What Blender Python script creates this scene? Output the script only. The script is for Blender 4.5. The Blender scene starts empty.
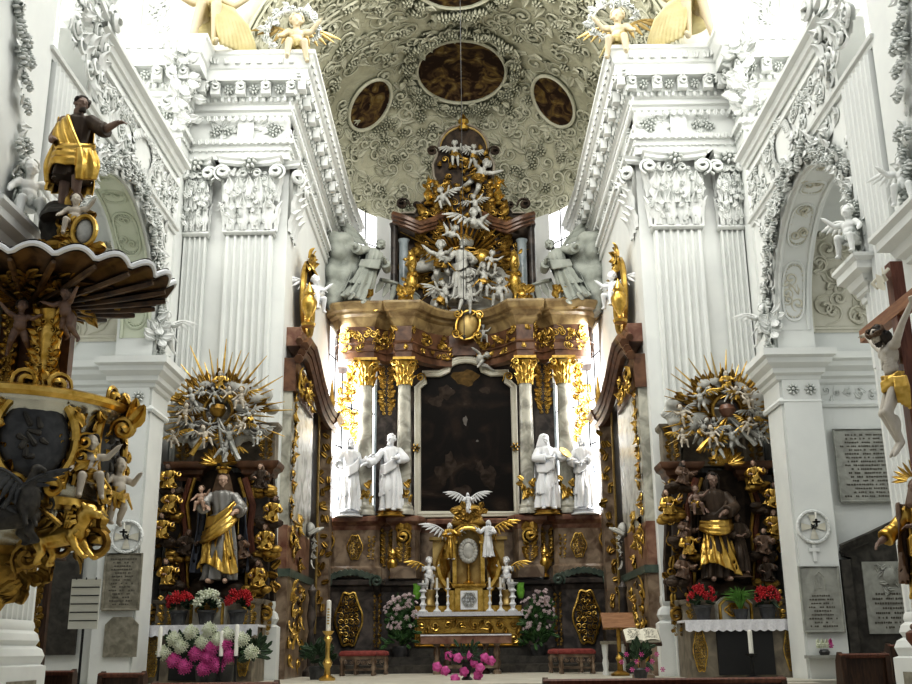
import bpy, bmesh, math, random
from mathutils import Vector, Matrix, Euler
R = random.Random(7)
PI = math.pi
sin, cos = math.sin, math.cos
scene = bpy.context.scene
COL = scene.collection
V = Vector

# ---------------------------------------------------------------- camera
FOC = 1050.0
vy = V(((468-456)/FOC, -(650-342)/FOC, -1)).normalized()
vz = V(((421-456)/FOC, (3236+342)/FOC, -1))
vz = (vz - vy*vz.dot(vy)).normalized()
vx = vy.cross(vz)
EYE = V((0, 0, 1.6))
def ray(px, py):
    d = V(((px-456)/FOC, -(py-342)/FOC, -1))
    return V((d.dot(vx), d.dot(vy), d.dot(vz)))
def at(px, py, Y):
    r = ray(px, py)
    return EYE + r*(Y/r.y)
def atx(px, py, X):
    r = ray(px, py)
    return EYE + r*(X/r.x)
cam_d = bpy.data.cameras.new('camera')
cam = bpy.data.objects.new('camera', cam_d)
COL.objects.link(cam)
cam_d.sensor_width = 36
cam_d.lens = FOC/912*36
cam_d.clip_end = 200
rot = Matrix((vx, vy, vz))          # camera to world: rows are world axes seen by the camera
cam.matrix_world = Matrix.Translation(EYE) @ rot.to_4x4()
scene.camera = cam

# ---------------------------------------------------------------- materials
MATS = {}
def mat(name, c1, c2=None, rough=.6, metal=0, scale=6, bump=0, bscale=20, detail=6, emit=None, es=1, ramp=(.35, .65), spec=.5, dist=.05, stretch=None, recess_tint=None):
    m = bpy.data.materials.new(name); m.use_nodes = True
    nt = m.node_tree; N = nt.nodes; L = nt.links
    b = N['Principled BSDF']
    b.inputs['Roughness'].default_value = rough
    b.inputs['Metallic'].default_value = metal
    b.inputs['Specular IOR Level'].default_value = spec
    tc = N.new('ShaderNodeTexCoord')
    src = tc.outputs['Object']
    if stretch:
        mp = N.new('ShaderNodeMapping'); mp.inputs['Scale'].default_value = stretch
        L.new(src, mp.inputs['Vector']); src = mp.outputs['Vector']
    if c2 is None:
        b.inputs['Base Color'].default_value = (*c1, 1); colout = None
    else:
        n = N.new('ShaderNodeTexNoise'); n.inputs['Scale'].default_value = scale; n.inputs['Detail'].default_value = detail
        n.inputs['Distortion'].default_value = .6
        r = N.new('ShaderNodeValToRGB')
        r.color_ramp.elements[0].position = ramp[0]; r.color_ramp.elements[0].color = (*c1, 1)
        r.color_ramp.elements[1].position = ramp[1]; r.color_ramp.elements[1].color = (*c2, 1)
        L.new(src, n.inputs['Vector']); L.new(n.outputs['Fac'], r.inputs['Fac']); colout = r.outputs['Color']
        L.new(colout, b.inputs['Base Color'])
    if recess_tint:                                   # second colour blended in where the carving is deep
        ao = N.new('ShaderNodeAmbientOcclusion'); ao.samples = 3; ao.inputs['Distance'].default_value = recess_tint[1]
        rr = N.new('ShaderNodeValToRGB'); rr.color_ramp.elements[0].position = recess_tint[2]; rr.color_ramp.elements[1].position = recess_tint[3]
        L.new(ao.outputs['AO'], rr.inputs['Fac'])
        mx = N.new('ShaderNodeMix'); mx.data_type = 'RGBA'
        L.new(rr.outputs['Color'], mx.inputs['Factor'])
        mx.inputs['A'].default_value = (*recess_tint[0], 1)
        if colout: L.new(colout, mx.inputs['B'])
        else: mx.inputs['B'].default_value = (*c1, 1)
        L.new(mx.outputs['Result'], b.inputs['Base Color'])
    if bump:
        n2 = N.new('ShaderNodeTexNoise'); n2.inputs['Scale'].default_value = bscale; n2.inputs['Detail'].default_value = 4
        bp = N.new('ShaderNodeBump'); bp.inputs['Strength'].default_value = bump; bp.inputs['Distance'].default_value = dist
        L.new(src, n2.inputs['Vector']); L.new(n2.outputs['Fac'], bp.inputs['Height']); L.new(bp.outputs['Normal'], b.inputs['Normal'])
    if emit:
        b.inputs['Emission Color'].default_value = (*emit, 1); b.inputs['Emission Strength'].default_value = es
    MATS[name] = m
    return m
def painting_mat(name, dark, mid, light, accent, scale=2.5):
    m = bpy.data.materials.new(name); m.use_nodes = True
    nt = m.node_tree; N = nt.nodes; L = nt.links; b = N['Principled BSDF']
    b.inputs['Roughness'].default_value = .5; b.inputs['Specular IOR Level'].default_value = .12
    tc = N.new('ShaderNodeTexCoord')
    n = N.new('ShaderNodeTexNoise'); n.inputs['Scale'].default_value = scale; n.inputs['Detail'].default_value = 8; n.inputs['Distortion'].default_value = 1.6
    r = N.new('ShaderNodeValToRGB'); e = r.color_ramp.elements
    e[0].position = .26; e[0].color = (*dark, 1); e[1].position = .74; e[1].color = (*light, 1)
    x = e.new(.44); x.color = (*dark, 1); x = e.new(.52); x.color = (*mid, 1); x = e.new(.62); x.color = (*accent, 1)
    L.new(tc.outputs['Object'], n.inputs['Vector']); L.new(n.outputs['Fac'], r.inputs['Fac']); L.new(r.outputs['Color'], b.inputs['Base Color'])
    MATS[name] = m; return m

mat('stucco', (.80, .81, .79), (.86, .87, .84), rough=.75, scale=1.5, bump=.15, bscale=60, dist=.01, recess_tint=((.52, .54, .52), .12, .25, .75))
mat('stucco_relief', (.80, .81, .79), (.87, .87, .85), rough=.75, scale=3, recess_tint=((.38, .41, .38), .14, .3, .85))
mat('stucco_tan', (.70, .67, .56), (.78, .75, .65), rough=.8, scale=3, recess_tint=((.42, .40, .31), .14, .3, .85))
mat('stucco_greenlit', (.66, .70, .55), (.72, .75, .62), rough=.8, scale=2, recess_tint=((.4, .44, .33), .2, .3, .85))  # left arch stucco, the greenish light on it put into the colour
mat('stucco_choir', (.47, .45, .33), (.59, .57, .43), rough=.85, scale=2.5, bump=.5, bscale=9, dist=.06, recess_tint=((.17, .18, .12), .2, .3, .9))
mat('stucco_choir_relief', (.54, .52, .40), (.66, .64, .51), rough=.85, scale=2.5, recess_tint=((.16, .17, .12), .2, .35, .95))
mat('stucco_gilt', (.56, .46, .31), (.68, .59, .43), rough=.6, scale=2, recess_tint=((.35, .27, .1), .25, .3, .85))
mat('grey_stucco', (.36, .38, .34), (.50, .52, .47), rough=.8, scale=3, recess_tint=((.10, .11, .10), .25, .3, .9))
mat('white_marble', (.84, .85, .86), (.90, .90, .91), rough=.35, scale=4, recess_tint=((.42, .45, .5), .1, .3, .85))
mat('silver_carving', (.42, .42, .39), (.60, .59, .55), rough=.5, scale=8, recess_tint=((.07, .06, .05), .15, .3, .9))
mat('gold', (.50, .30, .055), (.82, .56, .17), rough=.30, metal=.95, scale=7, recess_tint=((.09, .045, .006), .08, .25, .9))
mat('gold_relief', (.42, .26, .05), (.78, .53, .16), rough=.32, metal=.9, scale=9, recess_tint=((.06, .03, .005), .08, .3, .95), bump=.5, bscale=40, dist=.02)
mat('gold_old', (.26, .15, .035), (.55, .36, .09), rough=.4, metal=.8, scale=6, recess_tint=((.05, .025, .008), .1, .3, .95), bump=.4, bscale=30, dist=.02)
mat('gold_matt', (.34, .23, .08), (.58, .43, .18), rough=.42, metal=.5, scale=3, recess_tint=((.16, .09, .02), .1, .3, .9))
mat('wood_dark', (.030, .014, .008), (.075, .036, .018), rough=.4, scale=6, stretch=(6, 6, .8), bump=.1, bscale=20)
mat('wood_red', (.10, .032, .018), (.19, .07, .04), rough=.4, scale=5, stretch=(6, 6, .8))
mat('wood_mid', (.22, .10, .04), (.34, .17, .08), rough=.45, scale=5, stretch=(1, 6, 6))
mat('canopy_wood', (.045, .022, .010), (.17, .095, .04), rough=.35, scale=5, recess_tint=((.015, .008, .004), .2, .3, .9))
mat('cornice_marble', (.20, .13, .06), (.46, .34, .17), rough=.3, scale=3, detail=10)
mat('marble_brown', (.13, .085, .055), (.33, .25, .18), rough=.3, scale=3.5, ramp=(.38, .62), detail=10)
mat('marble_red', (.15, .06, .04), (.32, .19, .13), rough=.3, scale=4, detail=10)
mat('marble_rust', (.075, .035, .02), (.20, .10, .055), rough=.35, scale=4, detail=10)
mat('marble_grey', (.26, .25, .21), (.58, .56, .48), rough=.25, scale=3, ramp=(.36, .6), detail=10)
mat('marble_dark', (.035, .030, .028), (.12, .098, .085), rough=.35, spec=.3, scale=3.5, ramp=(.4, .65), detail=10)
mat('marble_blue', (.20, .24, .26), (.36, .40, .42), rough=.3, scale=3, detail=8)
mat('marble_green', (.05, .075, .06), (.12, .15, .12), rough=.3, scale=4, detail=8)
mat('retable_dark', (.022, .015, .011), (.075, .052, .036), rough=.6, spec=.2, scale=5, detail=8, recess_tint=((.008, .006, .004), .15, .2, .9))
mat('retable_stone', (.12, .10, .075), (.28, .24, .18), rough=.5, scale=4, detail=8)
mat('skin', (.44, .29, .21), (.55, .38, .29), rough=.5, scale=4, recess_tint=((.15, .08, .05), .05, .3, .9))
mat('skin_pale', (.50, .44, .36), (.62, .56, .47), rough=.5, scale=4, recess_tint=((.2, .15, .1), .06, .3, .9))
mat('skin_dark', (.16, .10, .075), (.27, .18, .14), rough=.5, scale=4, recess_tint=((.05, .03, .02), .05, .3, .9))
mat('corpus', (.52, .47, .40), (.66, .61, .54), rough=.45, scale=4, recess_tint=((.22, .17, .12), .06, .3, .9))
mat('hair_dark', (.018, .013, .010), (.05, .035, .025), rough=.6, scale=14)
mat('hair_brown', (.08, .045, .025), (.15, .09, .05), rough=.6, scale=14)
mat('robe_dark', (.035, .024, .017), (.085, .058, .04), rough=.5, spec=.3, scale=5)
mat('robe_silver', (.22, .21, .20), (.38, .37, .35), rough=.35, metal=.4, scale=5, recess_tint=((.05, .05, .05), .08, .3, .9))
mat('robe_brown', (.12, .07, .045), (.20, .13, .09), rough=.5, scale=5)
mat('robe_blue', (.05, .055, .075), (.10, .11, .14), rough=.45, scale=5)
mat('robe_yellow', (.48, .40, .19), (.64, .56, .32), rough=.6, scale=2, recess_tint=((.38, .30, .10), .2, .3, .9))
mat('stone_dark', (.04, .036, .032), (.09, .082, .07), rough=.5, spec=.3, scale=7, detail=9)
mat('stone_grey', (.30, .30, .27), (.42, .42, .38), rough=.55, scale=6, detail=9)
mat('stone_tan', (.19, .175, .135), (.33, .305, .245), rough=.6, scale=9, detail=9)
mat('inscription', (.12, .11, .09), rough=.8)
mat('white_paint', (.76, .77, .75), rough=.6)
mat('board_white', (.66, .66, .60), (.72, .72, .66), rough=.6, scale=3)
mat('black', (.012, .012, .013), rough=.5)
mat('iron', (.02, .02, .02), rough=.4, metal=.5)
mat('brass', (.52, .35, .10), (.66, .46, .16), rough=.3, metal=1, scale=8)
mat('cloth_white', (.72, .72, .74), (.80, .80, .82), rough=.8, scale=12, bump=.3, bscale=40, dist=.01)
mat('altar_cloth', (.66, .65, .68), (.78, .77, .79), rough=.85, scale=30, bump=.4, bscale=60, dist=.01)
mat('wax', (.85, .83, .76), rough=.4)
mat('leaf', (.025, .07, .02), (.07, .16, .045), rough=.55, scale=12)
mat('leaf_dark', (.012, .03, .012), (.035, .075, .03), rough=.55, scale=12)
mat('leaf_bright', (.14, .36, .04), (.26, .55, .09), rough=.5, scale=8)
mat('grass_green', (.07, .18, .03), (.16, .34, .07), rough=.5, scale=8)
mat('petal_red', (.32, .012, .018), (.55, .03, .04), rough=.5, scale=14)
mat('petal_pink', (.50, .05, .24), (.70, .15, .42), rough=.5, scale=14)
mat('petal_white', (.62, .66, .48), (.80, .82, .70), rough=.5, scale=14)
mat('petal_blush', (.55, .42, .44), (.74, .64, .64), rough=.5, scale=14)
mat('pot_dark', (.03, .03, .032), (.07, .07, .07), rough=.4, scale=8)
mat('velvet_red', (.16, .025, .02), (.24, .05, .04), rough=.8, scale=20)
mat('floor_stone', (.46, .43, .36), (.58, .55, .47), rough=.55, scale=2)
mat('paper', (.74, .70, .58), rough=.8)
mat('window_glass', (.9, .95, 1), rough=.3, emit=(1, 1, 1), es=1.8)
painting_mat('painting_altar', (.010, .008, .007), (.017, .012, .010), (.085, .065, .05), (.030, .020, .014), 1.1)
painting_mat('painting_vault', (.030, .016, .010), (.085, .05, .025), (.30, .24, .12), (.17, .11, .035), 2.2)
mat('paint_shadow', (.028, .02, .015), (.055, .036, .026), rough=.6, spec=.1, scale=4)
mat('paint_flesh', (.022, .016, .012), (.065, .048, .038), rough=.6, spec=.1, scale=5)
mat('paint_light', (.13, .12, .11), (.22, .2, .18), rough=.6, spec=.1, scale=5)
mat('paint_gold', (.06, .036, .012), (.16, .10, .035), rough=.6, spec=.1, scale=5)
painting_mat('painting_oval', (.02, .018, .018), (.05, .045, .042), (.13, .12, .11), (.08, .06, .05), 5)

# ---------------------------------------------------------------- mesh builder
class G:
    def __init__(s):
        s.v = []; s.f = []; s.mi = []; s.M = Matrix.Identity(4); s.m = 0
    def add(s, vs, fs):
        k = len(s.v); M = s.M
        s.v += [M @ V(p) for p in vs]
        for f in fs:
            s.f.append([i+k for i in f]); s.mi.append(s.m)
        return s
    def box(s, x0, x1, y0, y1, z0, z1):
        return s.add([(x, y, z) for x in (x0, x1) for y in (y0, y1) for z in (z0, z1)],
                     [(0, 1, 3, 2), (4, 6, 7, 5), (0, 4, 5, 1), (2, 3, 7, 6), (0, 2, 6, 4), (1, 5, 7, 3)])
    def cbox(s, c, sx, sy, sz, taper=1):
        x, y, z = c
        vs = []
        for q, t in ((-.5, 1), (.5, taper)):
            for a, b in ((-1, -1), (1, -1), (1, 1), (-1, 1)):
                vs.append((x+a*sx/2*t, y+b*sy/2*t, z+q*sz))
        return s.add(vs, [(3, 2, 1, 0), (4, 5, 6, 7), (0, 1, 5, 4), (1, 2, 6, 5), (2, 3, 7, 6), (3, 0, 4, 7)])
    def rings(s, rs, close=True, caps=True):
        n = len(rs[0]); vs = [p for r in rs for p in r]; fs = []
        for i in range(len(rs)-1):
            for j in range(n if close else n-1):
                a = i*n+j; b = i*n+(j+1) % n
                fs.append((a, b, b+n, a+n))
        if caps and close:
            fs.append(tuple(range(n))[::-1]); fs.append(tuple(range((len(rs)-1)*n, len(rs)*n)))
        return s.add(vs, fs)
    def lathe(s, c, prof, seg=16, a0=0, a1=2*PI, sq=1):
        full = abs(a1-a0-2*PI) < 1e-6
        n = seg if full else seg+1
        rs = [[(c[0]+r*cos(a0+(a1-a0)*j/seg), c[1]+sq*r*sin(a0+(a1-a0)*j/seg), c[2]+z) for j in range(n)] for r, z in prof]
        return s.rings(rs, close=full, caps=full)
    def tube(s, pts, rad, seg=6, caps=True, flat=1):
        pts = [V(p) for p in pts]
        if not isinstance(rad, (list, tuple)): rad = [rad]*len(pts)
        rs = []; up = None
        for i, p in enumerate(pts):
            d = (pts[min(i+1, len(pts)-1)]-pts[max(i-1, 0)])
            if d.length < 1e-9: d = V((0, 0, 1))
            d.normalize()
            if up is None:
                up = d.cross(V((0, 1, 0)) if abs(d.y) < .9 else V((1, 0, 0))).normalized()
            else:
                up = (up-d*up.dot(d))
                up = up.normalized() if up.length > 1e-6 else d.orthogonal().normalized()
            w = d.cross(up)
            rs.append([p+(up*cos(2*PI*j/seg)+w*sin(2*PI*j/seg)*flat)*rad[i] for j in range(seg)])
        return s.rings(rs, caps=caps)
    def ell(s, c, r, seg=10, rg=6, rot=None):
        if not isinstance(r, (list, tuple)): r = (r, r, r)
        rs = []
        c = V(c)
        for i in range(rg+1):
            t = -PI/2+PI*i/rg
            ring = []
            for j in range(seg):
                p = V((r[0]*max(cos(t), .02)*cos(2*PI*j/seg), r[1]*max(cos(t), .02)*sin(2*PI*j/seg), r[2]*sin(t)))
                if rot: p = rot @ p
                ring.append(c+p)
            rs.append(ring)
        return s.rings(rs)
    def cap(s, a, b, ra, rb, seg=10):
        a = V(a); b = V(b); d = b-a; L = max(d.length, 1e-6); d /= L
        pts = []; rr = []
        for t in (-1, -.8, -.45, 0): pts.append(a+d*ra*t); rr.append(ra*math.sqrt(max(1-t*t, .003)))
        for t in (0, .45, .8, 1): pts.append(b+d*rb*t); rr.append(rb*math.sqrt(max(1-t*t, .003)))
        return s.tube(pts, rr, seg)
    def grid(s, fn, nu, nv, closeu=False):
        vs = [fn(i/nu, j/nv) for j in range(nv+1) for i in range(nu+1)]
        fs = [(j*(nu+1)+i, j*(nu+1)+i+1, (j+1)*(nu+1)+i+1, (j+1)*(nu+1)+i) for j in range(nv) for i in range(nu)]
        return s.add(vs, fs)
    def ext(s, poly, y0, y1):
        """polygon in x,z pushed from y0 to y1"""
        n = len(poly)
        vs = [(x, y0, z) for x, z in poly]+[(x, y1, z) for x, z in poly]
        fs = [tuple(range(n)), tuple(range(2*n-1, n-1, -1))]+[(i, (i+1) % n, (i+1) % n+n, i+n) for i in range(n)]
        return s.add(vs, fs)
    def mould(s, path, prof, closed=False, side=1):
        """profile of (outward d, z) carried along a plan path with mitred corners; outward is to the left of travel * side"""
        n = len(path); P = [V((p[0], p[1])) for p in path]
        nr = []
        for i in range(n):
            def nn(a, b):
                d = (b-a).normalized(); return V((-d.y, d.x))*side
            if closed or 0 < i < n-1:
                a = nn(P[i-1], P[i]); b = nn(P[i], P[(i+1) % n]); m = (a+b)
                if m.length < 1e-6: m = a
                m.normalize(); m = m/max(m.dot(a), .3)
            elif i == 0: m = nn(P[0], P[1])
            else: m = nn(P[-2], P[-1])
            nr.append(m)
        rs = [[(P[i].x+nr[i].x*(d if d else .006), P[i].y+nr[i].y*(d if d else .006), z) for d, z in prof] for i in range(n)]
        if closed: rs.append(rs[0])
        return s.rings(rs, close=False)
    # --- ornament
    def scroll(s, size, thick, turns=1.6, hand=1, seg=5, n=18, tail=1.0):
        """C-scroll in the local x,z plane with its eye at the origin, running out to a tail"""
        pts = []; rr = []
        for i in range(n+1):
            t = i/n
            a = t*turns*2*PI
            r = size*(.12+.88*t**1.2)
            pts.append((hand*r*cos(a), -thick*.3*(1-t), r*sin(a)))
            rr.append(thick*(.9-.55*t) if t > .1 else thick*1.1)
        if tail:
            a = turns*2*PI
            p = V(pts[-1]); d = V((-hand*sin(a), 0, cos(a)))
            for k in range(1, 5):
                q = k/4
                pts.append(p+d*size*tail*q+V((-hand*cos(a), 0, -sin(a)))*(-size*.35*q*q)); rr.append(thick*(.35-.28*q))
        return s.tube(pts, rr, seg)
    def leaf(s, L, W, curl=.4, lobes=3, n=6):
        """acanthus leaf: root at origin, grows up +z, face to -y, tip curls to -y"""
        rows = []
        for i in range(n+1):
            t = i/n
            w = W*.5*(sin(PI*min(t*.85+.12, 1))**.7)*(1+.22*cos(2*PI*lobes*t))
            if i == n: w = W*.06
            a = t*t*curl*PI
            z = L*(t-.28*curl*t**3); y = -L*curl*.55*t**2.2
            rows.append([(-w, y+W*.10, z), (-w*.5, y-W*.08, z), (0, y+W*.02, z), (w*.5, y-W*.08, z), (w, y+W*.10, z)])
        return s.rings(rows, close=False)
    def rosette(s, r, petals=8, d=.3):
        for i in range(petals):
            a = 2*PI*i/petals
            s.ell((r*.6*cos(a), -r*d*.4, r*.6*sin(a)), (r*.36, r*d, r*.2), 6, 4, Matrix.Rotation(-a, 3, 'Y'))
        return s.ell((0, -r*d*.6, 0), (r*.26, r*d*1.1, r*.26), 8, 4)
    def flower(s, r, n=6):
        return s.rosette(r, n, .4)
    def at_(s, loc, rx=0, ry=0, rz=0, sc=1):
        s.M = Matrix.Translation(loc) @ Euler((rx, ry, rz)).to_matrix().to_4x4() @ Matrix.Diagonal((sc, sc, sc, 1) if not isinstance(sc, (tuple, list)) else (*sc, 1))
        return s
    def frame_(s, loc, n, up=V((0, 0, 1)), roll=0, sc=1):
        """local -y points along n"""
        n = V(n).normalized(); y = -n
        z = V(up); z = z-y*z.dot(y)
        z = z.normalized() if z.length > 1e-5 else y.orthogonal().normalized()
        x = y.cross(z)
        m = Matrix((x, y, z)).transposed().to_4x4()
        s.M = Matrix.Translation(loc) @ m @ Matrix.Rotation(roll, 4, 'Y') @ Matrix.Scale(sc, 4)
        return s
    def id_(s):
        s.M = Matrix.Identity(4); return s
    def mesh(s, name, mats, angle=40, smooth=True):
        me = bpy.data.meshes.new(name)
        me.from_pydata(s.v, [], s.f)
        if not isinstance(mats, (list, tuple)): mats = [mats]
        for m in mats: me.materials.append(MATS[m] if isinstance(m, str) else m)
        if len(mats) > 1: me.polygons.foreach_set('material_index', s.mi)
        bm = bmesh.new(); bm.from_mesh(me); bmesh.ops.recalc_face_normals(bm, faces=bm.faces); bm.to_mesh(me); bm.free()
        if smooth:
            me.polygons.foreach_set('use_smooth', [True]*len(me.polygons))
            me.set_sharp_from_angle(angle=math.radians(angle))
        me.update()
        return me

def obj(name, g, mats, parent=None, label=None, angle=40, smooth=True):
    me = g.mesh(name, mats, angle, smooth) if isinstance(g, G) else g
    o = bpy.data.objects.new(name, me)
    COL.objects.link(o)
    if parent is not None:
        o.parent = parent
        o.matrix_parent_inverse = wmat(parent).inverted()
    if label: o['label'] = label
    return o
def wmat(o):
    return wmat(o.parent) @ o.matrix_parent_inverse @ o.matrix_basis if o.parent else o.matrix_basis.copy()
def loc_part(name, me, mats, parent, loc=(0, 0, 0), rot=(0, 0, 0), sc=1, label=None):
    """a part modelled in its own space and placed in its parent's space"""
    if isinstance(me, G): me = me.mesh(name, mats)
    o = bpy.data.objects.new(name, me); COL.objects.link(o)
    o.parent = parent; o.location = loc; o.rotation_euler = rot
    o.scale = (sc, sc, sc) if not isinstance(sc, (tuple, list)) else sc
    if mats is not None and not isinstance(mats, (list, tuple)):
        m = MATS[mats]
        if me.materials and me.materials[0] != m:
            o.material_slots[0].link = 'OBJECT'; o.material_slots[0].material = m
    if label: o['label'] = label
    return o
def thing(name, label, cat, loc=(0, 0, 0), rotz=0, group=None, sc=1, rot=None):
    o = bpy.data.objects.new(name, None); COL.objects.link(o)
    o.location = loc; o.rotation_euler = rot or (0, 0, rotz); o.scale = (sc, sc, sc) if not isinstance(sc, (tuple, list)) else sc
    o.empty_display_size = .1
    o['label'] = label; o['category'] = cat
    if group: o['group'] = group
    return o
def tag(o, label, cat, group=None):
    o['label'] = label; o['category'] = cat
    if group: o['group'] = group
    return o
def struct(name, g, mats, parent=None, angle=40, smooth=True):
    o = obj(name, g, mats, parent, None, angle, smooth)
    if parent is None: o['kind'] = 'structure'
    return o

# ---------------------------------------------------------------- sculpting: closed shapes fused into one skin
def sculpt(name, g, voxel, smooth=4, fac=.5):
    me = bpy.data.meshes.new(name); me.from_pydata(g.v, [], g.f)
    bm = bmesh.new(); bm.from_mesh(me); bmesh.ops.recalc_face_normals(bm, faces=bm.faces); bm.to_mesh(me); bm.free()
    o = bpy.data.objects.new(name, me); COL.objects.link(o)
    r = o.modifiers.new('r', 'REMESH'); r.mode = 'VOXEL'; r.voxel_size = voxel; r.use_smooth_shade = True
    s = o.modifiers.new('s', 'SMOOTH'); s.factor = fac; s.iterations = smooth
    dg = bpy.context.evaluated_depsgraph_get()
    out = bpy.data.meshes.new_from_object(o.evaluated_get(dg)); out.name = name
    bpy.data.objects.remove(o); bpy.data.meshes.remove(me)
    out.materials.clear(); out.polygons.foreach_set('use_smooth', [True]*len(out.polygons))
    return out
# ================================================================ the church itself
XW = 5.5; YE = 18.5; YC, RI, RO, ZS = 15.72, 2.02, 2.42, 6.95      # side arch in the long wall
YT = 20.5                                                # wall across, beside the choir arch
AV, ZV, HV, YV = 5.05, 13.75, 4.5, 27.0; AY = 4.2                   # choir vault
g = G(); g.box(-12, 12, -8, 17.0, -.2, 0); struct('floor', g, 'floor_stone')
g = G()
for i in range(6): g.box(-5.3, 5.3, 14.6+.4*i, 17.2, .0, .18*(i+1))
g.box(-9, 9, 17.0, 34, 0, 1.1)
struct('floor_chancel', g, 'floor_stone')

def side_wall(s, nm):
    """long wall with its arch; s is the side"""
    X = s*XW
    g = G()
    # face in strips round the arch
    n = 28
    for (y0, y1, z0, z1) in ((11.2, YC-RI, 0, 9.34),):
        g.add([(X, y0, z0), (X, y1, z0), (X, y1, z1), (X, y0, z1)], [(0, 1, 2, 3)])
    arc = [(YC-RI*cos(PI*i/n), ZS+RI*sin(PI*i/n)) for i in range(n+1)]
    for i in range(n):
        (a, b), (c, d) = arc[i], arc[i+1]
        g.add([(X, a, b), (X, c, d), (X, c, 9.34), (X, a, 9.34)], [(0, 1, 2, 3)])
    # thickness of the arch and jambs
    for i in range(n):
        (a, b), (c, d) = arc[i], arc[i+1]
        g.add([(X, a, b), (X, c, d), (X+s*.65, c, d), (X+s*.65, a, b)], [(0, 1, 2, 3)])
    for y in (YC-RI, YC+RI): g.add([(X, y, 0), (X, y, ZS), (X+s*.65, y, ZS), (X+s*.65, y, 0)], [(0, 1, 2, 3)])
    # frieze of the gallery parapet and its top
    g.box(min(X, X+s*.5), max(X, X+s*.5), 13.7, YE, 9.34, 10.6)
    g.box(min(X+s*.5, X+s*4.5), max(X+s*.5, X+s*4.5), 13.0, YE, 9.7, 9.8)
    a, b = sorted((X, X+s*.5)); g.box(a, b, YC+RI+.01, YE, 0, 9.34)
    a, b = sorted((s*5.97, s*6.4)); g.box(a, b, YE-.3, YT, 0, 10.5)
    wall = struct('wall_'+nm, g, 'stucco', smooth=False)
    g = G()
    pth = [(X, 13.75), (X, YE), (X+s*.5, YE)]
    g.mould(pth, [(0, 10.42), (.04, 10.42), (.06, 10.5), (.1, 10.52), (.12, 10.62), (.2, 10.66), (.2, 10.74), (.0, 10.76), (-.5, 10.76)], side=s)
    g.mould(pth, [(0, 10.18), (.05, 10.2), (.05, 10.27), (0, 10.29)], side=s)
    g.mould([(X+s*.2, 12.32), (X, 12.32), (X, YE), (X+s*.5, YE)], [(0, 9.22), (.04, 9.23), (.05, 9.30), (.09, 9.32), (.1, 9.37), (0, 9.40)], side=s)
    # curved crown of the parapet near its volute
    cc = [(X-s*.1, 13.95-1.7*sin(t*PI/2*.9), 10.85+1.9*(1-cos(t*PI/2*.9))) for t in [i/14 for i in range(15)]]
    for dx, dz, r in ((0, 0, .11), (0, .2, .07), (0, .36, .09)):
        g.tube([(x, y, z+dz) for x, y, z in cc], r, 6)
    for k in range(2):
        g.M = Matrix.Translation((X-s*.22, 13.98-.03*k, 10.88)) @ Matrix.Rotation(s*-PI/2, 4, 'Z')
        g.scroll(.24-.05*k, .085, 1.5, hand=1, n=22, tail=0)
    g.id_()
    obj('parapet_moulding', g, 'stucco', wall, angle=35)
    # foliage on the frieze, an empty oval in its middle
    g = G()
    nrm = V((-s, 0, 0))
    r = random.Random(3)
    for i in range(130):
        y = 13.9+r.random()*4.6; z = 9.5+r.random()*.66
        if abs(y-16.35) < .62: continue
        g.frame_((X-s*.01, y, z), nrm, roll=r.random()*6.28, sc=1)
        k = r.random()
        if k < .35: g.scroll(.13+.06*r.random(), .04, 1.3, r.choice((-1, 1)), 5, 12)
        elif k < .8: g.leaf(.26, .17, .35, 2, 4)
        else: g.rosette(.09, 6, .4)
    for i in range(40):
        a = 2*PI*i/40
        g.frame_((X-s*.03, 16.35+.52*cos(a), 9.83+.42*sin(a)), nrm, roll=a*-s+r.random(), sc=1)
        g.leaf(.2, .13, .4, 2, 4)
    for i in range(40):                                       # clusters above the near pilaster
        g.frame_((X-s*(.05+.12*r.random()), 12.7+1.3*r.random(), 9.7+1.4*r.random()), nrm, roll=r.random()*6.28, sc=1.15)
        if r.random() < .55: g.leaf(.3, .2, .6, 3, 5)
        else: g.scroll(.15, .05, 1.3, r.choice((-1, 1)), 5, 12)
    for i in range(26):                                       # spandrels
        sg = r.choice((-1, 1)); d = 1.45+.9*r.random(); y = YC+sg*d
        zmin = ZS+math.sqrt(max(RO*RO-d*d, 0))+.25 if d < RO else ZS
        z = zmin+(9.1-zmin)*r.random()
        if sg < 0 and y < 13.45: continue
        g.frame_((X-s*.01, y, z), nrm, roll=r.random()*6.28)
        g.leaf(.28, .18, .4, 3, 5) if r.random() < .5 else g.scroll(.13, .04, 1.3, r.choice((-1, 1)), 5, 12)
    g.id_()
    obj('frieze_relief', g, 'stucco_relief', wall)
    # wreath of flowers and leaves round the arch
    g = G()
    for i in range(420):
        t = -.12*PI+1.24*PI*i/420
        rr = RI+.05+r.random()*.36
        y = YC-rr*cos(t) if -.0 <= t <= PI else YC-rr*cos(max(0, min(PI, t)))
        z = ZS+rr*sin(t) if 0 <= t <= PI else ZS-(abs(t) if t < 0 else t-PI)*RI*.9
        g.frame_((X-s*(.02+.1*r.random()), y, z), nrm, roll=r.random()*6.28)
        k = r.random()
        if k < .4: g.rosette(.06+.035*r.random(), 6, .5)
        elif k < .8: g.leaf(.2, .15, .55, 2, 4)
        else: g.leaf(.15, .12, .7, 3, 5)
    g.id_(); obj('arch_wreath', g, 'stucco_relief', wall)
    # panels on the inside of the arch
    g = G(); gr = G()
    def ip(t, u): return V((X+s*(.06+.53*u), YC-(RI-.0)*cos(t), ZS+RI*sin(t)))
    def inn(t): return V((0, cos(t), -sin(t)))
    for u in (.04, .96): g.tube([ip(PI*i/40, u) for i in range(41)], .035, 5)
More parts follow.
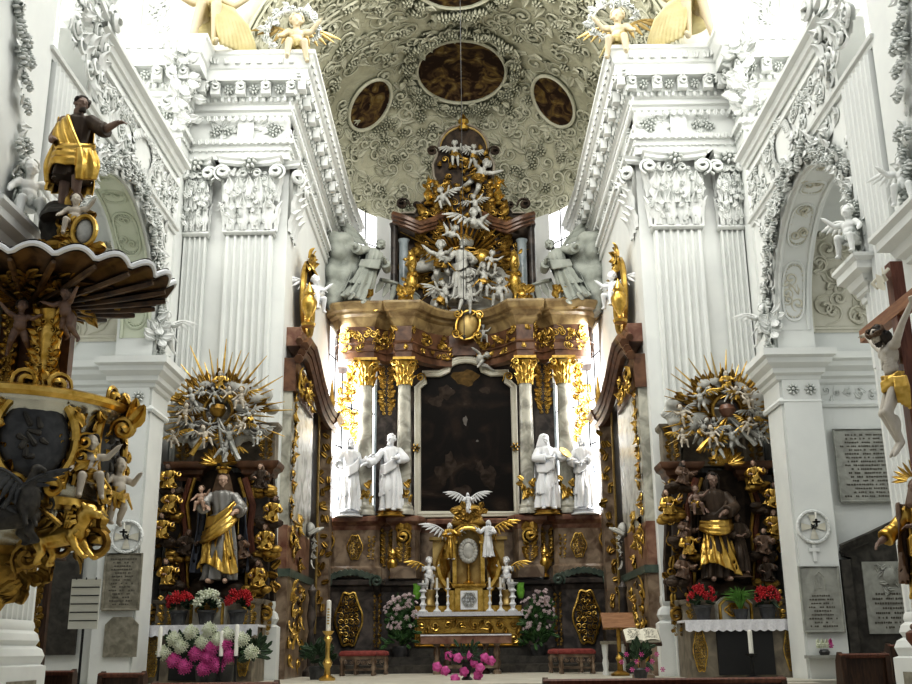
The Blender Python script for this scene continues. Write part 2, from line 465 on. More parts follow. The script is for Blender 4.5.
    for a0, a1 in ((.02, .20), (.23, .38), (.41, .47), (.53, .59), (.62, .77), (.80, .98)):
        am = (a0+a1)/2; h = (a1-a0)/2
        loop = []
        for k in range(28):
            c, d = cos(2*PI*k/28), sin(2*PI*k/28)
            pw = .55
            loop.append(ip(PI*(am+h*.92*math.copysign(abs(d)**.6, d)), .5+.36*math.copysign(abs(c)**.8, c)))
        g.tube(loop+[loop[0]], .03, 5)
        inner = [p+(ip(PI*am, .5)-p)*.12 for p in loop]
        for k in range(0, 28, 1):
            gr.ell(inner[k], .022, 5, 3)
        L = h*PI*RI
        for k in range(int(6*L/.6)+2):
            tt = PI*(am+h*.7*(2*r.random()-1)); uu = .5+.22*(2*r.random()-1)
            gr.frame_(ip(tt, uu), inn(tt), up=V((0, 0, 1)), roll=r.random()*6.28)
            gr.scroll(.10+.05*r.random(), .035, 1.3, r.choice((-1, 1)), 5, 12) if r.random() < .6 else gr.leaf(.2, .13, .3, 2, 4)
        gr.id_()
    soff = G()
    for i in range(40):
        t0, t1 = PI*i/40, PI*(i+1)/40
        q = [ip(t0, 0), ip(t1, 0), ip(t1, 1), ip(t0, 1)]
        soff.add([p+inn(t0)*.006 for p in q], [(0, 1, 2, 3)])
    obj('arch_lining', soff, 'stucco_greenlit' if s < 0 else 'stucco', wall, smooth=False)
    obj('arch_panels', g, 'stucco_greenlit' if s < 0 else 'stucco', wall)
    obj('arch_relief', gr, 'stucco_greenlit' if s < 0 else 'stucco_tan', wall)
    # fluted pilaster on the wall face by the near pier
    g = G(); nf = 7; y0, y1 = 12.35, 13.4
    def flute(u, v):
        ph = (u*nf) % 1.0
        d = .10-(.045*math.sqrt(max(0, 1-((ph-.5)/.36)**2)) if .14 < ph < .86 else 0)
        if u in (0, 1): d = 0
        return (X-s*d, y0+(y1-y0)*u, 1.9+(9.2-1.9)*v)
    g.grid(flute, nf*10, 1)
    obj('fluted_pilaster', g, 'stucco', wall, angle=50)
    # pier near the camera
    g = G()
    a, b = sorted((X-s*.05, X+s*1.6)); g.box(a, b, 9.4, 12.3, 0, 19)
    obj('near_pier', g, 'stucco', wall, smooth=False)
    g = G()
    pth = [(X+s*.6, 12.6), (X-s*.12, 12.6), (X-s*.12, 11.2), (X+s*1.6, 11.2)] if False else [(X-s*.05, 13.55), (X-s*.05, 11.6)]
    imp = [(0, 6.3), (.04, 6.32), (.05, 6.4), (.1, 6.44), (.1, 6.5), (.18, 6.55), (.22, 6.66), (.34, 6.72), (.34, 6.84), (.40, 6.90), (.40, 6.96), (0, 7.0)]
    # impost blocks: one closing the near jamb of the arch, one on the near pier
    def impost(y0, y1, dz, k):
        pa = [(X+s*.1, y1), (X-s*.04, y1), (X-s*.04, y0), (X+s*.1, y0)]
        g.mould(pa, [(d*k, 6.3+(z-6.3)*.85+dz) for d, z in imp], side=-s)
        a, b = sorted((X, X-s*.04)); g.box(a, b, y0, y1, 5.4+dz, 7.0+dz-.12)
    impost(13.35, 13.62, -.25, .75)
    impost(11.0, 11.9, -.38, 1.0)
    rr = random.Random(77)
    gg = G()
    for i in range(90):                                       # edge of the next arch, thick with flowers
        t = rr.random()
        gg.frame_((X-s*(.07+.1*rr.random()), 11.55-1.2*t*t+.25*rr.random(), 6.75+3.6*t), nrm, roll=rr.random()*6.28)
        if rr.random() < .5: gg.rosette(.07+.04*rr.random(), 6, .5)
        else: gg.leaf(.2, .14, .5, 2, 4)
    gg.id_(); obj('near_arch_wreath', gg, 'stucco_relief', wall)
    obj('impost_moulding', g, 'stucco', wall, angle=30)
    return wall
wl = side_wall(-1, 'left'); wr = side_wall(1, 'right')

# ---------------------------------------------------------------- jamb piers and the chapels behind the arches
def chapel(s, nm):
    X = s*5.46; X2 = s*6.12; Y = 17.78
    r = random.Random(11)
    g = G()
    a, b = sorted((X, X2)); g.box(a, b, Y, 18.6, 0, 7.0)
    a, b = sorted((X2, s*9.5)); g.box(a, b, 18.05, 18.3, 0, 10)
    a, b = sorted((s*9.4, s*9.5)); g.box(a, b, 10, 18.3, 0, 9.7)
    # chapel vault
    n = 16
    for i in range(n):
        t0, t1 = PI*i/n, PI*(i+1)/n
        p = [(X2-s*.0, YC-3.3*cos(t), ZS+2.72*sin(t)) for t in (t0, t1)]
        g.add([p[0], p[1], (s*9.5, p[1][1], p[1][2]), (s*9.5, p[0][1], p[0][2])], [(0, 1, 2, 3)])
    w = struct('wall_chapel_'+nm, g, 'stucco', smooth=False)
    # impost: cornice, frieze with rosettes, astragal
    g = G()
    path = [(X, 18.75), (X, Y), (X2, Y), (X2, 18.05), (s*9.4, 18.05)]
    prof = [(0, 6.0), (.03, 6.0), (.05, 6.05), (.03, 6.1), (0, 6.12), (0, 6.4), (.05, 6.44), (.06, 6.5), (.12, 6.54), (.13, 6.62), (.22, 6.7), (.24, 6.78), (.30, 6.82), (.30, 6.94), (.0, 7.02)]
    k = .65/1.02
    prof = [(d, 5.62+(z-6.0)*1.0) for d, z in prof]
    g.mould(path, prof, side=-s)
    obj('impost_moulding', g, 'stucco', w, angle=30)
    g = G()
    for q in range(2):
        g.frame_((X+s*(.22+.30*q), Y-.01, 5.88), (0, -1, 0)); g.rosette(.12, 8, .5)
        g.tube([(.13*cos(2*PI*i/16), -.01, .13*sin(2*PI*i/16)) for i in range(17)], .018, 5)
    for i in range(26):
        g.frame_((s*(6.25+i*.1), 18.04, 5.8+.14*r.random()), (0, -1, 0), roll=r.random()*6.28)
        g.scroll(.08, .025, 1.3, r.choice((-1, 1)), 4, 10) if i % 2 else g.leaf(.16, .1, .3, 2, 4)
    # sprig of leaves on the pier's corner above the impost
    for i in range(12):
        g.frame_((X-s*(.0+.1*r.random()), Y-.05, 6.9+.5*r.random()), (-s*.4, -1, .2), roll=r.random()*6.28)
        g.leaf(.28, .15, .6, 2, 5)
    g.id_(); obj('impost_relief', g, 'stucco_relief', w)
    # lunette above the impost with scrolls in shallow relief
    g = G()
    def lun(u, v): return V((X2+s*(.12+2.9*u), 18.03, 6.98+v*2.2*math.sqrt(max(0, 1-(u*.9)**2))))
    edge = [lun(0, i/10) for i in range(11)]+[lun(i/16, 1) for i in range(1, 17)]
    g.tube(edge, .04, 5); g.tube([lun(i/16, .04) for i in range(17)], .035, 5)
    for i in range(75):
        p = lun(.06+.9*r.random(), .1+.8*r.random())
        g.frame_(p, (0, -1, 0), roll=r.random()*6.28)
        if r.random() < .75: g.scroll(.16+.12*r.random(), .05, 1.35, r.choice((-1, 1)), 5, 14)
        else: g.leaf(.3, .18, .3, 3, 5)
    g.id_(); obj('lunette_relief', g, 'stucco_tan', w)
    g = G(); n = 16
    g.add([lun(0, 0), lun(1, 0)]+[lun(1-i/n, 1) for i in range(n+1)], [tuple(range(n+3))])
    obj('lunette_ground', g, 'stucco_tan', w, smooth=False)
    return w
wcl = chapel(-1, 'left'); wcr = chapel(1, 'right')

# ---------------------------------------------------------------- wall across with the choir arch, pilasters and entablature
ENT = [(.0, 11.62), (.05, 11.64), (.05, 11.86), (.08, 11.88), (.08, 12.02), (.14, 12.06), (.16, 12.16), (.05, 12.2), (.02, 12.22), (.02, 12.86), (.06, 12.9), (.08, 12.98), (.14, 13.02), (.14, 13.16), (.20, 13.2), (.22, 13.3), (.25, 13.32), (.25, 13.62), (.30, 13.66), (.44, 13.68), (.44, 13.98), (.48, 14.02), (.50, 14.08), (.58, 14.3), (.62, 14.34), (.62, 14.44), (-1.25, 14.46)]
def zz(z): return 11.62+(z-11.62)*.816
ENT = [(d, zz(z)) for d, z in ENT]
def capital(g, x, y, z, w, h, dep):
    """corinthian pilaster capital: two rows of leaves, corner volutes, curved abacus"""
    r = random.Random(5)
    for row, (zz, n, L, W, out) in enumerate(((0, 4, .52, .30, .05), (.30, 5, .50, .26, .12))):
        for i in range(n):
            u = (i+.5)/n-.5
            g.at_((x+u*w*1.02, y-dep-out, z+h*zz), sc=(w, w*.9, h)); g.leaf(L, W*.95, .55, 3, 6)
    for sx in (-1, 1):
        for k in range(2):
            g.at_((x+sx*w*(.56-.03*k), y-dep-.24+.06*k, z+h*.80)); g.scroll(h*.115, h*.05, 1.7, -sx, 6, 22, tail=0)
        g.tube([(x+sx*w*.12, y-dep-.1, z+h*.5), (x+sx*w*.25, y-dep-.14, z+h*.72), (x+sx*w*.42, y-dep-.2, z+h*.88), (x+sx*w*.55, y-dep-.24, z+h*.9)], [.02, .04, .05, .05], 6)
        g.at_((x+sx*w*.13, y-dep-.15, z+h*.80)); g.scroll(h*.075, h*.035, 1.5, sx, 6, 18, tail=0)
        g.at_((x+sx*w*.56, y-dep+.02, z+h*.42), rz=sx*PI*.35, sc=(w*.8, w*.8, h)); g.leaf(.5, .28, .6, 3, 6)
        g.at_((x+sx*w*.54, y-dep+.06, z), rz=sx*PI*.4, sc=(w*.8, w*.8, h)); g.leaf(.5, .28, .5, 3, 6)
    for i in range(70):
        g.at_((x+(r.random()-.5)*w*1.1, y-dep-.06-.16*r.random(), z+h*(.05+.8*r.random())), ry=r.gauss(0, 1.2)); g.leaf(.15, .11, .7, 3, 5) if i % 4 else g.scroll(.06, .02, 1.3, 1, 4, 10)
    g.at_((x, y-dep-.24, z+h*.93)); g.rosette(h*.11, 7, .5)
    for i in range(10):
        pass
    g.id_()
    ab = [(x+w*.62*u, y-dep-.30+.14*(1-u*u)) for u in [i/10-1 for i in range(21)]]
    ab = [(x+w*.62, y)]+ab[::-1]+[(x-w*.62, y)]
    g.mould(ab, [(-.04, z+h*.90), (0, z+h*.93), (.0, z+h*.97), (.05, z+h), (-.3, z+h)], side=1)
def cross_wall(s, nm):
    r = random.Random(21)
    g = G()
    a, b = sorted((s*3.70, s*5.9)); g.box(a, b, YT, YT+.5, 0, 13.9)
    a, b = sorted((s*5.86, s*11)); g.box(a, b, YT-.62, YT+.5, 0, 13.9)
    # attic above the cornice, cut round by the vault
    n = 16; top = 19
    arc = [(s*AV*cos(PI/2*i/n), ZV+HV*1.0*sin(PI/2*i/n)) for i in range(n+1)]
    for i in range(n):
        (x0, z0), (x1, z1) = arc[i], arc[i+1]
        g.add([(x0, YT+.3, z0), (x1, YT+.3, z1), (x1, YT+.3, top), (x0, YT+.3, top)], [(0, 1, 2, 3)])
    g.add([(s*AV, YT+.3, 13.6), (s*11, YT+.3, 13.6), (s*11, YT+.3, top), (s*AV, YT+.3, top)], [(0, 1, 2, 3)])
    w = struct('wall_cross_'+nm, g, 'stucco', smooth=False)
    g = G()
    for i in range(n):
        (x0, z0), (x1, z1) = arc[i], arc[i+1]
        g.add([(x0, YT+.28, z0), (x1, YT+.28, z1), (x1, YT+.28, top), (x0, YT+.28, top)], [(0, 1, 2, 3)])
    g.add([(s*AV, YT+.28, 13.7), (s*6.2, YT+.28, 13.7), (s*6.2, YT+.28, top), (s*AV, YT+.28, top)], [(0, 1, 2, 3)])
    obj('attic_shade', g, 'stucco_tan', w, smooth=False)  # tan colour stands in for the shadow behind the cornice figures
    # pilasters
    for (xa, xb, dep, nf) in ((3.97, 4.95, .2, 6), (5.36, 5.84, .14, 4)):
        g = G()
        def flute(u, v):
            uu = (u-.06)/.88
            ph = (uu*nf) % 1.0
            d = dep-(.05*math.sqrt(max(0, 1-((ph-.5)/.36)**2)) if 0 < uu < 1 and .14 < ph < .86 else 0)
            if u in (0, 1): d = 0
            return (s*(xa+(xb-xa)*u), YT-d, 2.2+(10.0-2.2)*v)
        g.grid(flute, nf*12+8, 1)
        g.add([(s*xa, YT-dep, 10.0), (s*xb, YT-dep, 10.0), (s*xb, YT-dep, 11.62), (s*xa, YT-dep, 11.62)], [(0, 1, 2, 3)])
        path = [(s*xa, YT), (s*xa, YT-dep), (s*xb, YT-dep), (s*xb, YT)]
        g.mould(path, [(0, 9.93), (.04, 9.95), (.06, 9.99), (.04, 10.03), (0, 10.05)], side=-s)
        g.mould(path, [(0, 2.35), (.04, 2.3), (.05, 2.22), (.03, 2.16), (.08, 2.1), (.10, 2.0), (.06, 1.94), (.12, 1.9), (.12, 1.1)], side=-s)
        obj('pilaster', g, 'stucco', w, angle=45)
        g = G(); capital(g, s*(xa+xb)/2, YT, 10.03, (xb-xa)*1.05, 1.55, dep)
        if xa > 5: pass
        obj('capital', g, 'stucco_relief', w)
    # choir-side end of the wall, with its base and a capital turned to the choir
    g = G()
    path = [(s*3.72, 21.6), (s*3.72, YT), (s*3.95, YT)]
    g.mould(path, [(0, 2.6), (.03, 2.55), (.04, 2.45), (.02, 2.36), (.08, 2.3), (.11, 2.2), (.06, 2.1), (.14, 2.05), (.14, 1.1)], side=-s)
    obj('jamb_base', g, 'stucco', w, angle=30)
    g = G()
    for k in range(3):
        for i in range(3):
            g.at_((s*(3.66-.05*k), 20.62+.32*i, 10.1+.42*k), rz=-s*PI/2); g.leaf(.62, .34, .6, 3, 6)
    for i in range(2):
        g.at_((s*3.46, 20.5+.8*i, 11.3), rz=-s*PI/2); g.scroll(.18, .08, 1.7, 1, 6, 22, tail=0)
    g.at_((s*3.5, 20.4, 11.25), rz=-s*PI/4); g.scroll(.2, .09, 1.7, s, 6, 22, tail=0); g.id_()
    g.mould([(s*3.72, 21.7), (s*3.62, 21.4), (s*3.58, 21.0), (s*3.62, 20.7), (s*3.45, 20.28), (s*3.8, 20.35)], [(-.04, 11.45), (0, 11.5), (0, 11.55), (.05, 11.6), (-.3, 11.6)], side=-s)
    obj('capital', g, 'stucco_relief', w)
    return w
wxl = cross_wall(-1, 'left'); wxr = cross_wall(1, 'right')
def ent_path(s):
    return [(s*3.55, 30.5), (s*3.72, 27), (s*3.72, YT-.2), (s*5.86, YT-.2), (s*5.86, YT-.85), (s*11, YT-.85)]
def entab(s, nm):
    g = G(); P = ent_path(s)
    g.mould(P, ENT, side=-s)
    t = struct('trim_'+('1' if s < 0 else '2'), g, 'stucco', angle=25)
    g = G(); r = random.Random(8)
    P = [V((x, y)) for x, y in P]
    for k in range(len(P)-1):
        a, b = P[k], P[k+1]
        d = b-a; L = d.length; d.normalize(); nr = V((-d.y, d.x))*-s
        N3 = (nr.x, nr.y, 0)
        choir = k == 0 or k == 1
        step = 1.0 if not choir else 1.35
        def put(dist, off, z, roll=0, sc=1):
            p = a+d*dist+nr*off
            g.frame_((p.x, p.y, zz(z)), N3, roll=roll, sc=sc)
        lo, hi = -.1, L+.1
        if k == 1: hi = L+.5
        x = lo
        while x < hi:                                     # leaf row under the top edge
            put(x, .55, 14.1, sc=1); g.leaf(.24, .2, .15, 2, 4); x += .23*step
        x = lo
        while x < hi:                                     # brackets with rosettes between
            put(x, .27, 13.62); g.box(-.10, .10, -.16, 0, -.26, 0); g.at_((0, 0, 0))
            put(x, .45, 13.5); g.scroll(.08, .06, 1.2, 1, 5, 10, tail=0); g.leaf(.16, .2, .6, 2, 4)
            put(x+.27*step, .30, 13.48); g.rosette(.12, 7, .5)
            x += .54*step
        x = lo
        while x < hi:
            put(x, .23, 13.2); g.ell((0, 0, .05), (.05, .05, .075), 6, 4); x += .15*step
            put(x, .15, 12.84, PI); g.leaf(.15, .13, .3, 1, 3)
        x = lo
        while x < hi:
            put(x, .15, 12.18, PI); g.leaf(.16, .14, .3, 1, 3); x += .15*step
            put(x, .09, 11.86); g.ell((0, 0, 0), .028, 5, 3)
        x = .4
        while x < L-.2:                                   # frieze: groups of fruit and leaf
            for q in range(9):
                put(x+(r.random()-.5)*.5, .03, 12.53+(r.random()-.5)*.3, r.random()*6.28)
                g.leaf(.26, .18, .4, 3, 5) if q % 3 else g.rosette(.12, 6, .5)
            x += 1.05*step
        # keystone block in the frieze
        if k == 2:
            put(L*.42, 0, 12.5)
            g.box(-.17, .17, -.1, 0, -.29, .29); g.scroll(.1, .03, 1.3, 1, 5, 12)
    # corners thick with foliage
    for (x, y) in ((s*5.86, YT-.55), (s*5.86, YT-.9)):
        for i in range(50):
            g.frame_((x+(r.random()-.7)*.35*s, y-.15-.5*r.random(), 12.1+1.7*r.random()), (-s*.6, -1, 0), roll=r.random()*6.28)
            g.leaf(.3, .2, .5, 3, 5)
    g.id_(); obj('entablature_relief', g, 'stucco_relief', t)
    # attic panels
    g = G(); gg = G()
    for (xa, xb) in ((6.45, 7.3), (7.6, 9.2)):
        loop = []
        for q in range(32):
            c, d = cos(2*PI*q/32), sin(2*PI*q/32)
            loop.append((s*((xa+xb)/2+(xb-xa)/2*math.copysign(abs(c)**.6, c)), YT+.28, 15.5+1.35*math.copysign(abs(d)**.5, d)))
        g.tube(loop+[loop[0]], .05, 5)
        for q in range(26):
            gg.frame_((s*((xa+xb)/2+(xb-xa)*.32*(2*r.random()-1)), YT+.28, 15.5+1.0*(2*r.random()-1)), (0, -1, 0), roll=r.random()*6.28)
            gg.scroll(.17, .05, 1.3, r.choice((-1, 1)), 5, 12) if q % 2 else gg.leaf(.3, .2, .3, 3, 5)
    gg.id_()
    obj('attic_panels', g, 'stucco', t); obj('attic_relief', gg, 'stucco_relief', t)
    return t
entab(-1, 'left'); entab(1, 'right')

# ---------------------------------------------------------------- choir walls, apse, windows
g = G()
for s in (-1, 1):
    X = s*3.72; o = s*.5
    def wallq(y0, y1, z0, z1): 
        a, b = sorted((X, X+o)); g.box(a, b, y0, y1, z0, z1)
    wallq(YT+.2, 27.0, 1.1, 14.4)
NA = 24
ANG = [PI*i/NA for i in range(NA+1)]
def ap(t, z): return (3.72*cos(t), 27.0+3.9*sin(t), z)
for i in range(NA):
    a, b = ANG[i], ANG[i+1]
    win = i in (1, 2, 3, 4, 5, NA-2, NA-3, NA-4, NA-5, NA-6)
    for z0, z1 in (((1.1, 3.4), (10.4, 12.5)) if win else ((1.1, 14.4),)):
        g.add([ap(a, z0), ap(b, z0), ap(b, z1), ap(a, z1)], [(0, 1, 2, 3)])
struct('wall_choir', g, 'stucco', smooth=False)
k = 1
for s in (-1, 1):
    g = G()
    i0 = 1 if s > 0 else NA-6
    for z0, z1 in ((3.4, 10.4), (12.5, 14.4)):
        pts = [ap(ANG[i], 0) for i in range(i0, i0+6)]
        for q in range(5):
            g.add([(pts[q][0], pts[q][1]+.15, z0), (pts[q+1][0], pts[q+1][1]+.15, z0), (pts[q+1][0], pts[q+1][1]+.15, z1), (pts[q][0], pts[q][1]+.15, z1)], [(0, 1, 2, 3)])
    w = struct('window_%d' % k, g, 'window_glass', smooth=False); k += 1
    g = G()
    for z in (4.6, 5.8, 7.0, 8.2, 9.4, 13.4): g.tube([(p[0], p[1]+.1, z) for p in pts], .02, 4)
    for p in pts[1:5]: g.tube([(p[0], p[1]+.1, 3.4), (p[0], p[1]+.1, 14.4)], .02, 4)
    obj('window_bars', g, 'iron', w)

# ---------------------------------------------------------------- choir vault
def vault(t, y):
    """t 0..1 across from right to left springing; y beyond YV bends into the apse dome"""
    if y <= YV:
        return V((AV*cos(PI*t), y, ZV+HV*sin(PI*t)))
    return None
def dome(az, el):
    return V((AV*cos(el)*cos(az), YV+AY*cos(el)*sin(az), ZV+HV*sin(el)))
def vn(p):
    if p.y <= YV: n = V((p.x/AV**2, 0, (p.z-ZV)/HV**2))
    else: n = V((p.x/AV**2, (p.y-YV)/AY**2, (p.z-ZV)/HV**2))
    return -n.normalized()
def hit_vault(px, py):
    r = ray(px, py).normalized(); t = 20.0
    while t < 50:
        p = EYE+r*t
        yy = max(p.y-YV, 0)
        if p.y > YT+.3 and (p.x/AV)**2+((p.z-ZV)/HV)**2+(yy/AY)**2 >= 1: return p
        t += .02
    return p
g = G()
g.grid(lambda u, v: vault(u, YT+.25+(YV-YT-.25)*v), 40, 8)
g.grid(lambda u, v: dome(PI*u, PI/2*v), 40, 16)
ceil = struct('ceiling_choir', g, 'stucco_choir', angle=80)
OV = [(461.5, 70, 44, 31, 0), (369, 103.5, 17, 28, 33), (554.5, 100, 17, 28, -33), (455, -30, 48, 35, 0)]
def oval(px, py, a, b, rt, n=36, k=1.0):
    c, s_ = cos(math.radians(rt)), sin(math.radians(rt))
    out = []
    for i in range(n):
        u, v = a*k*cos(2*PI*i/n), b*k*sin(2*PI*i/n)
        out.append(hit_vault(px+u*c-v*s_, py+u*s_+v*c))
    return out
def inside_oval(p, k=1.15):
    # position of a point of the vault in the camera's frame, to keep the stucco off the paintings
    d = p-EYE; c = vx*d.x+vy*d.y+vz*d.z
    X, Y = 456+FOC*c.x/-c.z, 342-FOC*c.y/-c.z
    for px, py, a, b, rt in OV:
        cc, ss = cos(math.radians(rt)), sin(math.radians(rt))
        u, v = (X-px)*cc+(Y-py)*ss, -(X-px)*ss+(Y-py)*cc
        if (u/a)**2+(v/b)**2 < k*k: return True
    return False
r = random.Random(31)
g = G()
for i in range(1350):
    if i < 640:
        p = vault(.04+.92*r.random(), YT+.4+6.0*r.random())
    else:
        p = dome(PI*(.04+.92*r.random()), math.asin(.04+.95*r.random()))
    if inside_oval(p): continue
    n = vn(p)
    g.frame_(p+n*.01, n, up=V((.3*(r.random()-.5), 0, 1)), roll=r.random()*6.28)
    q = r.random()
    if q < .55: g.scroll(.24+.16*r.random(), .055+.02*r.random(), 1.3+.3*r.random(), r.choice((-1, 1)), 5, 15)
    elif q < .85: g.leaf(.5, .3, .35, 3, 5)
    else: g.rosette(.17, 7, .45)
g.id_()
obj('vault_relief', g, 'stucco_choir_relief', ceil)
g = G()
for yy in (20.8, 23.4):
    for d in (-.12, .12):
        for lo in (0, 27): g.tube([vault(i/40, yy+d)+vn(vault(i/40, yy+d))*.02 for i in range(lo, lo+14)], .05, 5)
for az in (.25, .5, .75):
    pass
for s in (-1, 1):                                        # lunette ribs curving up from the sides
    for off in (0, .16):
        g.tube([vault(.5-s*(.5-.28*sin(PI*i/20)), 21.6+off+(4.6-2*off)*i/20)+vn(vault(.5, 21))*0 for i in range(21)], .045, 5)
g.id_(); obj('vault_ribs', g, 'stucco_choir_relief', ceil)
LBL = ['large dark oval ceiling painting in a leafy wreath above the high altar', 'small tilted oval ceiling painting on the left flank of the apse vault',
       'small tilted oval ceiling painting on the right flank of the apse vault', 'dark oval ceiling painting cut off by the top edge of the picture']
for i, o_ in enumerate(OV):
    P = oval(*o_)
    c = sum(P, V((0, 0, 0)))/len(P)
    root = thing('ceiling_painting', LBL[i], 'painting', c, group='oval paintings on the choir vault')
    g = G(); rings = []
    for k in (1.0, .75, .5, .25, .02):
        ring = oval(*o_, n=36, k=k); rings.append([p+vn(p)*.06 for p in ring])
    g.rings(rings, caps=False)
    obj('canvas', g, 'painting_vault', root)
    g = G()
    Q = [p+vn(p)*.07 for p in oval(*o_, k=1.03)]
    g.tube(Q+[Q[0]], .06, 6)
    obj('frame', g, 'stucco_choir_relief', root)
    if i in (0, 3):
        g = G(); rr = random.Random(2)
        for q in range(150):
            kk = 1.17+.2*rr.random(); a = 2*PI*rr.random()
            p = hit_vault(o_[0]+o_[2]*kk*cos(a), o_[1]+o_[3]*kk*sin(a)); n = vn(p)
            g.frame_(p+n*(.05+.1*rr.random()), n, roll=rr.random()*6.28)
            g.rosette(.12+.05*rr.random(), 6, .6) if rr.random() < .5 else g.leaf(.32, .22, .5, 3, 5)
        g.id_(); obj('wreath', g, 'stucco_choir_relief', root)
# nave vault, out of the picture but closing the room
g = G()
g.grid(lambda u, v: V((11*cos(PI*u), 6+14.8*v, 17.5+3.5*sin(PI*u))), 20, 2)
struct('ceiling', g, 'stucco', angle=80)
for s, nm in ((-1, 'gallery_left'), (1, 'gallery_right')):
    g = G(); g.add([(s*9.5, 9, 9.7), (s*9.5, 20, 9.7), (s*9.5, 20, 19), (s*9.5, 9, 19)], [(0, 1, 2, 3)])
    struct('wall_'+nm, g, 'stucco', smooth=False)

# ---------------------------------------------------------------- light
W = bpy.data.worlds.new('world'); scene.world = W; W.use_nodes = True
W.node_tree.nodes['Background'].inputs[0].default_value = (.93, .97, 1, 1)
W.node_tree.nodes['Background'].inputs[1].default_value = .35
def area(name, loc, target, sx, sy, power, col=(1, 1, 1)):
    l = bpy.data.lights.new(name, 'AREA'); l.shape = 'RECTANGLE'; l.size = sx; l.size_y = sy; l.energy = power; l.color = col
    o = bpy.data.objects.new(name, l); COL.objects.link(o); o.location = loc
    o.rotation_euler = (V(target)-V(loc)).to_track_quat('-Z', 'Y').to_euler()
    return o
for s in (-1, 1):
    area('gallery_window_light', (s*9.2, 15.5, 14), (0, 20.5, 11), 4, 5, 540, (1, 1, .95))
    area('chapel_fill_light', (s*9.2, 15.6, 6.5), (s*6, 17, 5.5), 3, 3, 60, (.95, 1, .97))  # added lamp, unseen, to brighten the chapel behind the arch
    area('apse_window_light', (s*3.25, 28.3, 7), (s*2.7, 26.5, 6.4), 1.4, 6, 110, (1, 1, .98))
    area('choir_wall_fill', (s*3.62, 26.85, 6.2), (s*1.2, 26.75, 6.0), .7, 7.5, 240, (1, 1, .98))  # added strip lamps on the windowless choir wall, whitening statues and columns
area('altar_fill_light', (0, 19.4, 17.4), (0, 27.3, 5.5), 5, 1.5, 420, (1, .99, .94))  # added lamp above the view, lifting the lower altar
area('nave_light', (0, 11, 18.2), (0, 17, 6), 12, 8, 1230, (1, 1, .955))
scene.view_settings.view_transform = 'Standard'
scene.view_settings.look = 'Medium High Contrast'
scene.view_settings.exposure = 0
scene.cycles.max_bounces = 5
scene.cycles.diffuse_bounces = 3
# ================================================================ carved figures
# every figure is modelled one unit tall, feet at the origin, facing -y; figures are sculpted once and their meshes shared
def limb(g, a, b, c, ra, rb, rc, seg=8):
    g.cap(a, b, ra, rb, seg); g.cap(b, c, rb, rc, seg)
def hand_(g, w, d, size, side=1, curl=.35):
    """palm, four unequal fingers and a thumb; d is the way the fingers point"""
    w = V(w); d = V(d).normalized()
    n = d.cross(V((0, 0, 1))); n = n.normalized() if n.length > .05 else V((1, 0, 0))
    p = n.cross(d)
    palm = w+d*size*.28
    g.cap(w, w+d*size*.45, size*.15, size*.2, 7)
    for i, L in enumerate((.42, .5, .46, .36)):
        o = palm+d*size*.2+n*size*(i-1.5)*.115
        k = o+d*size*L*.55-p*size*curl*.2; t = k+d*size*L*.4-p*size*curl*.55
        g.cap(o, k, size*.065, size*.058, 6); g.cap(k, t, size*.058, size*.048, 6)
    o = w+d*size*.15+n*size*.2*side; g.cap(o, o+(d*.7+n*side*.8)*size*.22, size*.075, size*.06, 6)
    q = o+(d*.7+n*side*.8)*size*.22; g.cap(q, q+(d+n*side*.1)*size*.18, size*.06, size*.05, 6)
def head_(g, c, r, rot=None, child=False, beard=False):
    """skull, jaw, brow, nose, lips, ears; faces -y before rot"""
    c = V(c); m = rot or Matrix.Identity(3)
    P = lambda x, y, z: c+m @ V((x*r, y*r, z*r))
    g.ell(P(0, .08, .18), (r*.80, r*.92, r*.88), 12, 8, m)
    g.ell(P(0, -.22, -.42), (r*.58, r*.55, r*.62), 10, 7, m)
    if child:
        for s in (-1, 1): g.ell(P(s*.36, -.52, -.30), r*.32, 8, 6)
    g.cap(P(0, -.80, .12), P(0, -1.0, -.22), r*.11, r*.16, 7)
    for s in (-1, 1):
        g.cap(P(s*.12, -.80, .22), P(s*.52, -.66, .18), r*.12, r*.12, 6)
        g.ell(P(s*.33, -.70, -.02), r*.13, 6, 5)
        g.ell(P(s*.86, .08, -.05), (r*.12, r*.2, r*.26), 6, 5, m)
        g.ell(P(s*.42, -.55, -.28), r*.24, 7, 5)
    g.cap(P(-.18, -.78, -.50), P(.18, -.78, -.50), r*.085, r*.085, 6)
    g.cap(P(-.13, -.75, -.64), P(.13, -.75, -.64), r*.085, r*.085, 6)
    g.ell(P(0, -.66, -.88), r*.2, 7, 5)
    return P
def hair_(g, c, r, rot=None, long=False, beard=False, seed=1, bald=False):
    rr = random.Random(seed); c = V(c); m = rot or Matrix.Identity(3)
    P = lambda x, y, z: c+m @ V((x*r, y*r, z*r))
    n = 46
    for i in range(n):
        a = rr.random()*2*PI; e = rr.uniform(-.25, 1.0) if not long else rr.uniform(-.9, 1.0)
        ce = math.sqrt(max(0, 1-e*e)); x, y, z = ce*cos(a), ce*sin(a)*1.05, e
        if y < -.45 and z < .62: continue
        if bald and z > .3: continue
        g.ell(P(x*.86, y*.92+.1, z*.92+.2), r*rr.uniform(.2, .3), 6, 4)
    if long:
        for s in (-1, 1):
            for k in range(4):
                x0 = s*(.75+.05*k); y0 = .35*k-.1
                g.tube([P(x0, y0, 0), P(x0*1.1, y0, -.6), P(x0*1.05, y0-.05, -1.2), P(x0*1.2, y0, -1.75)], [r*.22, r*.24, r*.2, r*.1], 6)
    if beard:
        for k in range(18):
            a = rr.uniform(-1, 1); z = rr.uniform(-1.25, -.62)
            g.ell(P(a*.5*(1.4+z*.5), -.55-.25*(1-abs(a)), z), r*.2, 6, 4)
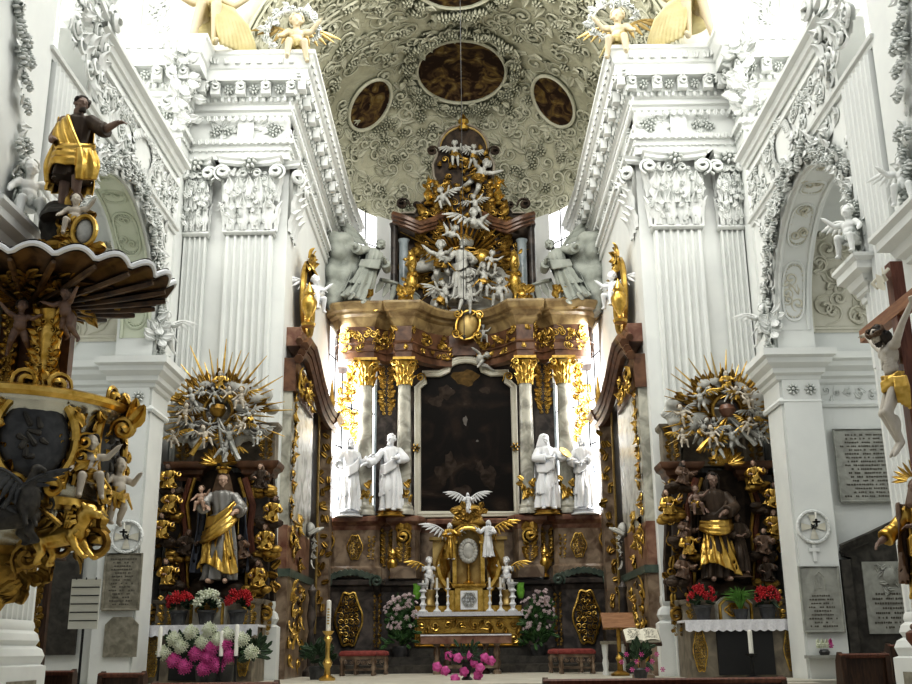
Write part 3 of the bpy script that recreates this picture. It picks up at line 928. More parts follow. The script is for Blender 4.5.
def torso(g, pel=(0, 0, .53), chest=(0, -.005, .735), sh=.105, w=1.0, child=False, pecs=True):
    pel, chest = V(pel), V(chest); mid = (pel+chest)/2
    g.ell(chest, (.098*w, .062*w, .085), 12, 8); g.ell(mid+V((0, -.006, -.01)), (.078*w, .055*w, .09), 10, 7); g.ell(pel, (.09*w, .062*w, .07), 10, 7)
    g.cap(chest+V((0, .008, .06)), chest+V((0, -.01, .145)), .038, .033, 8)
    for s in (-1, 1):
        g.cap(chest+V((s*.03, 0, .07)), chest+V((s*sh, 0, .065)), .035, .042, 8)
        if pecs: g.ell(chest+V((s*.045, -.035, .01)), (.048*w, .034*w, .045), 8, 6)
def closed_rings(g, zs, fn, seg=40):
    g.rings([[fn(z, 2*PI*j/seg) for j in range(seg)] for z in zs])
def robe(g, top=.845, hem=.03, rt=(.112, .080), rw=(.088, .066), rh=(.15, .12), waist=.58, folds=11, amp=.020, seed=0, sway=0, twist=.5, kneeL=0, kneeR=0, tail=(0, 0)):
    rr = random.Random(seed); ph = [rr.random()*6.28 for _ in range(4)]
    n = 26; zs = [hem+(top-hem)*i/n for i in range(n+1)]
    def fn(z, a):
        if z > waist:
            t = (z-waist)/(top-waist); rx = rw[0]+(rt[0]-rw[0])*sin(t*PI/2); ry = rw[1]+(rt[1]-rw[1])*sin(t*PI/2)
            if t > .8: k = math.sqrt(max(.05, 1-((t-.8)/.2)**2*.8)); rx *= k; ry *= k
            am = amp*.25
        else:
            t = (waist-z)/(waist-hem); rx = rw[0]+(rh[0]-rw[0])*t**.8; ry = rw[1]+(rh[1]-rw[1])*t**.8; am = amp*(.3+.9*t)
        f = am*(sin(folds*a+ph[0]+twist*z*9)+.6*sin((folds*.5+.5)//1*a+ph[1]-twist*z*6)+.35*sin((folds+6)*a+ph[2]))
        kk = 0
        for kn, ax in ((kneeL, -1.9), (kneeR, -1.25)):
            da = (a-(ax % (2*PI))+PI) % (2*PI)-PI
            kk += kn*math.exp(-(da/.45)**2)*math.exp(-((z-.3)/.13)**2)
        t2 = max(0, (waist-z)/(waist-hem))
        x = (rx+f+kk)*cos(a)+sway*sin(z*PI*1.2)*.5+tail[0]*t2*t2; y = (ry+f+kk)*sin(a)+tail[1]*t2*t2
        return V((x, y, z))
    closed_rings(g, zs, fn)
def shell(g, z0, z1, rfn, a0, a1, th=.014, n=22, m=26, folds=7, amp=.014, seed=0, hemfn=None, slant=0):
    """a draped sheet round the body between two angles, with thickness"""
    rr = random.Random(seed); ph = rr.random()*6.28
    def f(u, v, o):
        a = a0+(a1-a0)*u; lo = z0+(hemfn(u) if hemfn else 0); z = lo+(z1+slant*(u-.5)-lo)*v
        r = rfn(z); d = amp*(1.25-v*1.0)*(sin(folds*(u*5+.9*v)+ph)+.5*sin(folds*2.3*(u*5-.4*v)+1))
        return V(((r[0]+d+o)*cos(a), (r[1]+d+o)*sin(a), z))
    rs = []
    for j in range(n+1):
        v = j/n
        rs.append([f(i/m, v, 0) for i in range(m+1)]+[f(i/m, v, -th) for i in range(m, -1, -1)])
    g.rings(rs)
def sleeve(g, sh, el, ha, r0=.045, r1=.05, r2=.062, seed=0):
    sh, el, ha = V(sh), V(el), V(ha)
    w = el+(ha-el)*.72
    rr = random.Random(seed)
    pts = []; rad = []
    for i in range(9):
        t = i/8
        p = sh+(el-sh)*(t*2) if t < .5 else el+(w-el)*((t-.5)*2)
        pts.append(p+V((0, 0, -.012*max(0, t-.5)))); rad.append((r0+(r1-r0)*t*2 if t < .5 else r1+(r2-r1)*(t-.5)*2)+.004*(i % 2))
    g.tube(pts, rad, 10)
def wing(g, root, tip, chord=.16, feathers=8, th=.012, down=V((0, .02, -1))):
    """a feathered wing: leading edge from root to tip, feathers hanging from it in two rows"""
    root, tip = V(root), V(tip)
    L = (tip-root); mid = root+L*.5+V((0, .02, L.length*.22))
    def le(t): return root*(1-t)**2+mid*2*t*(1-t)+tip*t*t
    g.tube([le(i/8) for i in range(9)], [th*1.6-.08*th*i for i in range(9)], 6)
    for row in (0, 1):
        for i in range(feathers):
            t = (i+.4)/feathers
            p = le(t); d = (down*(1-.55*t)+L.normalized()*(.15+.85*t)).normalized()
            ln = chord*(1.0 if row == 0 else .6)*(.65+.75*t)
            g.tube([p, p+d*ln*.5+V((0, -.006*row, 0)), p+d*ln], [th*.8, chord*.14, th*.4], 6, flat=.35 if True else 1)

def drape(g, A, B, n, seg=7, k=.78):
    """cloth gathered in n ridged folds between two edges"""
    m = 10
    def on(P, t):
        P = [V(p) for p in P]; x = t*(len(P)-1); i = min(int(x), len(P)-2); f = x-i
        p0, p1, p2, p3 = P[max(i-1, 0)], P[i], P[i+1], P[min(i+2, len(P)-1)]
        return .5*((2*p1)+(p2-p0)*f+(2*p0-5*p1+4*p2-p3)*f*f+(3*p1-p0-3*p2+p3)*f**3)
    w = sum((on(A, t)-on(B, t)).length for t in (.2, .5, .8))/3/n
    for i in range(n):
        u = (i+.5)/n
        pts = []; rr = []
        for j in range(m+1):
            t = j/m; uu = min(max(u+.12/n*sin(5*t+i*1.9), 0), 1)
            p = on(A, t)*(1-uu)+on(B, t)*uu
            pts.append(p); rr.append(w*k*(1+.22*(-1)**i)*(.75+.25*sin(PI*min(max(t, .12), .92))))
        g.tube(pts, rr, seg)
    rows = [[on(A, j/m)*(1-i/n)+on(B, j/m)*i/n for i in range(n+1)] for j in range(m+1)]
    g.rings([r+[p+V((0, w*.5, 0)) for p in r[::-1]] for r in rows])
MESH = {}
def made(key, fn, voxel, smooth=3):
    if key not in MESH:
        g = G(); fn(g); MESH[key] = sculpt(key, g, voxel, smooth)
    return MESH[key]
def raw(key, fn, angle=50):
    if key not in MESH:
        g = G(); fn(g); me = g.mesh(key, [], angle); MESH[key] = me
    return MESH[key]
def fit(name, me, m, parent, sc=1, loc=(0, 0, 0), rot=(0, 0, 0), label=None):
    if not me.materials: me.materials.append(MATS[m])
    return loc_part(name, me, m, parent, loc, rot, sc, label)

# ---- putti: naked winged children in four poses
def putto_body(pose):
    def f(g):
        hc, hr = V((0, -.01, .86)), .115
        pel, ch = V((0, 0, .42)), V((0, -.01, .62))
        S = {'fly': dict(pel=(0, .10, .44), aL=((-.22, -.08, .70), (-.36, -.14, .84)), aR=((.20, -.10, .62), (.32, -.22, .66)), lL=((-.12, .02, .22), (-.16, .22, .05)), lR=((.12, .10, .26), (.20, .34, .16))),
             'sit': dict(pel=(0, .04, .40), aL=((-.21, -.05, .56), (-.26, -.2, .46)), aR=((.22, -.06, .66), (.34, -.16, .80)), lL=((-.11, -.20, .38), (-.13, -.22, .12)), lR=((.12, -.19, .40), (.17, -.12, .14))),
             'stand': dict(pel=(0, 0, .42), aL=((-.22, -.04, .58), (-.30, -.18, .66)), aR=((.22, -.06, .60), (.22, -.22, .72)), lL=((-.08, -.03, .23), (-.08, .0, .04)), lR=((.10, -.05, .24), (.11, .06, .05))),
             'dive': dict(pel=(.12, .12, .62), aL=((-.22, -.08, .60), (-.34, -.16, .48)), aR=((.20, -.08, .52), (.28, -.20, .40)), lL=((.10, .2, .86), (.24, .30, 1.02)), lR=((.30, .14, .80), (.46, .2, .94)))}[pose]
        pel = V(S['pel'])
        g.ell(ch, (.125, .09, .10), 10, 8); g.ell((pel+ch)/2+V((0, -.03, -.01)), (.12, .10, .12), 10, 8); g.ell(pel, (.12, .095, .09), 10, 8)
        g.cap(ch+V((0, 0, .08)), hc, .05, .06)
        head_(g, hc, hr, child=True)
        for s, A in ((-1, S['aL']), (1, S['aR'])):
            sh = ch+V((s*.115, 0, .05)); limb(g, sh, A[0], A[1], .055, .046, .034)
            g.ell(V(A[0])*.5+sh*.5, .056, 8, 6)
            hand_(g, A[1], V(A[1])-V(A[0]), .085, -s)
        for s, K in ((-1, S['lL']), (1, S['lR'])):
            hp = pel+V((s*.065, 0, -.02)); limb(g, hp, K[0], K[1], .085, .062, .040)
            k, an = V(K[0]), V(K[1]); d = (an-k).normalized(); fo = an+(V((0, -1, 0))-d*(-d.y)).normalized()*.075+d*.03
            g.ell((k+an)/2+V((0, .012, 0)), .056, 8, 6); g.cap(an+d*.02, fo, .036, .028)
    return f
def putto(parent, pose, loc, h, rotz=0, skin='skin', hair='hair_brown', wings='gold', cloth=None, tilt=(0, 0), name='putto', flip=1, detail=False, label=None):
    """a carved putto as a part; body is the part, hair, wings and loincloth hang under it"""
    b = fit(name, made('putto_'+pose, putto_body(pose), .014, 2), skin, parent, (h*flip, h, h), loc, (tilt[0], tilt[1], rotz), label)
    def hf(g): hair_(g, (0, -.01, .86), .115, seed=4)
    fit('hair', made('putto_hair', hf, .02, 2), hair, b)
    if wings:
        def wf(g):
            for s in (-1, 1): wing(g, (s*.05, .10, .66), (s*.42, .22, .86), .26, 6, .02)
        fit('wings', raw('putto_wings', wf), wings, b)
    if cloth:
        z = .42
        def cf(g):
            closed_rings(g, [.32+.018*i for i in range(11)], lambda z, a: V(((.14+.02*sin(5*a+z*40))*cos(a), (.12+.018*sin(7*a-z*30))*sin(a), z+.03*sin(a*2))), 28)
            for k in range(5): g.tube([(-.14, -.06, .46-.02*k), (0, -.13, .40-.01*k), (.15, -.04, .44), (.24+.02*k, .06, .36-.03*k)], [.02, .026, .028, .012], 6)
        fit('loincloth', raw('putto_cloth', cf), cloth, b)
    return b

# ---- draped standing figures
def saint_meshes(key, armL, armR, head=(0, -.02, .925), hrot=(0, 0, 0), beard=False, long=True, seed=0, veil=False, mantle=True, folds=11, kneeL=.05, kneeR=0, vox=.011, bald=False, sway=.05, mitre=False, hatR=.063):
    m = Euler(hrot).to_matrix()
    hc = V(head)
    def body(g):
        g.cap((0, 0, .79), (0, 0, .5), .045, .05); g.cap((-.09, 0, .79), (.09, 0, .79), .035, .035)
        for s in (-1, 1): g.cap((0, 0, .5), (s*.06, -.01, .03), .04, .028)
        g.cap((0, 0, .80), hc+V((0, .01, -.02)), .033, .034); head_(g, hc, hatR, m)
        for s, A in ((-1, armL), (1, armR)):
            limb(g, (s*.09, 0, .79), A[0], A[1], .030, .030, .024); d = V(A[1])-V(A[0]); hand_(g, A[1], d, .085, -s)
        for s in (-1, 1): g.cap((s*.06, -.01, .03), (s*.075, -.15, .018), .028, .022)
    def rb(g):
        robe(g, seed=seed, folds=folds, kneeL=kneeL, kneeR=kneeR, sway=sway)
        for s, A in ((-1, armL), (1, armR)): sleeve(g, (s*.095, 0, .795), A[0], A[1], seed=seed)
        g.tube([(.10*cos(a), .075*sin(a), .60) for a in [2*PI*i/20 for i in range(21)]], .012, 6)
    def mn(g):
        shell(g, .10, .80, lambda z: (.135+.05*(1-z), .10+.05*(1-z)), .25, PI-.25, seed=seed, folds=7, amp=.014)
        shell(g, .22, .56, lambda z: (.098+.13*(.6-z), .078+.11*(.6-z)), -PI*.98, -PI*.16, seed=seed+1, folds=6, amp=.011, hemfn=lambda u: -.06*sin(u*PI*1.3)+.1*u, slant=.1)
        for k in range(5): g.tube([(-.13, -.02, .50+.022*k), (-.03, -.125, .48+.026*k), (.07, -.115, .54+.03*k), (.13, -.02, .66+.022*k), (.10, .06, .76)], [.012, .017, .018, .016, .01], 6)
    def hr(g):
        if veil:
            for i in range(12):
                t = i/11
                g.ell(hc+m @ V((0, .022+.01*t, .03-.13*t)), (.066+.035*t, .058+.02*t, .05), 12, 6)
            hair_(g, hc, hatR*.96, m, False, beard, seed)
        else: hair_(g, hc, hatR, m, long, beard, seed, bald)
    out = {'body': made(key+'_body', body, vox*.55, 1), 'robe': made(key+'_robe', rb, vox*.75, 2), 'hair': made(key+'_hair', hr, vox*.9, 2)}
    if mantle: out['mantle'] = made(key+'_mantle', mn, vox*.75, 2)
    return out
def saint(root, ms, mats, base=None):
    """parts of a draped figure under root, one unit tall"""
    for k in ('body', 'robe', 'mantle', 'hair'):
        if k in ms and mats.get(k): fit({'hair': mats.get('hairname', 'hair')}.get(k, k), ms[k], mats[k], root)
    if base:
        def bf(g): g.lathe((0, 0, 0), [(.001, -.06), (.19, -.06), (.19, -.045), (.16, -.035), (.16, -.012), (.185, 0), (.001, .0)], 20)
        fit('base', raw('figure_base', bf), base, root)
S_A = saint_meshes('saint_open', ((-.20, -.05, .66), (-.30, -.16, .60)), ((.21, -.03, .66), (.10, -.16, .66)), beard=True, long=False, hrot=(0, .1, -.35), seed=3, head=(.01, -.03, .925))
S_B = saint_meshes('saint_veiled', ((-.16, -.06, .66), (.02, -.17, .66)), ((.20, -.04, .67), (.19, -.17, .72)), veil=True, hrot=(.2, -.15, .5), head=(-.015, -.03, .92), seed=5, folds=9)
S_C = saint_meshes('saint_staff', ((-.20, -.02, .66), (-.17, -.17, .58)), ((.18, -.02, .64), (.25, -.14, .74)), beard=True, long=True, hrot=(0, 0, .4), seed=8)
S_D = saint_meshes('saint_book', ((-.17, -.05, .64), (-.03, -.15, .60)), ((.18, -.05, .64), (.06, -.16, .62)), hrot=(.15, 0, -.3), seed=9, folds=13)
S_M = saint_meshes('virgin', ((-.18, -.07, .68), (-.12, -.17, .66)), ((.19, -.04, .66), (.14, -.17, .62)), veil=True, hrot=(.12, 0, .12), seed=12, folds=10, kneeL=.05)
# half figures for the little carved busts of the side altars
def bust_body(g):
    g.cap((0, 0, .79), (0, 0, .5), .045, .05); g.cap((-.09, 0, .79), (.09, 0, .79), .035, .035); head_(g, (0, -.02, .925), .075); g.cap((0, 0, .84), (0, 0, .9), .034, .034)
    for s, A in ((-1, ((-.2, -.06, .66), (-.08, -.18, .64))), (1, ((.21, -.05, .66), (.24, -.2, .72)))):
        limb(g, (s*.09, 0, .79), A[0], A[1], .03, .034, .03); hand_(g, A[1], V(A[1])-V(A[0]), .1, -s)
def bust_robe(g):
    robe(g, hem=.42, rh=(.17, .14), waist=.62, seed=2, folds=9, amp=.03)
    for s, A in ((-1, ((-.2, -.06, .66), (-.08, -.18, .64))), (1, ((.21, -.05, .66), (.24, -.2, .72)))): sleeve(g, (s*.1, 0, .8), A[0], A[1], .055, .06, .07)
    for k in range(5): g.tube([(-.15, -.04, .48+.03*k), (-.02, -.15, .44+.03*k), (.10, -.13, .52+.035*k), (.14, -.02, .66+.03*k)], [.008, .0145, .015, .008], 6)
    for k in range(4): g.tube([(-.16, .0, .45), (-.05+.03*k, -.14, .40), (.12, -.1, .38), (.2, .02, .43)], [.012, .020, .020, .01], 6)
def bust_hair(g): hair_(g, (0, -.02, .925), .075, None, True, True, 6)
def bust_hair2(g): hair_(g, (0, -.02, .925), .075, None, True, False, 7)
def bust(parent, loc, h, rotz, robe_m, skin='skin', hair='hair_brown', beard=True, tilt=0):
    """half-length figure; loc is the middle of its lap"""
    b = fit('saint_bust', made('bust_robe', bust_robe, .011, 2), robe_m, parent, h, V(loc)-V((0, 0, .45*h)), (0, tilt, rotz))
    fit('body', made('bust_body', bust_body, .009, 1), skin, b)
    fit('hair', made('bust_hair' if beard else 'bust_hair2', bust_hair if beard else bust_hair2, .014, 2), hair, b)
    return b
# ---- seated giant in a robe, for the cornice and the altar's glory
def seated_body(g):
    torso(g, pel=(0, .05, .40), chest=(0, 0, .62), pecs=False); head_(g, (0, -.03, .82), .07); g.cap((0, 0, .70), (0, -.02, .8), .036, .036)
    for s, A in ((-1, ((-.22, -.08, .58), (-.30, -.26, .50))), (1, ((.23, -.04, .60), (.38, -.12, .66)))):
        limb(g, (s*.105, 0, .68), A[0], A[1], .045, .036, .026); hand_(g, A[1], V(A[1])-V(A[0]), .09, -s)
    for s in (-1, 1):
        k = V((s*.13, -.26, .36)); an = V((s*.15, -.22, .05)); limb(g, (s*.07, .03, .38), k, an, .07, .052, .032); g.cap(an, an+V((s*.02, -.11, -.03)), .03, .022)
def seated_robe(g):
    robe(g, top=.72, hem=.34, rt=(.11, .075), rw=(.10, .075), rh=(.16, .16), waist=.5, seed=5, folds=9)
    for s in (-1, 1):
        k = V((s*.13, -.26, .38)); g.cap((s*.06, .05, .38), k, .095, .082, 12)
        for q in range(3): g.tube([(s*(.05+.05*q), -.02, .46), (s*(.08+.05*q), -.2, .46-.02*q), k+V((s*.03*q-.02, -.06, .0)), k+V((s*(.02*q), -.05, -.26))], [.02, .03, .03, .035], 6)
        sleeve(g, (s*.1, 0, .68), (s*.22, -.06, .59), (s*.34, -.18, .58), .055, .06, .07)
    for q in range(9):
        x = -.2+.05*q; g.tube([(x*.9, -.30+.02*abs(q-4), .36), (x, -.29, .22), (x*1.15, -.25+.02*(q % 2), .08)], [.035, .04, .034], 6)
    g.ell((0, -.16, .32), (.2, .16, .08), 14, 6)
def seated_hair(g): hair_(g, (0, -.03, .82), .07, None, True, True, 9)
def seated(root, skin, robe_m, hair):
    fit('body', made('seated_body', seated_body, .007, 1), skin, root)
    fit('robe', made('seated_robe', seated_robe, .010, 2), robe_m, root)
    fit('hair', made('seated_hair', seated_hair, .012, 2), hair, root)

def giant_body(g):
    torso(g, pel=(0, .05, .40), chest=(0, 0, .62)); head_(g, (0, -.03, .82), .07); g.cap((0, 0, .70), (0, -.02, .8), .036, .036)
    for s, A in ((-1, ((-.22, -.04, .58), (-.30, -.2, .52))), (1, ((.23, -.02, .60), (.38, -.1, .66)))):
        limb(g, (s*.105, 0, .68), A[0], A[1], .045, .036, .026); hand_(g, A[1], V(A[1])-V(A[0]), .09, -s)
    for s, k, an in ((-1, V((-.10, -.22, .46)), V((-.20, -.14, .05))), (1, V((.06, -.26, .44)), V((.05, -.12, .07)))):
        limb(g, (s*.07, .03, .38), k, an, .085, .062, .036, 12); g.ell(k*.65+an*.35+V((0, .03, 0)), (.058, .06, .1), 10, 7); g.cap(an, an+V((s*.03, -.12, -.035)), .032, .024)
def giant_drape(g):
    for q in range(9):
        x = -.02+.028*q
        g.tube([(x-.02, .02, .52), (x+.02, -.16, .54-.01*q), (x+.05, -.27+.012*q, .47-.008*q), (x+.09+.01*q, -.24+.02*q, .32), (x+.12+.016*q, -.20+.03*q, .16), (x+.15+.016*q, -.16+.03*q, .02)], [.03, .036, .036, .034, .034, .022], 7)
    for q in range(6): g.tube([(-.16, -.02, .42+.02*q), (-.04, -.12, .40+.02*q), (.1, -.1, .44+.02*q), (.2, .03, .5)], [.02, .03, .03, .02], 6)
    g.ell((.0, .08, .36), (.22, .16, .14), 14, 7)
def giant(root, skin, robe_m, hair, flip=1):
    b = fit('body', made('giant_body', giant_body, .007, 2), skin, root, (flip, 1, 1)); fit('robe', made('giant_drape', giant_drape, .010, 2), robe_m, b)
    fit('hair', made('seated_hair', seated_hair, .012, 2), hair, b)
# ================================================================ the high altar
YA = 27.2
def ax(px): return (px-468)/38.2
HA = thing('high_altar', 'tall dark marble and gold high altar with columns and a dark painting in the apse', 'altar', (0, YA, 1.1))
def rel(root, p): return V(p)-V(root.location)
# steps and the lower storey of dark marble
g = G()
for i, (x, d, z) in enumerate(((3.5, 2.3, .0), (2.35, 1.55, .18), (2.15, 1.25, .36))): g.box(-x, x, YA-d, 29, 1.1+z, 1.1+z+.18)
obj('steps', g, 'stone_dark', HA, smooth=False)
g = G()
P0 = [(-3.55, 28.2), (-3.55, 26.9), (-3.42, 26.75), (-2.35, 26.75), (-2.2, 26.9), (-2.2, 27.15), (-1.3, 27.15), (-1.3, 27.4), (1.3, 27.4), (1.3, 27.15), (2.2, 27.15), (2.2, 26.9), (2.35, 26.75), (3.42, 26.75), (3.55, 26.9), (3.55, 28.2)]
g.mould(P0, [(.04, 1.1), (.04, 1.5), (.0, 1.58), (0, 3.02), (.03, 3.06), (.05, 3.14), (.12, 3.18), (.13, 3.28), (.0, 3.34), (-1.2, 3.34)], side=-1)
obj('lower_storey', g, 'marble_dark', HA, angle=30)
for s in (-1, 1):                                         # rolled tops of the outer blocks
    g = G()
    for k in range(9):
        g.tube([(s*(2.38+.13*k), 26.62, 3.36+.12*sin(PI*k/8)), (s*(2.38+.13*k), 26.9, 3.38+.12*sin(PI*k/8))], .09, 6)
    g.at_((s*2.25, 26.55, 3.25)); g.scroll(.17, .07, 1.6, -s, 6, 20, tail=0)
    g.at_((s*3.5, 26.55, 3.25)); g.scroll(.15, .06, 1.6, s, 6, 20, tail=0); g.id_()
    obj('scroll_top', g, 'marble_green', HA)
def lattice(g, c, w, h, y):
    """pierced gilt panel with a wavy outline"""
    x0, z0 = c
    out = []
    for i in range(40):
        a = 2*PI*i/40
        out.append((x0+w/2*cos(a)*(1+.10*cos(4*a)), y, z0+h/2*sin(a)*(1+.08*cos(6*a))))
    g.tube(out+[out[0]], w*.05, 5)
    r = random.Random(4)
    nx, nz = 4, max(4, int(h/w*4.2))
    for i in range(nx):
        for j in range(nz):
            u, v = (i+.5)/nx*2-1, (j+.5)/nz*2-1
            if abs(u)*.9 > math.sqrt(max(0, 1-v*v*.9)): continue
            g.at_((x0+u*w*.42, y, z0+v*h*.46), ry=r.random()*6.28); g.scroll(w*.13, w*.045, 1.3, r.choice((-1, 1)), 4, 10)
    g.id_()
def swag(g, c, w, h, y, n=14, seed=0):
    """dense upright gilt relief"""
    r = random.Random(seed); n = int(n*1.8)
    for i in range(n):
        t = (i+.5)/n
        for s in (-1, 1):
            g.at_((c[0]+s*w*.25*(.5+r.random()*.6), y, c[1]-h/2+h*t), ry=s*(.5+r.random())); 
            g.leaf(w*.55, w*.34, .6, 3, 5) if i % 2 else g.scroll(w*.17, w*.06, 1.4, s, 5, 12)
    g.id_()
for s in (-1, 1):
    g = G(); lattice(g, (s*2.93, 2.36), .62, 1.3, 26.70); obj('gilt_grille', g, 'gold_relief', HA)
    g = G(); swag(g, (s*2.24, 2.3), .2, 1.25, 26.78, 10, 3); obj('gilt_relief', g, 'gold_old', HA)
# pedestal storey
P1 = [(-3.5, 28.2), (-3.5, 27.05), (-3.35, 26.95), (-2.32, 26.95), (-2.22, 27.05), (-2.22, 27.3), (-1.88, 27.3), (-1.88, 27.0), (-1.32, 27.0), (-1.22, 27.2), (-1.22, 27.75), (1.22, 27.75), (1.22, 27.2), (1.32, 27.0), (1.88, 27.0), (1.88, 27.3), (2.22, 27.3), (2.22, 27.05), (2.32, 26.95), (3.35, 26.95), (3.5, 27.05), (3.5, 28.2)]
def half(P, cut): return P
g = G()
g.mould(P1, [(.06, 3.34), (.06, 3.6), (.0, 3.66), (0, 4.55), (.02, 4.6)], side=-1)
obj('pedestals', g, 'marble_brown', HA, angle=30)
g = G()
g.mould(P1, [(.0, 4.55), (.03, 4.6), (.04, 4.66), (.10, 4.7), (.16, 4.76), (.17, 4.85), (.12, 4.9), (-1.0, 4.92)], side=-1)
obj('ledge', g, 'marble_red', HA, angle=30)
for s in (-1, 1):
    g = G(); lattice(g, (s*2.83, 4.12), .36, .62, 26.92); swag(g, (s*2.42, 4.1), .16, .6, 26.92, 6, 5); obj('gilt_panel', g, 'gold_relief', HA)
    g = G(); swag(g, (s*2.05, 4.1), .30, .9, 27.22, 9, 7); obj('gilt_relief', g, 'gold_relief', HA)
    g = G()
    g.at_((s*1.6, 26.85, 4.38)); g.scroll(.20, .09, 1.7, s, 6, 22, tail=0)
    g.at_((s*1.6, 26.88, 4.3)); g.leaf(.9, .4, -.3, 3, 7); g.id_(); swag(g, (s*1.6, 4.1), .34, .7, 26.9, 8, 9)
    g.id_(); obj('gilt_console', g, 'gold_relief', HA)
    g = G(); g.at_((s*3.55, 26.95, 4.3)); g.scroll(.2, .08, 1.6, s, 6, 20); g.at_((s*3.55, 26.95, 4.35)); g.leaf(.4, .3, -.5, 3, 6); g.id_(); obj('gilt_console', g, 'gold_relief', HA)
# columns
def column(root, x, y, z0, z1, r, shaft='marble_grey', front=True):
    c = G(); c.lathe((x, y, z0), [(r*1.45, 0), (r*1.45, .10), (r*1.3, .14), (r*1.35, .2), (r*1.12, .26), (r*1.02, .32), (r*1.0, .34), (r*1.0, (z1-z0)*.4), (r*.88, z1-z0-.7), (r*.9, z1-z0-.66), (.001, z1-z0-.66)], 20)
    o = obj('column', c, shaft, root)
    k = G(); rr = random.Random(1)
    for row, (zz, n, L) in enumerate(((z1-.72, 9, .34), (z1-.48, 9, .36))):
        for i in range(n):
            a = 2*PI*(i+.5*row)/n
            k.at_((x+r*(1+.1*row)*cos(a), y+r*(1+.1*row)*sin(a), zz), rz=a+PI/2); k.leaf(L, .2, .6, 3, 5)
    for sx in (-1, 1):
        for q in (-1, 1):
            k.at_((x+sx*r*1.35, y+q*r*1.25, z1-.16)); k.scroll(.11, .05, 1.5, -sx, 5, 16, tail=0)
    k.id_(); k.cbox((x, y, z1-.03), r*3.1, r*3.1, .07)
    k.lathe((x, y, z1-.7), [(r*.9, 0), (r*1.0, .3), (r*1.3, .62)], 14)
    obj('capital', k, 'gold', o)
    b = G()
    for i in range(14):                                   # gilt ornament hung on the foot of the shaft
        a = -PI/2+(rr.random()-.5)*2.4
        b.at_((x+r*1.03*cos(a), y+r*1.03*sin(a), z0+.3+.55*rr.random()), rz=a+PI/2, ry=rr.random()*6.28); b.leaf(.22, .15, .4, 3, 4)
    b.id_(); obj('gilt_ornament', b, 'gold_relief', o)
ZC0, ZC1 = 4.92, 9.05
for s in (-1, 1):
    column(HA, s*1.60, 27.0, ZC0, ZC1, .19)
    column(HA, s*2.62, 27.05, ZC0, ZC1, .20)
    g = G(); g.box(*sorted((s*1.84, s*2.36)), 27.45, 27.7, ZC0, ZC1); obj('pilaster', g, 'marble_dark', HA, smooth=False)
    g = G(); swag(g, (s*2.1, 8.3), .36, 1.3, 27.42, 12, 13); obj('gilt_relief', g, 'gold_relief', HA)
    # narrow light strip beside the pilaster
    g = G(); g.box(*sorted((s*2.36, s*2.42)), 27.35, 27.45, ZC0, ZC1-.6); obj('marble_strip', g, 'marble_blue', HA, smooth=False)
    # leafy gilt wing hanging outside the outer column
    g = G(); r = random.Random(17)
    for i in range(80):
        t = r.random(); u = r.random()
        x = s*(2.95+.42*u*sin(PI*min(1, t*1.1))); z = 8.95-2.1*t
        g.at_((x, 27.2+.1*r.random(), z), ry=r.random()*6.28)
        g.leaf(.22, .11, .6, 3, 5) if i % 3 else g.scroll(.1, .03, 1.4, r.choice((-1, 1)), 5, 14)
    g.id_(); obj('gilt_wing', g, 'gold', HA)
# back wall behind the columns and round the painting
g = G(); g.box(-1.9, 1.9, 27.95, 28.1, 3.3, 10.7); obj('back_panel', g, 'marble_dark', HA, smooth=False)
# altar painting in its shouldered frame
def pic_outline(k=1.0):
    pts = [(-1.30, 5.05), (1.30, 5.05), (1.30, 8.45), (1.12, 8.62), (1.12, 8.85), (.70, 8.85), (.48, 8.95)]
    pts += [(.48*cos(a)-0, 8.98+.26*sin(a)) for a in [PI*i/8 for i in range(1, 8)]]
    pts += [(-.48, 8.95), (-.70, 8.85), (-1.12, 8.85), (-1.12, 8.62), (-1.30, 8.45)]
    return [(x*k, 7.0+(z-7.0)*k) for x, z in pts]
XP = .02
g = G(); g.ext([(x+XP, z) for x, z in pic_outline(.97)], 27.88, 27.94); pt = obj('painting', g, 'painting_altar', HA, smooth=False)
r = random.Random(23)
for nm, m, bl in (('painted_glory', 'paint_gold', [(0, 8.75, .36, .22)]),
                  ('painted_figures', 'paint_flesh', [(-.55, 8.35, .22, .2), (-.8, 8.1, .2, .14), (-.45, 6.4, .16, .3), (-.65, 6.1, .2, .28), (.35, 6.3, .1, .15), (.6, 6.0, .2, .3), (-.1, 5.6, .25, .2), (.55, 8.4, .15, .1), (.1, 5.4, .2, .12)]),
                  ('painted_light', 'paint_light', [(-.02, 7.55, .06, .13), (-.5, 8.45, .1, .08), (-.42, 6.55, .05, .07), (.3, 7.0, .04, .03)])):
    for x, z, a, b in bl:
        g = G(); n = 18
        g.add([(x+XP+a*cos(2*PI*i/n)*(1+.25*sin(3*2*PI*i/n+x*9)), 27.874-.002*a, z+b*sin(2*PI*i/n)*(1+.2*cos(5*2*PI*i/n))) for i in range(n)], [tuple(range(n))])
        obj(nm, g, m, pt, smooth=False)
g = G()
Q = [(x+XP, 27.84, z) for x, z in pic_outline(1.0)]
g.tube(Q+[Q[0]], .085, 8); g.tube([(x+XP, 27.80, z) for x, z in pic_outline(1.035)]+[(pic_outline(1.035)[0][0]+XP, 27.80, pic_outline(1.035)[0][1])], .05, 6)
obj('picture_frame', g, 'stucco_tan', HA)
for s in (-1, 1):
    g = G(); g.at_((s*1.33, 27.75, 6.8)); g.rosette(.14, 6, .5); obj('gilt_boss', g, 'gold', HA)
    g = G(); g.at_((s*1.2, 27.75, 8.75)); g.scroll(.13, .05, 1.5, s, 5, 16); obj('gilt_curl', g, 'gold', HA)
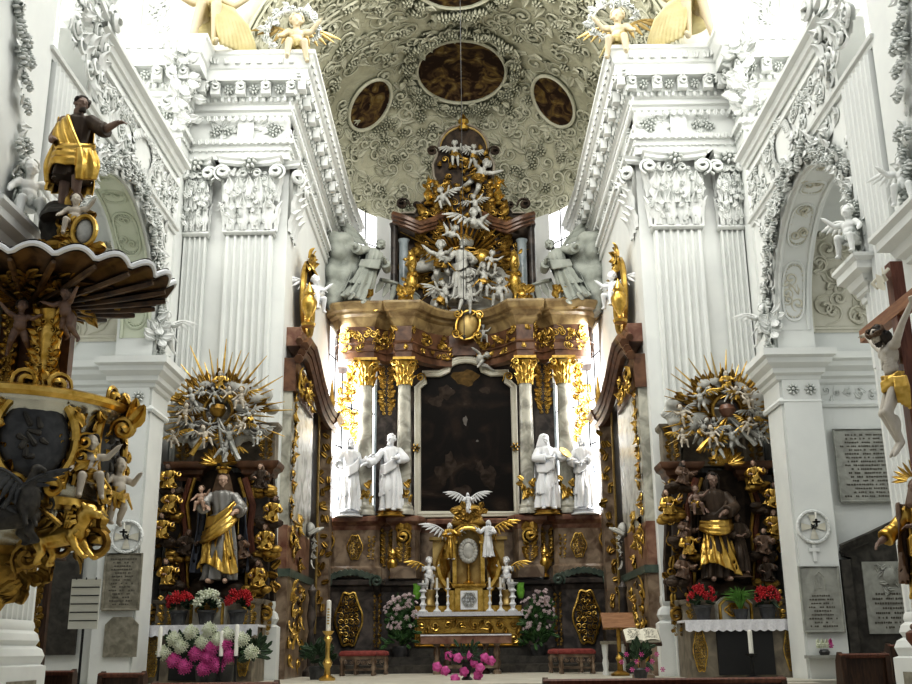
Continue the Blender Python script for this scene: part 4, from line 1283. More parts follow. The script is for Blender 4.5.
# entablature, bowed back towards the painting
P2 = [(-3.5, 28.3), (-3.42, 27.1), (-3.25, 26.85), (-2.95, 26.75), (-2.4, 26.75), (-2.28, 26.95), (-2.1, 27.1), (-1.9, 26.95), (-1.82, 26.72), (-1.4, 26.72), (-1.28, 26.95), (-1.05, 27.3), (-.7, 27.6), (-.35, 27.75)]
for s in (-1, 1):
    P = [(x*-s, y) for x, y in P2]
    sd = -1 if s < 0 else 1
    g = G(); g.mould(P, [(-.25, 9.02), (0, 9.03), (0, 9.2), (.04, 9.22), (.04, 9.4), (.08, 9.44), (.02, 9.5), (.02, 9.9)], side=sd); obj('architrave', g, 'marble_rust', HA, angle=30)
    g = G(); g.mould(P, [(.02, 9.9), (.06, 9.95), (.08, 10.02), (.12, 10.08), (.13, 10.14), (.22, 10.2), (.24, 10.26), (.34, 10.3), (.36, 10.34), (.42, 10.44), (.42, 10.5), (-.6, 10.56)], side=sd); obj('cornice', g, 'cornice_marble', HA, angle=30)
    g = G(); rr = random.Random(6)
    for i in range(80):
        k = rr.randrange(2, len(P)-1); t = rr.random(); p = V(P[k])*(1-t)+V(P[k+1])*t if k+1 < len(P) else V(P[k])
        d = (V(P[min(k+1, len(P)-1)])-V(P[k])).normalized(); n = V((-d.y, d.x))*sd
        g.frame_((p.x+n.x*.04, p.y+n.y*.04, 9.28+.55*rr.random()), (n.x, n.y, 0), roll=rr.random()*6.28); g.leaf(.22, .13, .6, 3, 5) if rr.random() < .6 else g.scroll(.1, .035, 1.4, 1, 5, 14)
    for x in (2.65, 1.6):
        for q in range(9):
            g.at_((-s*x*-1+(rr.random()-.5)*.4, 26.5, 10.35+.45*rr.random()), ry=rr.random()*6.28); g.leaf(.3, .2, .6, 3, 5)
    g.id_(); obj('gilt_relief', g, 'gold_relief', HA)
g = G(); g.box(-1.3, 1.3, 27.7, 27.9, 9.35, 10.3); obj('frieze_panel', g, 'marble_rust', HA, smooth=False)
g = G(); swag(g, (-.75, 9.75), .4, .6, 27.68, 6, 2); swag(g, (.75, 9.75), .4, .6, 27.68, 6, 5); obj('gilt_relief', g, 'gold_old', HA)
# gilt cartouche over the painting
c = at(468, 325, 27.3)
g = G(); g.ell((c.x, c.y+.1, c.z), (.29, .14, .38), 18, 10, Matrix.Rotation(.35, 3, 'Y')); ct = obj('cartouche', g, 'gold_matt', HA)
g = G(); Q = [Matrix.Rotation(.35, 3, 'Y') @ V((.32*cos(a), -.02, .42*sin(a))) for a in [2*PI*i/24 for i in range(25)]]
g.tube([c+q for q in Q], .035, 6)
for a in (.6, 2.4, 3.7, 5.5):
    g.at_((c.x+.38*cos(a), c.y-.05, c.z+.46*sin(a)), ry=a); g.scroll(.14, .045, 1.5, 1, 6, 16)
g.id_(); obj('rim', g, 'gold', ct)
# upper storey: dark shaped board, pilasters, crowning cornice
YU = 28.3
BP = [(397, 306), (396, 222), (402, 214), (414, 214), (421, 203), (432, 196), (439, 190), (434, 178), (433, 166), (437, 156), (439, 150)]
Lp = [at(x, y, YU) for x, y in BP]
arc = [at(463.5-25*cos(a), 151-25*sin(a), YU) for a in [PI*i/14 for i in range(15)]]
Rp = [at(927-x, y, YU) for x, y in BP[::-1]]
poly = [(p.x, p.z) for p in Lp+arc+Rp]
g = G(); g.ext(poly, YU-.05, YU+.25); up = obj('upper_board', g, 'retable_dark', HA, smooth=False)
g = G(); g.tube([(x, YU-.08, z) for x, z in poly], .045, 6); obj('moulding', g, 'retable_stone', up)
g = G(); P = [at(463.5-24*cos(a), 151-24*sin(a), YU-.06) for a in [PI*i/14 for i in range(15)]]; g.tube(P, .035, 6); obj('gilt_arch', g, 'gold_matt', up)
for s in (-1, 1):
    def pp(px, py, Y): return at(463.5+s*px, py, Y)
    a, b = pp(70, 304, 28.0), pp(68, 224, 28.0)
    g = G(); g.lathe((a.x, 28.0, a.z), [(.13, 0), (.13, .1), (.1, .18), (.1, b.z-a.z-.15), (.14, b.z-a.z)], 12); obj('dark_column', g, 'marble_dark', HA)
    a, b = pp(60, 302, 27.8), pp(58, 240, 27.8)
    g = G(); g.lathe((a.x, 27.8, a.z), [(.17, 0), (.17, .1), (.13, .15), (.13, b.z-a.z-.1), (.17, b.z-a.z)], 12); obj('blue_column', g, 'marble_blue', HA)
    for px, py, sz in ((61, 204, .2), (31, 151, .18), (47, 205, .12)):
        g = G(); q = pp(px, py, 28.15); g.at_(q); g.scroll(sz, sz*.45, 1.5, s, 6, 18, tail=.6); obj('scroll', g, 'retable_dark', HA)
    P = [pp(70, 222, 27.9), pp(58, 226, 27.7), pp(44, 232, 27.8), pp(30, 228, 28.1), pp(20, 222, 28.2)]
    g = G()
    for q in range(3): g.tube([p+V((0, -.05*q, .1*q)) for p in P], .07+.015*q, 6)
    obj('crowning_cornice', g, 'marble_rust', HA)
    q = pp(52, 304, 27.3)
    g = G(); g.lathe(q, [(.10, 0), (.12, .05), (.06, .14), (.05, .25), (.14, .45), (.18, .62), (.14, .8), (.07, .9), (.10, .98), (.15, 1.15), (.12, 1.4), (.05, 1.55), (.001, 1.62)], 16)
    for i in range(16):
        g.at_((q.x+.14*cos(i*.8), q.y-.15*abs(sin(i*.8)), q.z+.4+1.1*i/16), ry=i*1.3); g.leaf(.2, .1, .6, 3, 5)
    g.id_(); obj('gilt_vase', g, 'gold_relief', HA)
    q = pp(35, 205, 28.1)
    g = G(); g.lathe(q, [(.1, 0), (.14, .06), (.06, .14), (.14, .3), (.1, .45), (.05, .5), (.09, .62), (.03, .8), (.001, .95)], 12)
    for i in range(8): g.at_((q.x, q.y-.1, q.z+.1+.1*i), ry=i*1.3); g.leaf(.22, .14, .5, 3, 4)
    g.id_(); obj('gilt_finial', g, 'gold', HA)
    g = G(); swag(g, (pp(34, 260, 28.1).x, 12.6), .7, 2.6, 28.15, 16, 31); obj('gilt_relief', g, 'gold_old', HA)
    g = G(); swag(g, (pp(22, 215, 28.1).x, 14.2), .5, .9, 28.15, 8, 33); obj('gilt_relief', g, 'gold_old', HA)
q = at(463.5, 127, 28.2)
g = G(); g.lathe(q, [(.12, -.1), (.16, 0), (.07, .1), (.13, .2), (.07, .34), (.001, .45)], 12); g.at_(q); g.leaf(.4, .3, .4, 3, 5); g.id_(); obj('gilt_finial', g, 'gold', HA)
# glory of rays and clouds
g = G(); r = random.Random(9)
cc = at(463, 262, 28.1)
for i in range(40):
    a = 2*PI*i/40+.05*r.random(); L = 1.2+.9*r.random()
    d = V((cos(a), 0, sin(a)))
    g.tube([cc+d*.5, cc+d*L+V((0, -.15, 0))], [.05, .012], 4)
obj('gilt_rays', g, 'gold_old', HA)
g = G()
for i in range(75):
    px, py = 463+r.gauss(0, 24), 288+r.gauss(0, 22)
    if py > 322 or py < 232 or abs(px-463) > 42: continue
    g.ell(at(px, py, 27.85+.2*r.random()), (.2+.16*r.random(), .16, .15+.1*r.random()), 9, 6)
obj('clouds', sculpt('cloud_bank', g, .05, 3), 'silver_carving', HA) if False else fit('clouds', sculpt('cloud_bank', g, .05, 3), 'silver_carving', HA, 1, -V(HA.location))
for s in (-1, 1):
    for px, py in ((38, 262), (36, 284), (30, 300)):
        a = at(463+s*px, py, 27.5); b = a+V((s*-.45, 0, .16))
        g = G(); g.tube([a, b], .025, 5); obj('gilt_ray', g, 'gold', HA)
q = at(482, 259, 27.55); g = G(); g.ell(q, .26, 16, 10); g.tube([q+V((.27*cos(a), -.02, .27*sin(a))) for a in [2*PI*i/20 for i in range(21)]], .03, 5); obj('gilt_orb', g, 'gold', HA)
# the enthroned figure in the glory, its head among the rays
def glory(ms_, px, py, h, rz, tilt):
    b = fit('glory_figure', ms_['robe'], 'silver_carving', HA, h, rel(HA, at(px, py, 27.35)), (0, tilt, rz))
    for k in ('body', 'mantle', 'hair'):
        if k in ms_: fit(k, ms_[k], 'silver_carving', b)
    return b
glory(S_A, 459, 303, 1.85, .1, .06); glory(S_D, 471, 304, 1.25, .3, -.12)
PUT = [('fly', 441, 282, 1.25, -.3, 0, 1), ('dive', 474, 246, 1.15, .5, 0, 1), ('stand', 484, 296, 1.0, .4, 0, -1), ('sit', 500, 310, .95, -.3, 0, -1), ('fly', 437, 314, .95, .3, .3, 1),
       ('sit', 463, 317, 1.0, 0, .2, 1), ('fly', 470, 192, 1.25, .3, .5, -1), ('sit', 448, 212, .85, -.3, -.3, 1), ('stand', 455, 165, .8, 0, 0, 1), ('dive', 446, 250, .8, 0, .4, -1), ('fly', 474, 166, .7, .2, 0, 1), ('fly', 452, 306, .8, 0, -.4, 1), ('sit', 488, 276, .8, .4, .2, 1), ('fly', 478, 216, .7, 0, -.2, -1)]
for i, (po, px, py, h, rz, tl, fl) in enumerate(PUT):
    putto(HA, po, rel(HA, at(px, py, 27.25 if py > 230 else 27.9)), h, rz, 'silver_carving', 'silver_carving', 'silver_carving' if i % 3 else 'gold_old', None if i % 2 else 'gold_old', (0, tl), flip=fl)
putto(HA, 'dive', rel(HA, at(462, 364, 27.4)), .85, .2, 'silver_carving', 'silver_carving', None, None, (0, 1.2))
putto(HA, 'sit', rel(HA, at(483, 345, 27.5)), .6, .2, 'silver_carving', 'silver_carving', 'silver_carving', None)
g = G(); r = random.Random(55)
for i in range(230):                                      # small gilt and carved leafage all over the upper storey
    px, py = 463+r.gauss(0, 26), 150+160*r.random()
    if abs(px-463) > (64 if py > 215 else 24): continue
    g.at_(at(px, py, 28.15), ry=r.random()*6.28); g.leaf(.24, .13, .6, 3, 5) if r.random() < .6 else g.scroll(.11, .035, 1.4, r.choice((-1, 1)), 5, 12)
g.id_(); obj('gilt_relief', g, 'gold_old', HA)

# ---- mensa, gradine, tabernacle
g = G(); g.box(-1.32, 1.36, 26.35, 27.3, 1.64, 2.42); ms = obj('mensa', g, 'marble_dark', HA, smooth=False)
g = G(); r = random.Random(12)
for i in range(8):
    for j in range(2):
        g.at_((-1.12+.32*i, 26.34, 1.86+.32*j), ry=r.random()*6.28); g.scroll(.11, .035, 1.4, r.choice((-1, 1)), 5, 14); g.at_((-1.0+.32*i, 26.34, 1.84+.3*j), ry=r.random()*6.28); g.leaf(.2, .12, .3, 2, 4)
g.id_(); g.tube([(-1.27, 26.33, 1.7), (1.31, 26.33, 1.7), (1.31, 26.33, 2.36), (-1.27, 26.33, 2.36), (-1.27, 26.33, 1.7)], .03, 5)
obj('antependium', g, 'gold', ms)
g = G(); g.box(-1.27, 1.31, 26.342, 26.36, 1.7, 2.36); obj('gilt_ground', g, 'gold_old', ms, smooth=False)
g = G(); g.box(-1.42, 1.46, 26.28, 27.3, 2.44, 2.49)
n = 40
g.grid(lambda u, v: V((-1.42+2.88*u, 26.27-.006*sin(u*90)*v, 2.49-.10*v)), 60, 3)
cl = obj('altar_cloth', g, 'altar_cloth'); tag(cl, 'white cloth laid over the high altar table under the candlesticks', 'altar cloth')
g = G(); g.box(-1.3, 1.34, 26.9, 27.25, 2.49, 2.66); obj('gradine', g, 'gold', HA)
TB = thing('tabernacle', 'golden tabernacle with an arched niche and silver door on the high altar', 'tabernacle', (.04, 26.75, 2.49))
def tb(nm, gg, m): return obj(nm, gg, m, TB)
g = G(); g.box(-.30, .38, 26.5, 27.0, 2.49, 3.12); g.box(-.52, .60, 26.65, 27.0, 2.49, 3.02); g.mould([(-.34, 27), (-.34, 26.47), (.42, 26.47), (.42, 27)], [(0, 3.06), (.04, 3.1), (.05, 3.16), (-.3, 3.18)], side=-1); tb('base', g, 'gold')
g = G(); g.box(-.17, .25, 26.47, 26.5, 2.55, 3.0); o = tb('door', g, 'white_marble')
g = G(); lattice(g, (.04, 2.78), .32, .34, 26.46); obj('door_relief', g, 'silver_carving', o)
# niche with back, jambs and arch
g = G(); g.box(-.36, .44, 26.95, 27.0, 3.16, 4.7); tb('niche_back', g, 'gold_matt')
for s in (-1, 1):
    g = G(); g.box(*sorted((.04+s*.30, .04+s*.40)), 26.6, 27.0, 3.16, 4.15); g.box(*sorted((.04+s*.27, .04+s*.43)), 26.56, 27.0, 4.15, 4.22); tb('jamb', g, 'gold')
    g = G()
    pts = [(.04+s*(.52+.28*sin(PI*t*1.2)*(1-.5*t)), 26.8, 3.1+1.25*t) for t in [i/14 for i in range(15)]]
    g.tube(pts, .085, 6); g.at_(pts[0]); g.scroll(.15, .06, 1.5, s, 6, 16); g.at_((.04+s*.62, 26.75, 3.3)); g.leaf(.8, .3, .3, 3, 6); g.at_((.04+s*.55, 26.75, 4.3)); g.scroll(.13, .05, 1.5, -s, 6, 16); g.id_(); tb('volute', g, 'gold')
    g = G(); g.box(*sorted((.04+s*.42, .04+s*.98)), 26.75, 27.05, 4.26, 4.34); g.box(*sorted((.04+s*.46, .04+s*.9)), 26.85, 27.05, 3.1, 4.26); tb('side_wing', g, 'gold_matt')
g = G(); g.tube([(.04+.36*cos(a), 26.6, 4.2+.34*sin(a)) for a in [PI*i/14 for i in range(15)]], .06, 8); g.tube([(.04+.45*cos(a), 26.62, 4.2+.43*sin(a)) for a in [PI*i/14 for i in range(15)]], .04, 6); tb('arch', g, 'gold')
g = G(); g.lathe((.04, 26.75, 3.16), [(.15, 0), (.16, .04), (.05, .1), (.035, .5), (.06, .55), (.03, .6)], 14); tb('stem', g, 'gold')
g = G()
for i in range(20):
    a = 2*PI*i/20; g.ell((.04+.19*cos(a), 26.72, 3.98+.25*sin(a)), (.07, .04, .07), 7, 5)
g.ell((.04, 26.74, 3.98), (.18, .07, .24), 14, 8); tb('silver_reliquary', g, 'silver_carving')
g = G(); g.lathe((.04, 26.85, 4.6), [(.50, 0), (.55, .06), (.40, .14), (.34, .3), (.42, .4), (.36, .5), (.18, .56), (.14, .62)], 20, sq=.5); r = random.Random(2)
for i in range(18): g.at_((.04+(r.random()-.5)*.7, 26.6, 4.65+.4*r.random()), ry=r.random()*6.28); g.leaf(.2, .14, .5, 2, 4)
g.id_(); tb('crown', g, 'gold_old')
def winged(root, gold=True):
    pass
# white winged figure on top
AN = thing('winged_statue', 'small white winged figure with raised wings topping the golden tabernacle', 'statue', at(468, 517, 26.7))
WS = saint_meshes('angel', ((-.2, -.08, .64), (-.08, -.2, .68)), ((.2, -.08, .66), (.3, -.16, .78)), seed=14, folds=8, mantle=False, long=True, vox=.014)
saint(AN, WS, dict(body='white_marble', robe='white_marble', hair='white_marble')); AN.scale = (.62,)*3
def angel_wings(g):
    for s in (-1, 1): wing(g, (s*.05, .10, .70), (s*.62, .2, 1.06), .34, 8, .022)
fit('wings', raw('angel_wings', angel_wings), 'white_marble', AN)
for i, (px, py, h, rz, lb, fl) in enumerate(((450, 560, .92, .3, 'white and gold angel kneeling on the left shoulder of the tabernacle', 1), (489, 558, .95, -.3, 'white and gold angel standing on the right shoulder of the tabernacle', -1))):
    A = thing('angel_statue', lb, 'statue', at(px, py, 26.55), rz, group='angels of the tabernacle', sc=(h*fl, h, h))
    saint(A, WS, dict(body='white_marble', robe='white_marble' if i else 'gold', hair='white_marble')); fit('wings', raw('angel_wings', angel_wings), 'gold' if i else 'white_marble', A, .8, (0, 0, .12))
for i, (px, py, h, rz, lb, fl) in enumerate(((429, 590, .82, .5, 'white putto with gilt wings standing left of the tabernacle', 1), (507, 590, .82, -.5, 'white putto with gilt wings standing right of the tabernacle', -1))):
    A = thing('putto_statue', lb, 'statue', at(px, py, 26.8), rz, group='putti beside the tabernacle')
    putto(A, 'stand', (0, 0, 0), h, 0, 'white_marble', 'white_marble', 'gold', 'white_marble', name='body', flip=fl)
    g = G(); p = at(px, py, 26.8); g.lathe((p.x, p.y, 2.66), [(.2, 0), (.2, .05), (.14, .12), (.14, p.z-2.78), (.2, p.z-2.70), (.2, p.z-2.66)], 14); obj('pedestal', g, 'gold_matt', A)
# candlesticks
CS = [(423, 'thick white candle on a broad stand, outermost on the left of the altar'), (437, 'slim white candlestick, middle one of the three left of the tabernacle'), (448, 'slim white candlestick just left of the tabernacle'),
      (490, 'slim white candlestick just right of the tabernacle'), (501, 'slim white candlestick, middle one of the three right of the tabernacle'), (513, 'thick white candle on a broad stand, outermost on the right of the altar')]
proto = {}
for i, (px, lb) in enumerate(CS):
    big = i in (0, 5)
    p = at(px, 612, 26.5); h = .78
    t = thing('candlestick', lb, 'candlestick', (p.x, 26.5, 2.49), group='candlesticks on the high altar')
    if big not in proto:
        g = G()
        if big: g.lathe((0, 0, 0), [(.12, 0), (.12, .03), (.05, .08), (.06, .14), (.09, .18), (.05, .24), (.05, .30), (.09, .34), (.05, .4), (.05, .46), (.10, .50), (.05, .56), (.06, .62), (.14, .66), (.15, .70), (.001, .70)], 14)
        else: g.lathe((0, 0, 0), [(.10, 0), (.10, .03), (.04, .08), (.025, .14), (.05, .2), (.022, .27), (.022, .34), (.045, .38), (.02, .43), (.02, .52), (.07, .55), (.075, .58), (.001, .58)], 12)
        k = G(); k.lathe((0, 0, .58 if not big else .70), [(.03, 0), (.03, .24 if not big else .06), (.001, .25 if not big else .07)], 10)
        proto[big] = (g.mesh('stick', 'white_marble'), k.mesh('candle', 'wax'))
    loc_part('stick', proto[big][0], None, t); loc_part('candle', proto[big][1], None, t)

# ---- white saints on the ledge
SW = dict(body='white_marble', robe='white_marble', mantle='white_marble', hair='white_marble')
for ms_, px, py, h, rz, lb in ((S_A, 390, 514, 2.02, -.2, 'white bearded saint statue with open arm between the left altar columns'), (S_B, 548, 513, 1.98, .15, 'white veiled saint statue holding a gilt dish between the right altar columns'),
                              (S_C, 348, 514, 1.95, .4, 'sunlit white statue on the outer left end of the altar ledge'), (S_D, 586, 513, 1.95, -.4, 'sunlit white statue on the outer right end of the altar ledge')):
    p = at(px, py, 26.72)
    t = thing('saint_statue', lb, 'statue', (p.x, 26.85, 4.98), rz, group='white saints of the high altar', sc=h)
    saint(t, ms_, SW, 'gold' if ms_ in (S_A, S_B) else 'white_marble')
    if ms_ is S_B:
        g = G(); g.lathe((0, 0, 0), [(.001, 0), (.06, .005), (.085, .03), (.09, .035)], 20); loc_part('dish', g, 'gold', t, (.2, -.2, .70), (.9, 0, .6))
# gilt urns on the lower ledge
for px, lb in ((392, 'gilt lidded urn on the dark ledge left of the high altar'), (546, 'gilt lidded urn on the dark ledge right of the high altar')):
    p = at(px, 580, 26.9)
    t = thing('gilt_urn', lb, 'urn', (p.x, 27.05, 3.34), group='gilt urns on the altar ledge')
    g = G(); g.lathe((0, 0, 0), [(.10, 0), (.11, .04), (.04, .1), (.05, .16), (.13, .28), (.15, .38), (.10, .48), (.08, .5)], 16); loc_part('bowl', g, 'gold', t)
    g = G(); g.lathe((0, 0, .5), [(.10, 0), (.09, .06), (.12, .12), (.07, .22), (.03, .28), (.001, .34)], 14)
    for i in range(6): g.at_((0, -.08, .52+.03*i), ry=i); g.leaf(.14, .1, .5, 2, 4)
    g.id_(); loc_part('lid', g, 'gold', t)

# ---- grey stucco angels with clouds at the springing of the apse
for s, lb in ((-1, 'grey stucco angel on a cloud above the left end of the high altar'), (1, 'grey stucco angel on a cloud above the right end of the high altar')):
    p = at(466+s*101, 300, 26.9)
    t = thing('stucco_angel', lb, 'statue', p, s*-.5, group='grey stucco angels beside the attic')
    g = G(); r = random.Random(5)
    for i in range(46):
        g.ell((s*(.15+.55*r.random()+.25*r.random()), .15+.3*r.random(), -.25+2.0*r.random()), (.3, .25, .22+.1*r.random()), 9, 6)
    fit('cloud', sculpt('cloud_side', g, .05, 2), 'grey_stucco', t)
    b = fit('figure', S_A['robe'], 'grey_stucco', t, (-2.3*s, 2.3, 2.3), (s*.45, -.25, -.25), (-.15, s*-.42, 0))
    for k in ('body', 'mantle', 'hair'): fit(k, S_A[k], 'grey_stucco', b)
    fit('wings', raw('angel_wings', angel_wings), 'grey_stucco', b, .9, (0, .05, .02), (0, .3, 0))
# ================================================================ side altars against the cross wall
def side_altar(s, cxp, label, right):
    Y = 19.75
    def A(u, y, YY=Y): return at(cxp-s*u*-1 if False else cxp+u, y, YY)
    base = A(0, 648); base.z = 1.1
    root = thing('side_altar', label, 'altar', base)
    L = lambda p: rel(root, p)
    r = random.Random(40+right)
    def poly_board(nm, pts, y0, y1, m, par=None):
        g = G(); g.ext([(A(u, y).x, A(u, y).z) for u, y in pts], y0, y1); return obj(nm, g, m, par or root, smooth=False)
    z = lambda y: A(0, y).z
    xx = lambda u: A(u, 560).x
    # altar table, stone front with gilt panels
    g = G(); g.box(xx(-50), xx(50), 18.75, 19.9, 1.1, 2.02); tb_ = obj('mensa', g, 'retable_stone', root, smooth=False)
    for u in (-42, 42): g = G(); lattice(g, (xx(u), 1.55), .22, .7, 18.72); obj('gilt_panel', g, 'gold_relief', tb_)
    g = G(); g.box(xx(-26), xx(26), 18.70, 18.76, 1.15, 1.95); obj('dark_front', g, 'black', tb_, smooth=False)
    # predella: blocks, centre panel
    g = G(); g.box(xx(-52), xx(52), 19.45, 20.25, 2.02, z(600)); obj('predella', g, 'retable_stone', root, smooth=False)
    for sg in (-1, 1):
        g = G(); g.box(*sorted((xx(sg*30), xx(sg*50))), 19.25, 19.5, 2.02, z(606)); g.mould([(xx(-50 if sg < 0 else 30), 19.5), (xx(-50 if sg < 0 else 30), 19.25), (xx(-30 if sg < 0 else 50), 19.25), (xx(-30 if sg < 0 else 50), 19.5)], [(0, z(606)), (.05, z(604)), (.06, z(601)), (-.1, z(600))], side=-1)
        bl = obj('block', g, 'retable_stone', root, angle=30)
        g = G(); swag(g, (xx(sg*40), (2.02+z(606))/2), .22, .7, 19.22, 8, 3); obj('gilt_relief', g, 'gold_relief', bl)
        g = G(); g.at_((xx(sg*54), 19.4, z(615))); g.scroll(.16, .07, 1.6, sg, 6, 18); g.id_(); swag(g, (xx(sg*54), z(620)), .2, .55, 19.4, 6, 5); obj('gilt_volute', g, 'gold_old', root)
    g = G(); g.ext([(xx(-17), 2.02), (xx(17), 2.02), (xx(17), z(604)), (xx(10), z(598)), (xx(-10), z(598)), (xx(-17), z(604))], 19.2, 19.5); pn = obj('centre_panel', g, 'marble_grey', root, smooth=False)
    g = G(); g.tube([(xx(a), 19.18, b) for a, b in ((-15, 2.05), (-15, z(606)), (-9, z(600)), (9, z(600)), (15, z(606)), (15, 2.05))], .03, 6)
    lattice(g, (xx(0), z(611)), .36, .22, 19.17); obj('gilt_frame', g, 'gold', pn)
    # retable: dark board with pilasters set back in steps
    poly_board('retable', [(-54, 600), (54, 600), (56, 560), (53, 470), (-53, 470), (-56, 560)], 20.05, 20.28, 'retable_dark')
    for sg in (-1, 1):
        poly_board('pilaster', [(sg*36, 598), (sg*50, 598), (sg*50, 474), (sg*36, 474)], 19.85, 20.1, 'marble_dark')
        g = G(); pts = [A(sg*u, y, 19.7) for u, y in ((22, 598), (29, 585), (30, 560), (27, 530), (30, 505), (25, 488), (22, 478))]
        g.tube(pts, .035, 6); obj('gilt_edge', g, 'gold_old', root)
        g = G(); g.tube([p+V((sg*.09, .06, 0)) for p in pts], .07, 6); obj('frame_moulding', g, 'wood_red', root)
    poly_board('niche', [(-26, 600), (26, 600), (24, 484), (12, 468), (-12, 468), (-24, 484)], 20.0, 20.06, 'retable_dark')
    # broken entablature
    for sg in (-1, 1):
        x0, x1 = sorted((xx(sg*18), xx(sg*54)))
        P = [(x0, 20.3), (x0, 19.72), (x1, 19.72), (x1, 20.3)]
        g = G(); g.mould(P, [(-.12, z(480)), (-.1, z(476)), (-.04, z(474)), (-.02, z(470)), (.05, z(468)), (.09, z(464)), (.09, z(462)), (-.3, z(461))], side=-1); obj('cornice', g, 'marble_rust', root, angle=30)
        g = G(); g.box(*sorted((xx(sg*34), xx(sg*52))), 19.9, 20.25, z(463), z(424)); g.mould([(xx(34 if sg > 0 else -52), 20.3), (xx(34 if sg > 0 else -52), 19.9), (xx(52 if sg > 0 else -34), 19.9), (xx(52 if sg > 0 else -34), 20.3)], [(0, z(428)), (.06, z(425)), (.06, z(422)), (-.3, z(421))], side=-1); b = obj('attic_block', g, 'retable_stone', root, angle=30)
        g = G(); swag(g, (xx(sg*43), z(443)), .22, .6, 19.87, 8, 21); obj('gilt_relief', g, 'gold_old', b)
    poly_board('attic', [(-38, 463), (38, 463), (36, 425), (22, 405), (-22, 405), (-36, 425)], 20.1, 20.3, 'retable_stone')
    # sunburst: clouds, rays, crown, cherubs
    c = A(2, 412, 19.6)
    for i in range(34):
        a = -.5+(PI+1.0)*i/33; Ln = .95+.5*r.random()
        if right: Ln *= .92
        d = V((cos(a), 0, sin(a)))
        g = G(); g.tube([c+d*.25, c+d*Ln+V((0, -.1, 0))], [.045, .006], 4); obj('gilt_ray', g, 'gold' if i % 3 else 'gold_matt', root)
    for u, y in ((-26, 455), (8, 462), (22, 460)) if not right else ((-26, 452), (-10, 460), (32, 445), (40, 440)):
        g = G(); g.tube([c+V((0, -.12, -.1)), A(u, y, 19.3)], [.02, .05], 4); obj('long_ray', g, 'silver_carving' if u > 0 else 'gold', root)
    g = G()
    for i in range(70):
        a = r.random()*6.28; k = .3+.75*r.random()**.7
        p = c+V((k*1.0*cos(a), .1*r.random(), k*.62*sin(a)-.02))
        g.ell(p, (.15+.08*r.random(), .13, .11+.05*r.random()), 9, 6)
    fit('clouds', sculpt('cloud_wreath', g, .035, 3), 'silver_carving', root, 1, -V(root.location))
    g = G(); g.lathe(c+V((0, -.1, 0)), [(.001, -.16), (.10, -.1), (.16, .02), (.13, .11), (.06, .13), (.001, .1)], 14); obj('heart', g, 'marble_red' if right else 'gold_old', root)
    g = G(); g.tube([c+V((.27*cos(a), -.08, .3*sin(a))) for a in [2*PI*i/24 for i in range(25)]], .035, 6); obj('heart_wreath', g, 'gold_old', root)
    for i, (u, y, po, h) in enumerate(((-34, 420, 'sit', .5), (-22, 404, 'fly', .5), (-27, 436, 'fly', .55), (24, 404, 'sit', .5), (36, 422, 'fly', .5), (28, 440, 'dive', .5), (-8, 442, 'sit', .5), (12, 444, 'fly', .55), (2, 398, 'sit', .42), (-40, 442, 'sit', .42), (42, 440, 'sit', .45), (-12, 398, 'dive', .4), (14, 398, 'dive', .4), (0, 456, 'sit', .6), (-6, 430, 'fly', .42), (18, 428, 'sit', .42))):
        putto(root, po, L(A(u, y+8, 19.25+.1*(i % 3))), h, r.uniform(-.6, .6), 'silver_carving' if i % 3 else 'skin_pale', 'gold_old' if i % 2 else 'hair_brown', 'gold' if i % 2 else 'silver_carving', 'gold' if i % 2 == 0 else None, (0, r.uniform(-.5, .5)), flip=r.choice((-1, 1)))
    top = A(3, 388, 19.5)
    bust(root, L(top), .62, 0, 'gold', 'skin_pale', 'silver_carving')
    g = G(); r2 = random.Random(3)
    for i in range(46):
        a = r2.random()*PI; k = .35+.5*r2.random()
        g.at_(c+V((k*cos(a), -.05, k*sin(a)*.75)), ry=PI/2-a); g.leaf(.24, .12, .4, 2, 4)
    g.id_(); obj('gilt_relief', g, 'gold_old', root)
    g = G(); p = A(2, 462, 19.55)
    for i in range(11):
        a = PI*i/10; g.at_(p+V((.03*cos(a), 0, -.02)), ry=PI/2-a); g.leaf(.36, .12, .3, 1, 4)
    g.id_(); obj('gilt_shell', g, 'gold', root)
    # cloud at the statue's feet
    g = G()
    for i in range(40): g.ell(A(r.uniform(-24, 24), r.uniform(582, 598), 19.55+.3*r.random()), (.2, .16, .11), 9, 6)
    fit('cloud_base', sculpt('cloud_feet', g, .04, 3), 'robe_dark', root, 1, -V(root.location))
    g = G()
    for i in range(60):
        sg = r.choice((-1, 1)); p = A(sg*r.uniform(30, 58), r.uniform(480, 596), 19.85)
        g.at_(p, ry=r.random()*6.28); g.leaf(.26, .15, .5, 3, 4) if r.random() < .6 else g.scroll(.11, .04, 1.4, sg, 5, 12)
    g.id_(); obj('gilt_relief', g, 'gold_old', root)
    # busts in a ring round the statue
    if right: BU = [(-44, 478, 0), (-52, 508, 1), (-44, 533, 0), (-32, 548, 1), (-44, 572, 0), (33, 478, 1), (43, 500, 1), (48, 528, 1), (38, 547, 0), (46, 575, 0)]
    else: BU = [(-44, 482, 1), (-50, 506, 1), (-54, 532, 1), (-36, 548, 0), (-46, 578, 1), (44, 482, 0), (50, 514, 1), (48, 543, 1), (30, 552, 0), (40, 580, 1)]
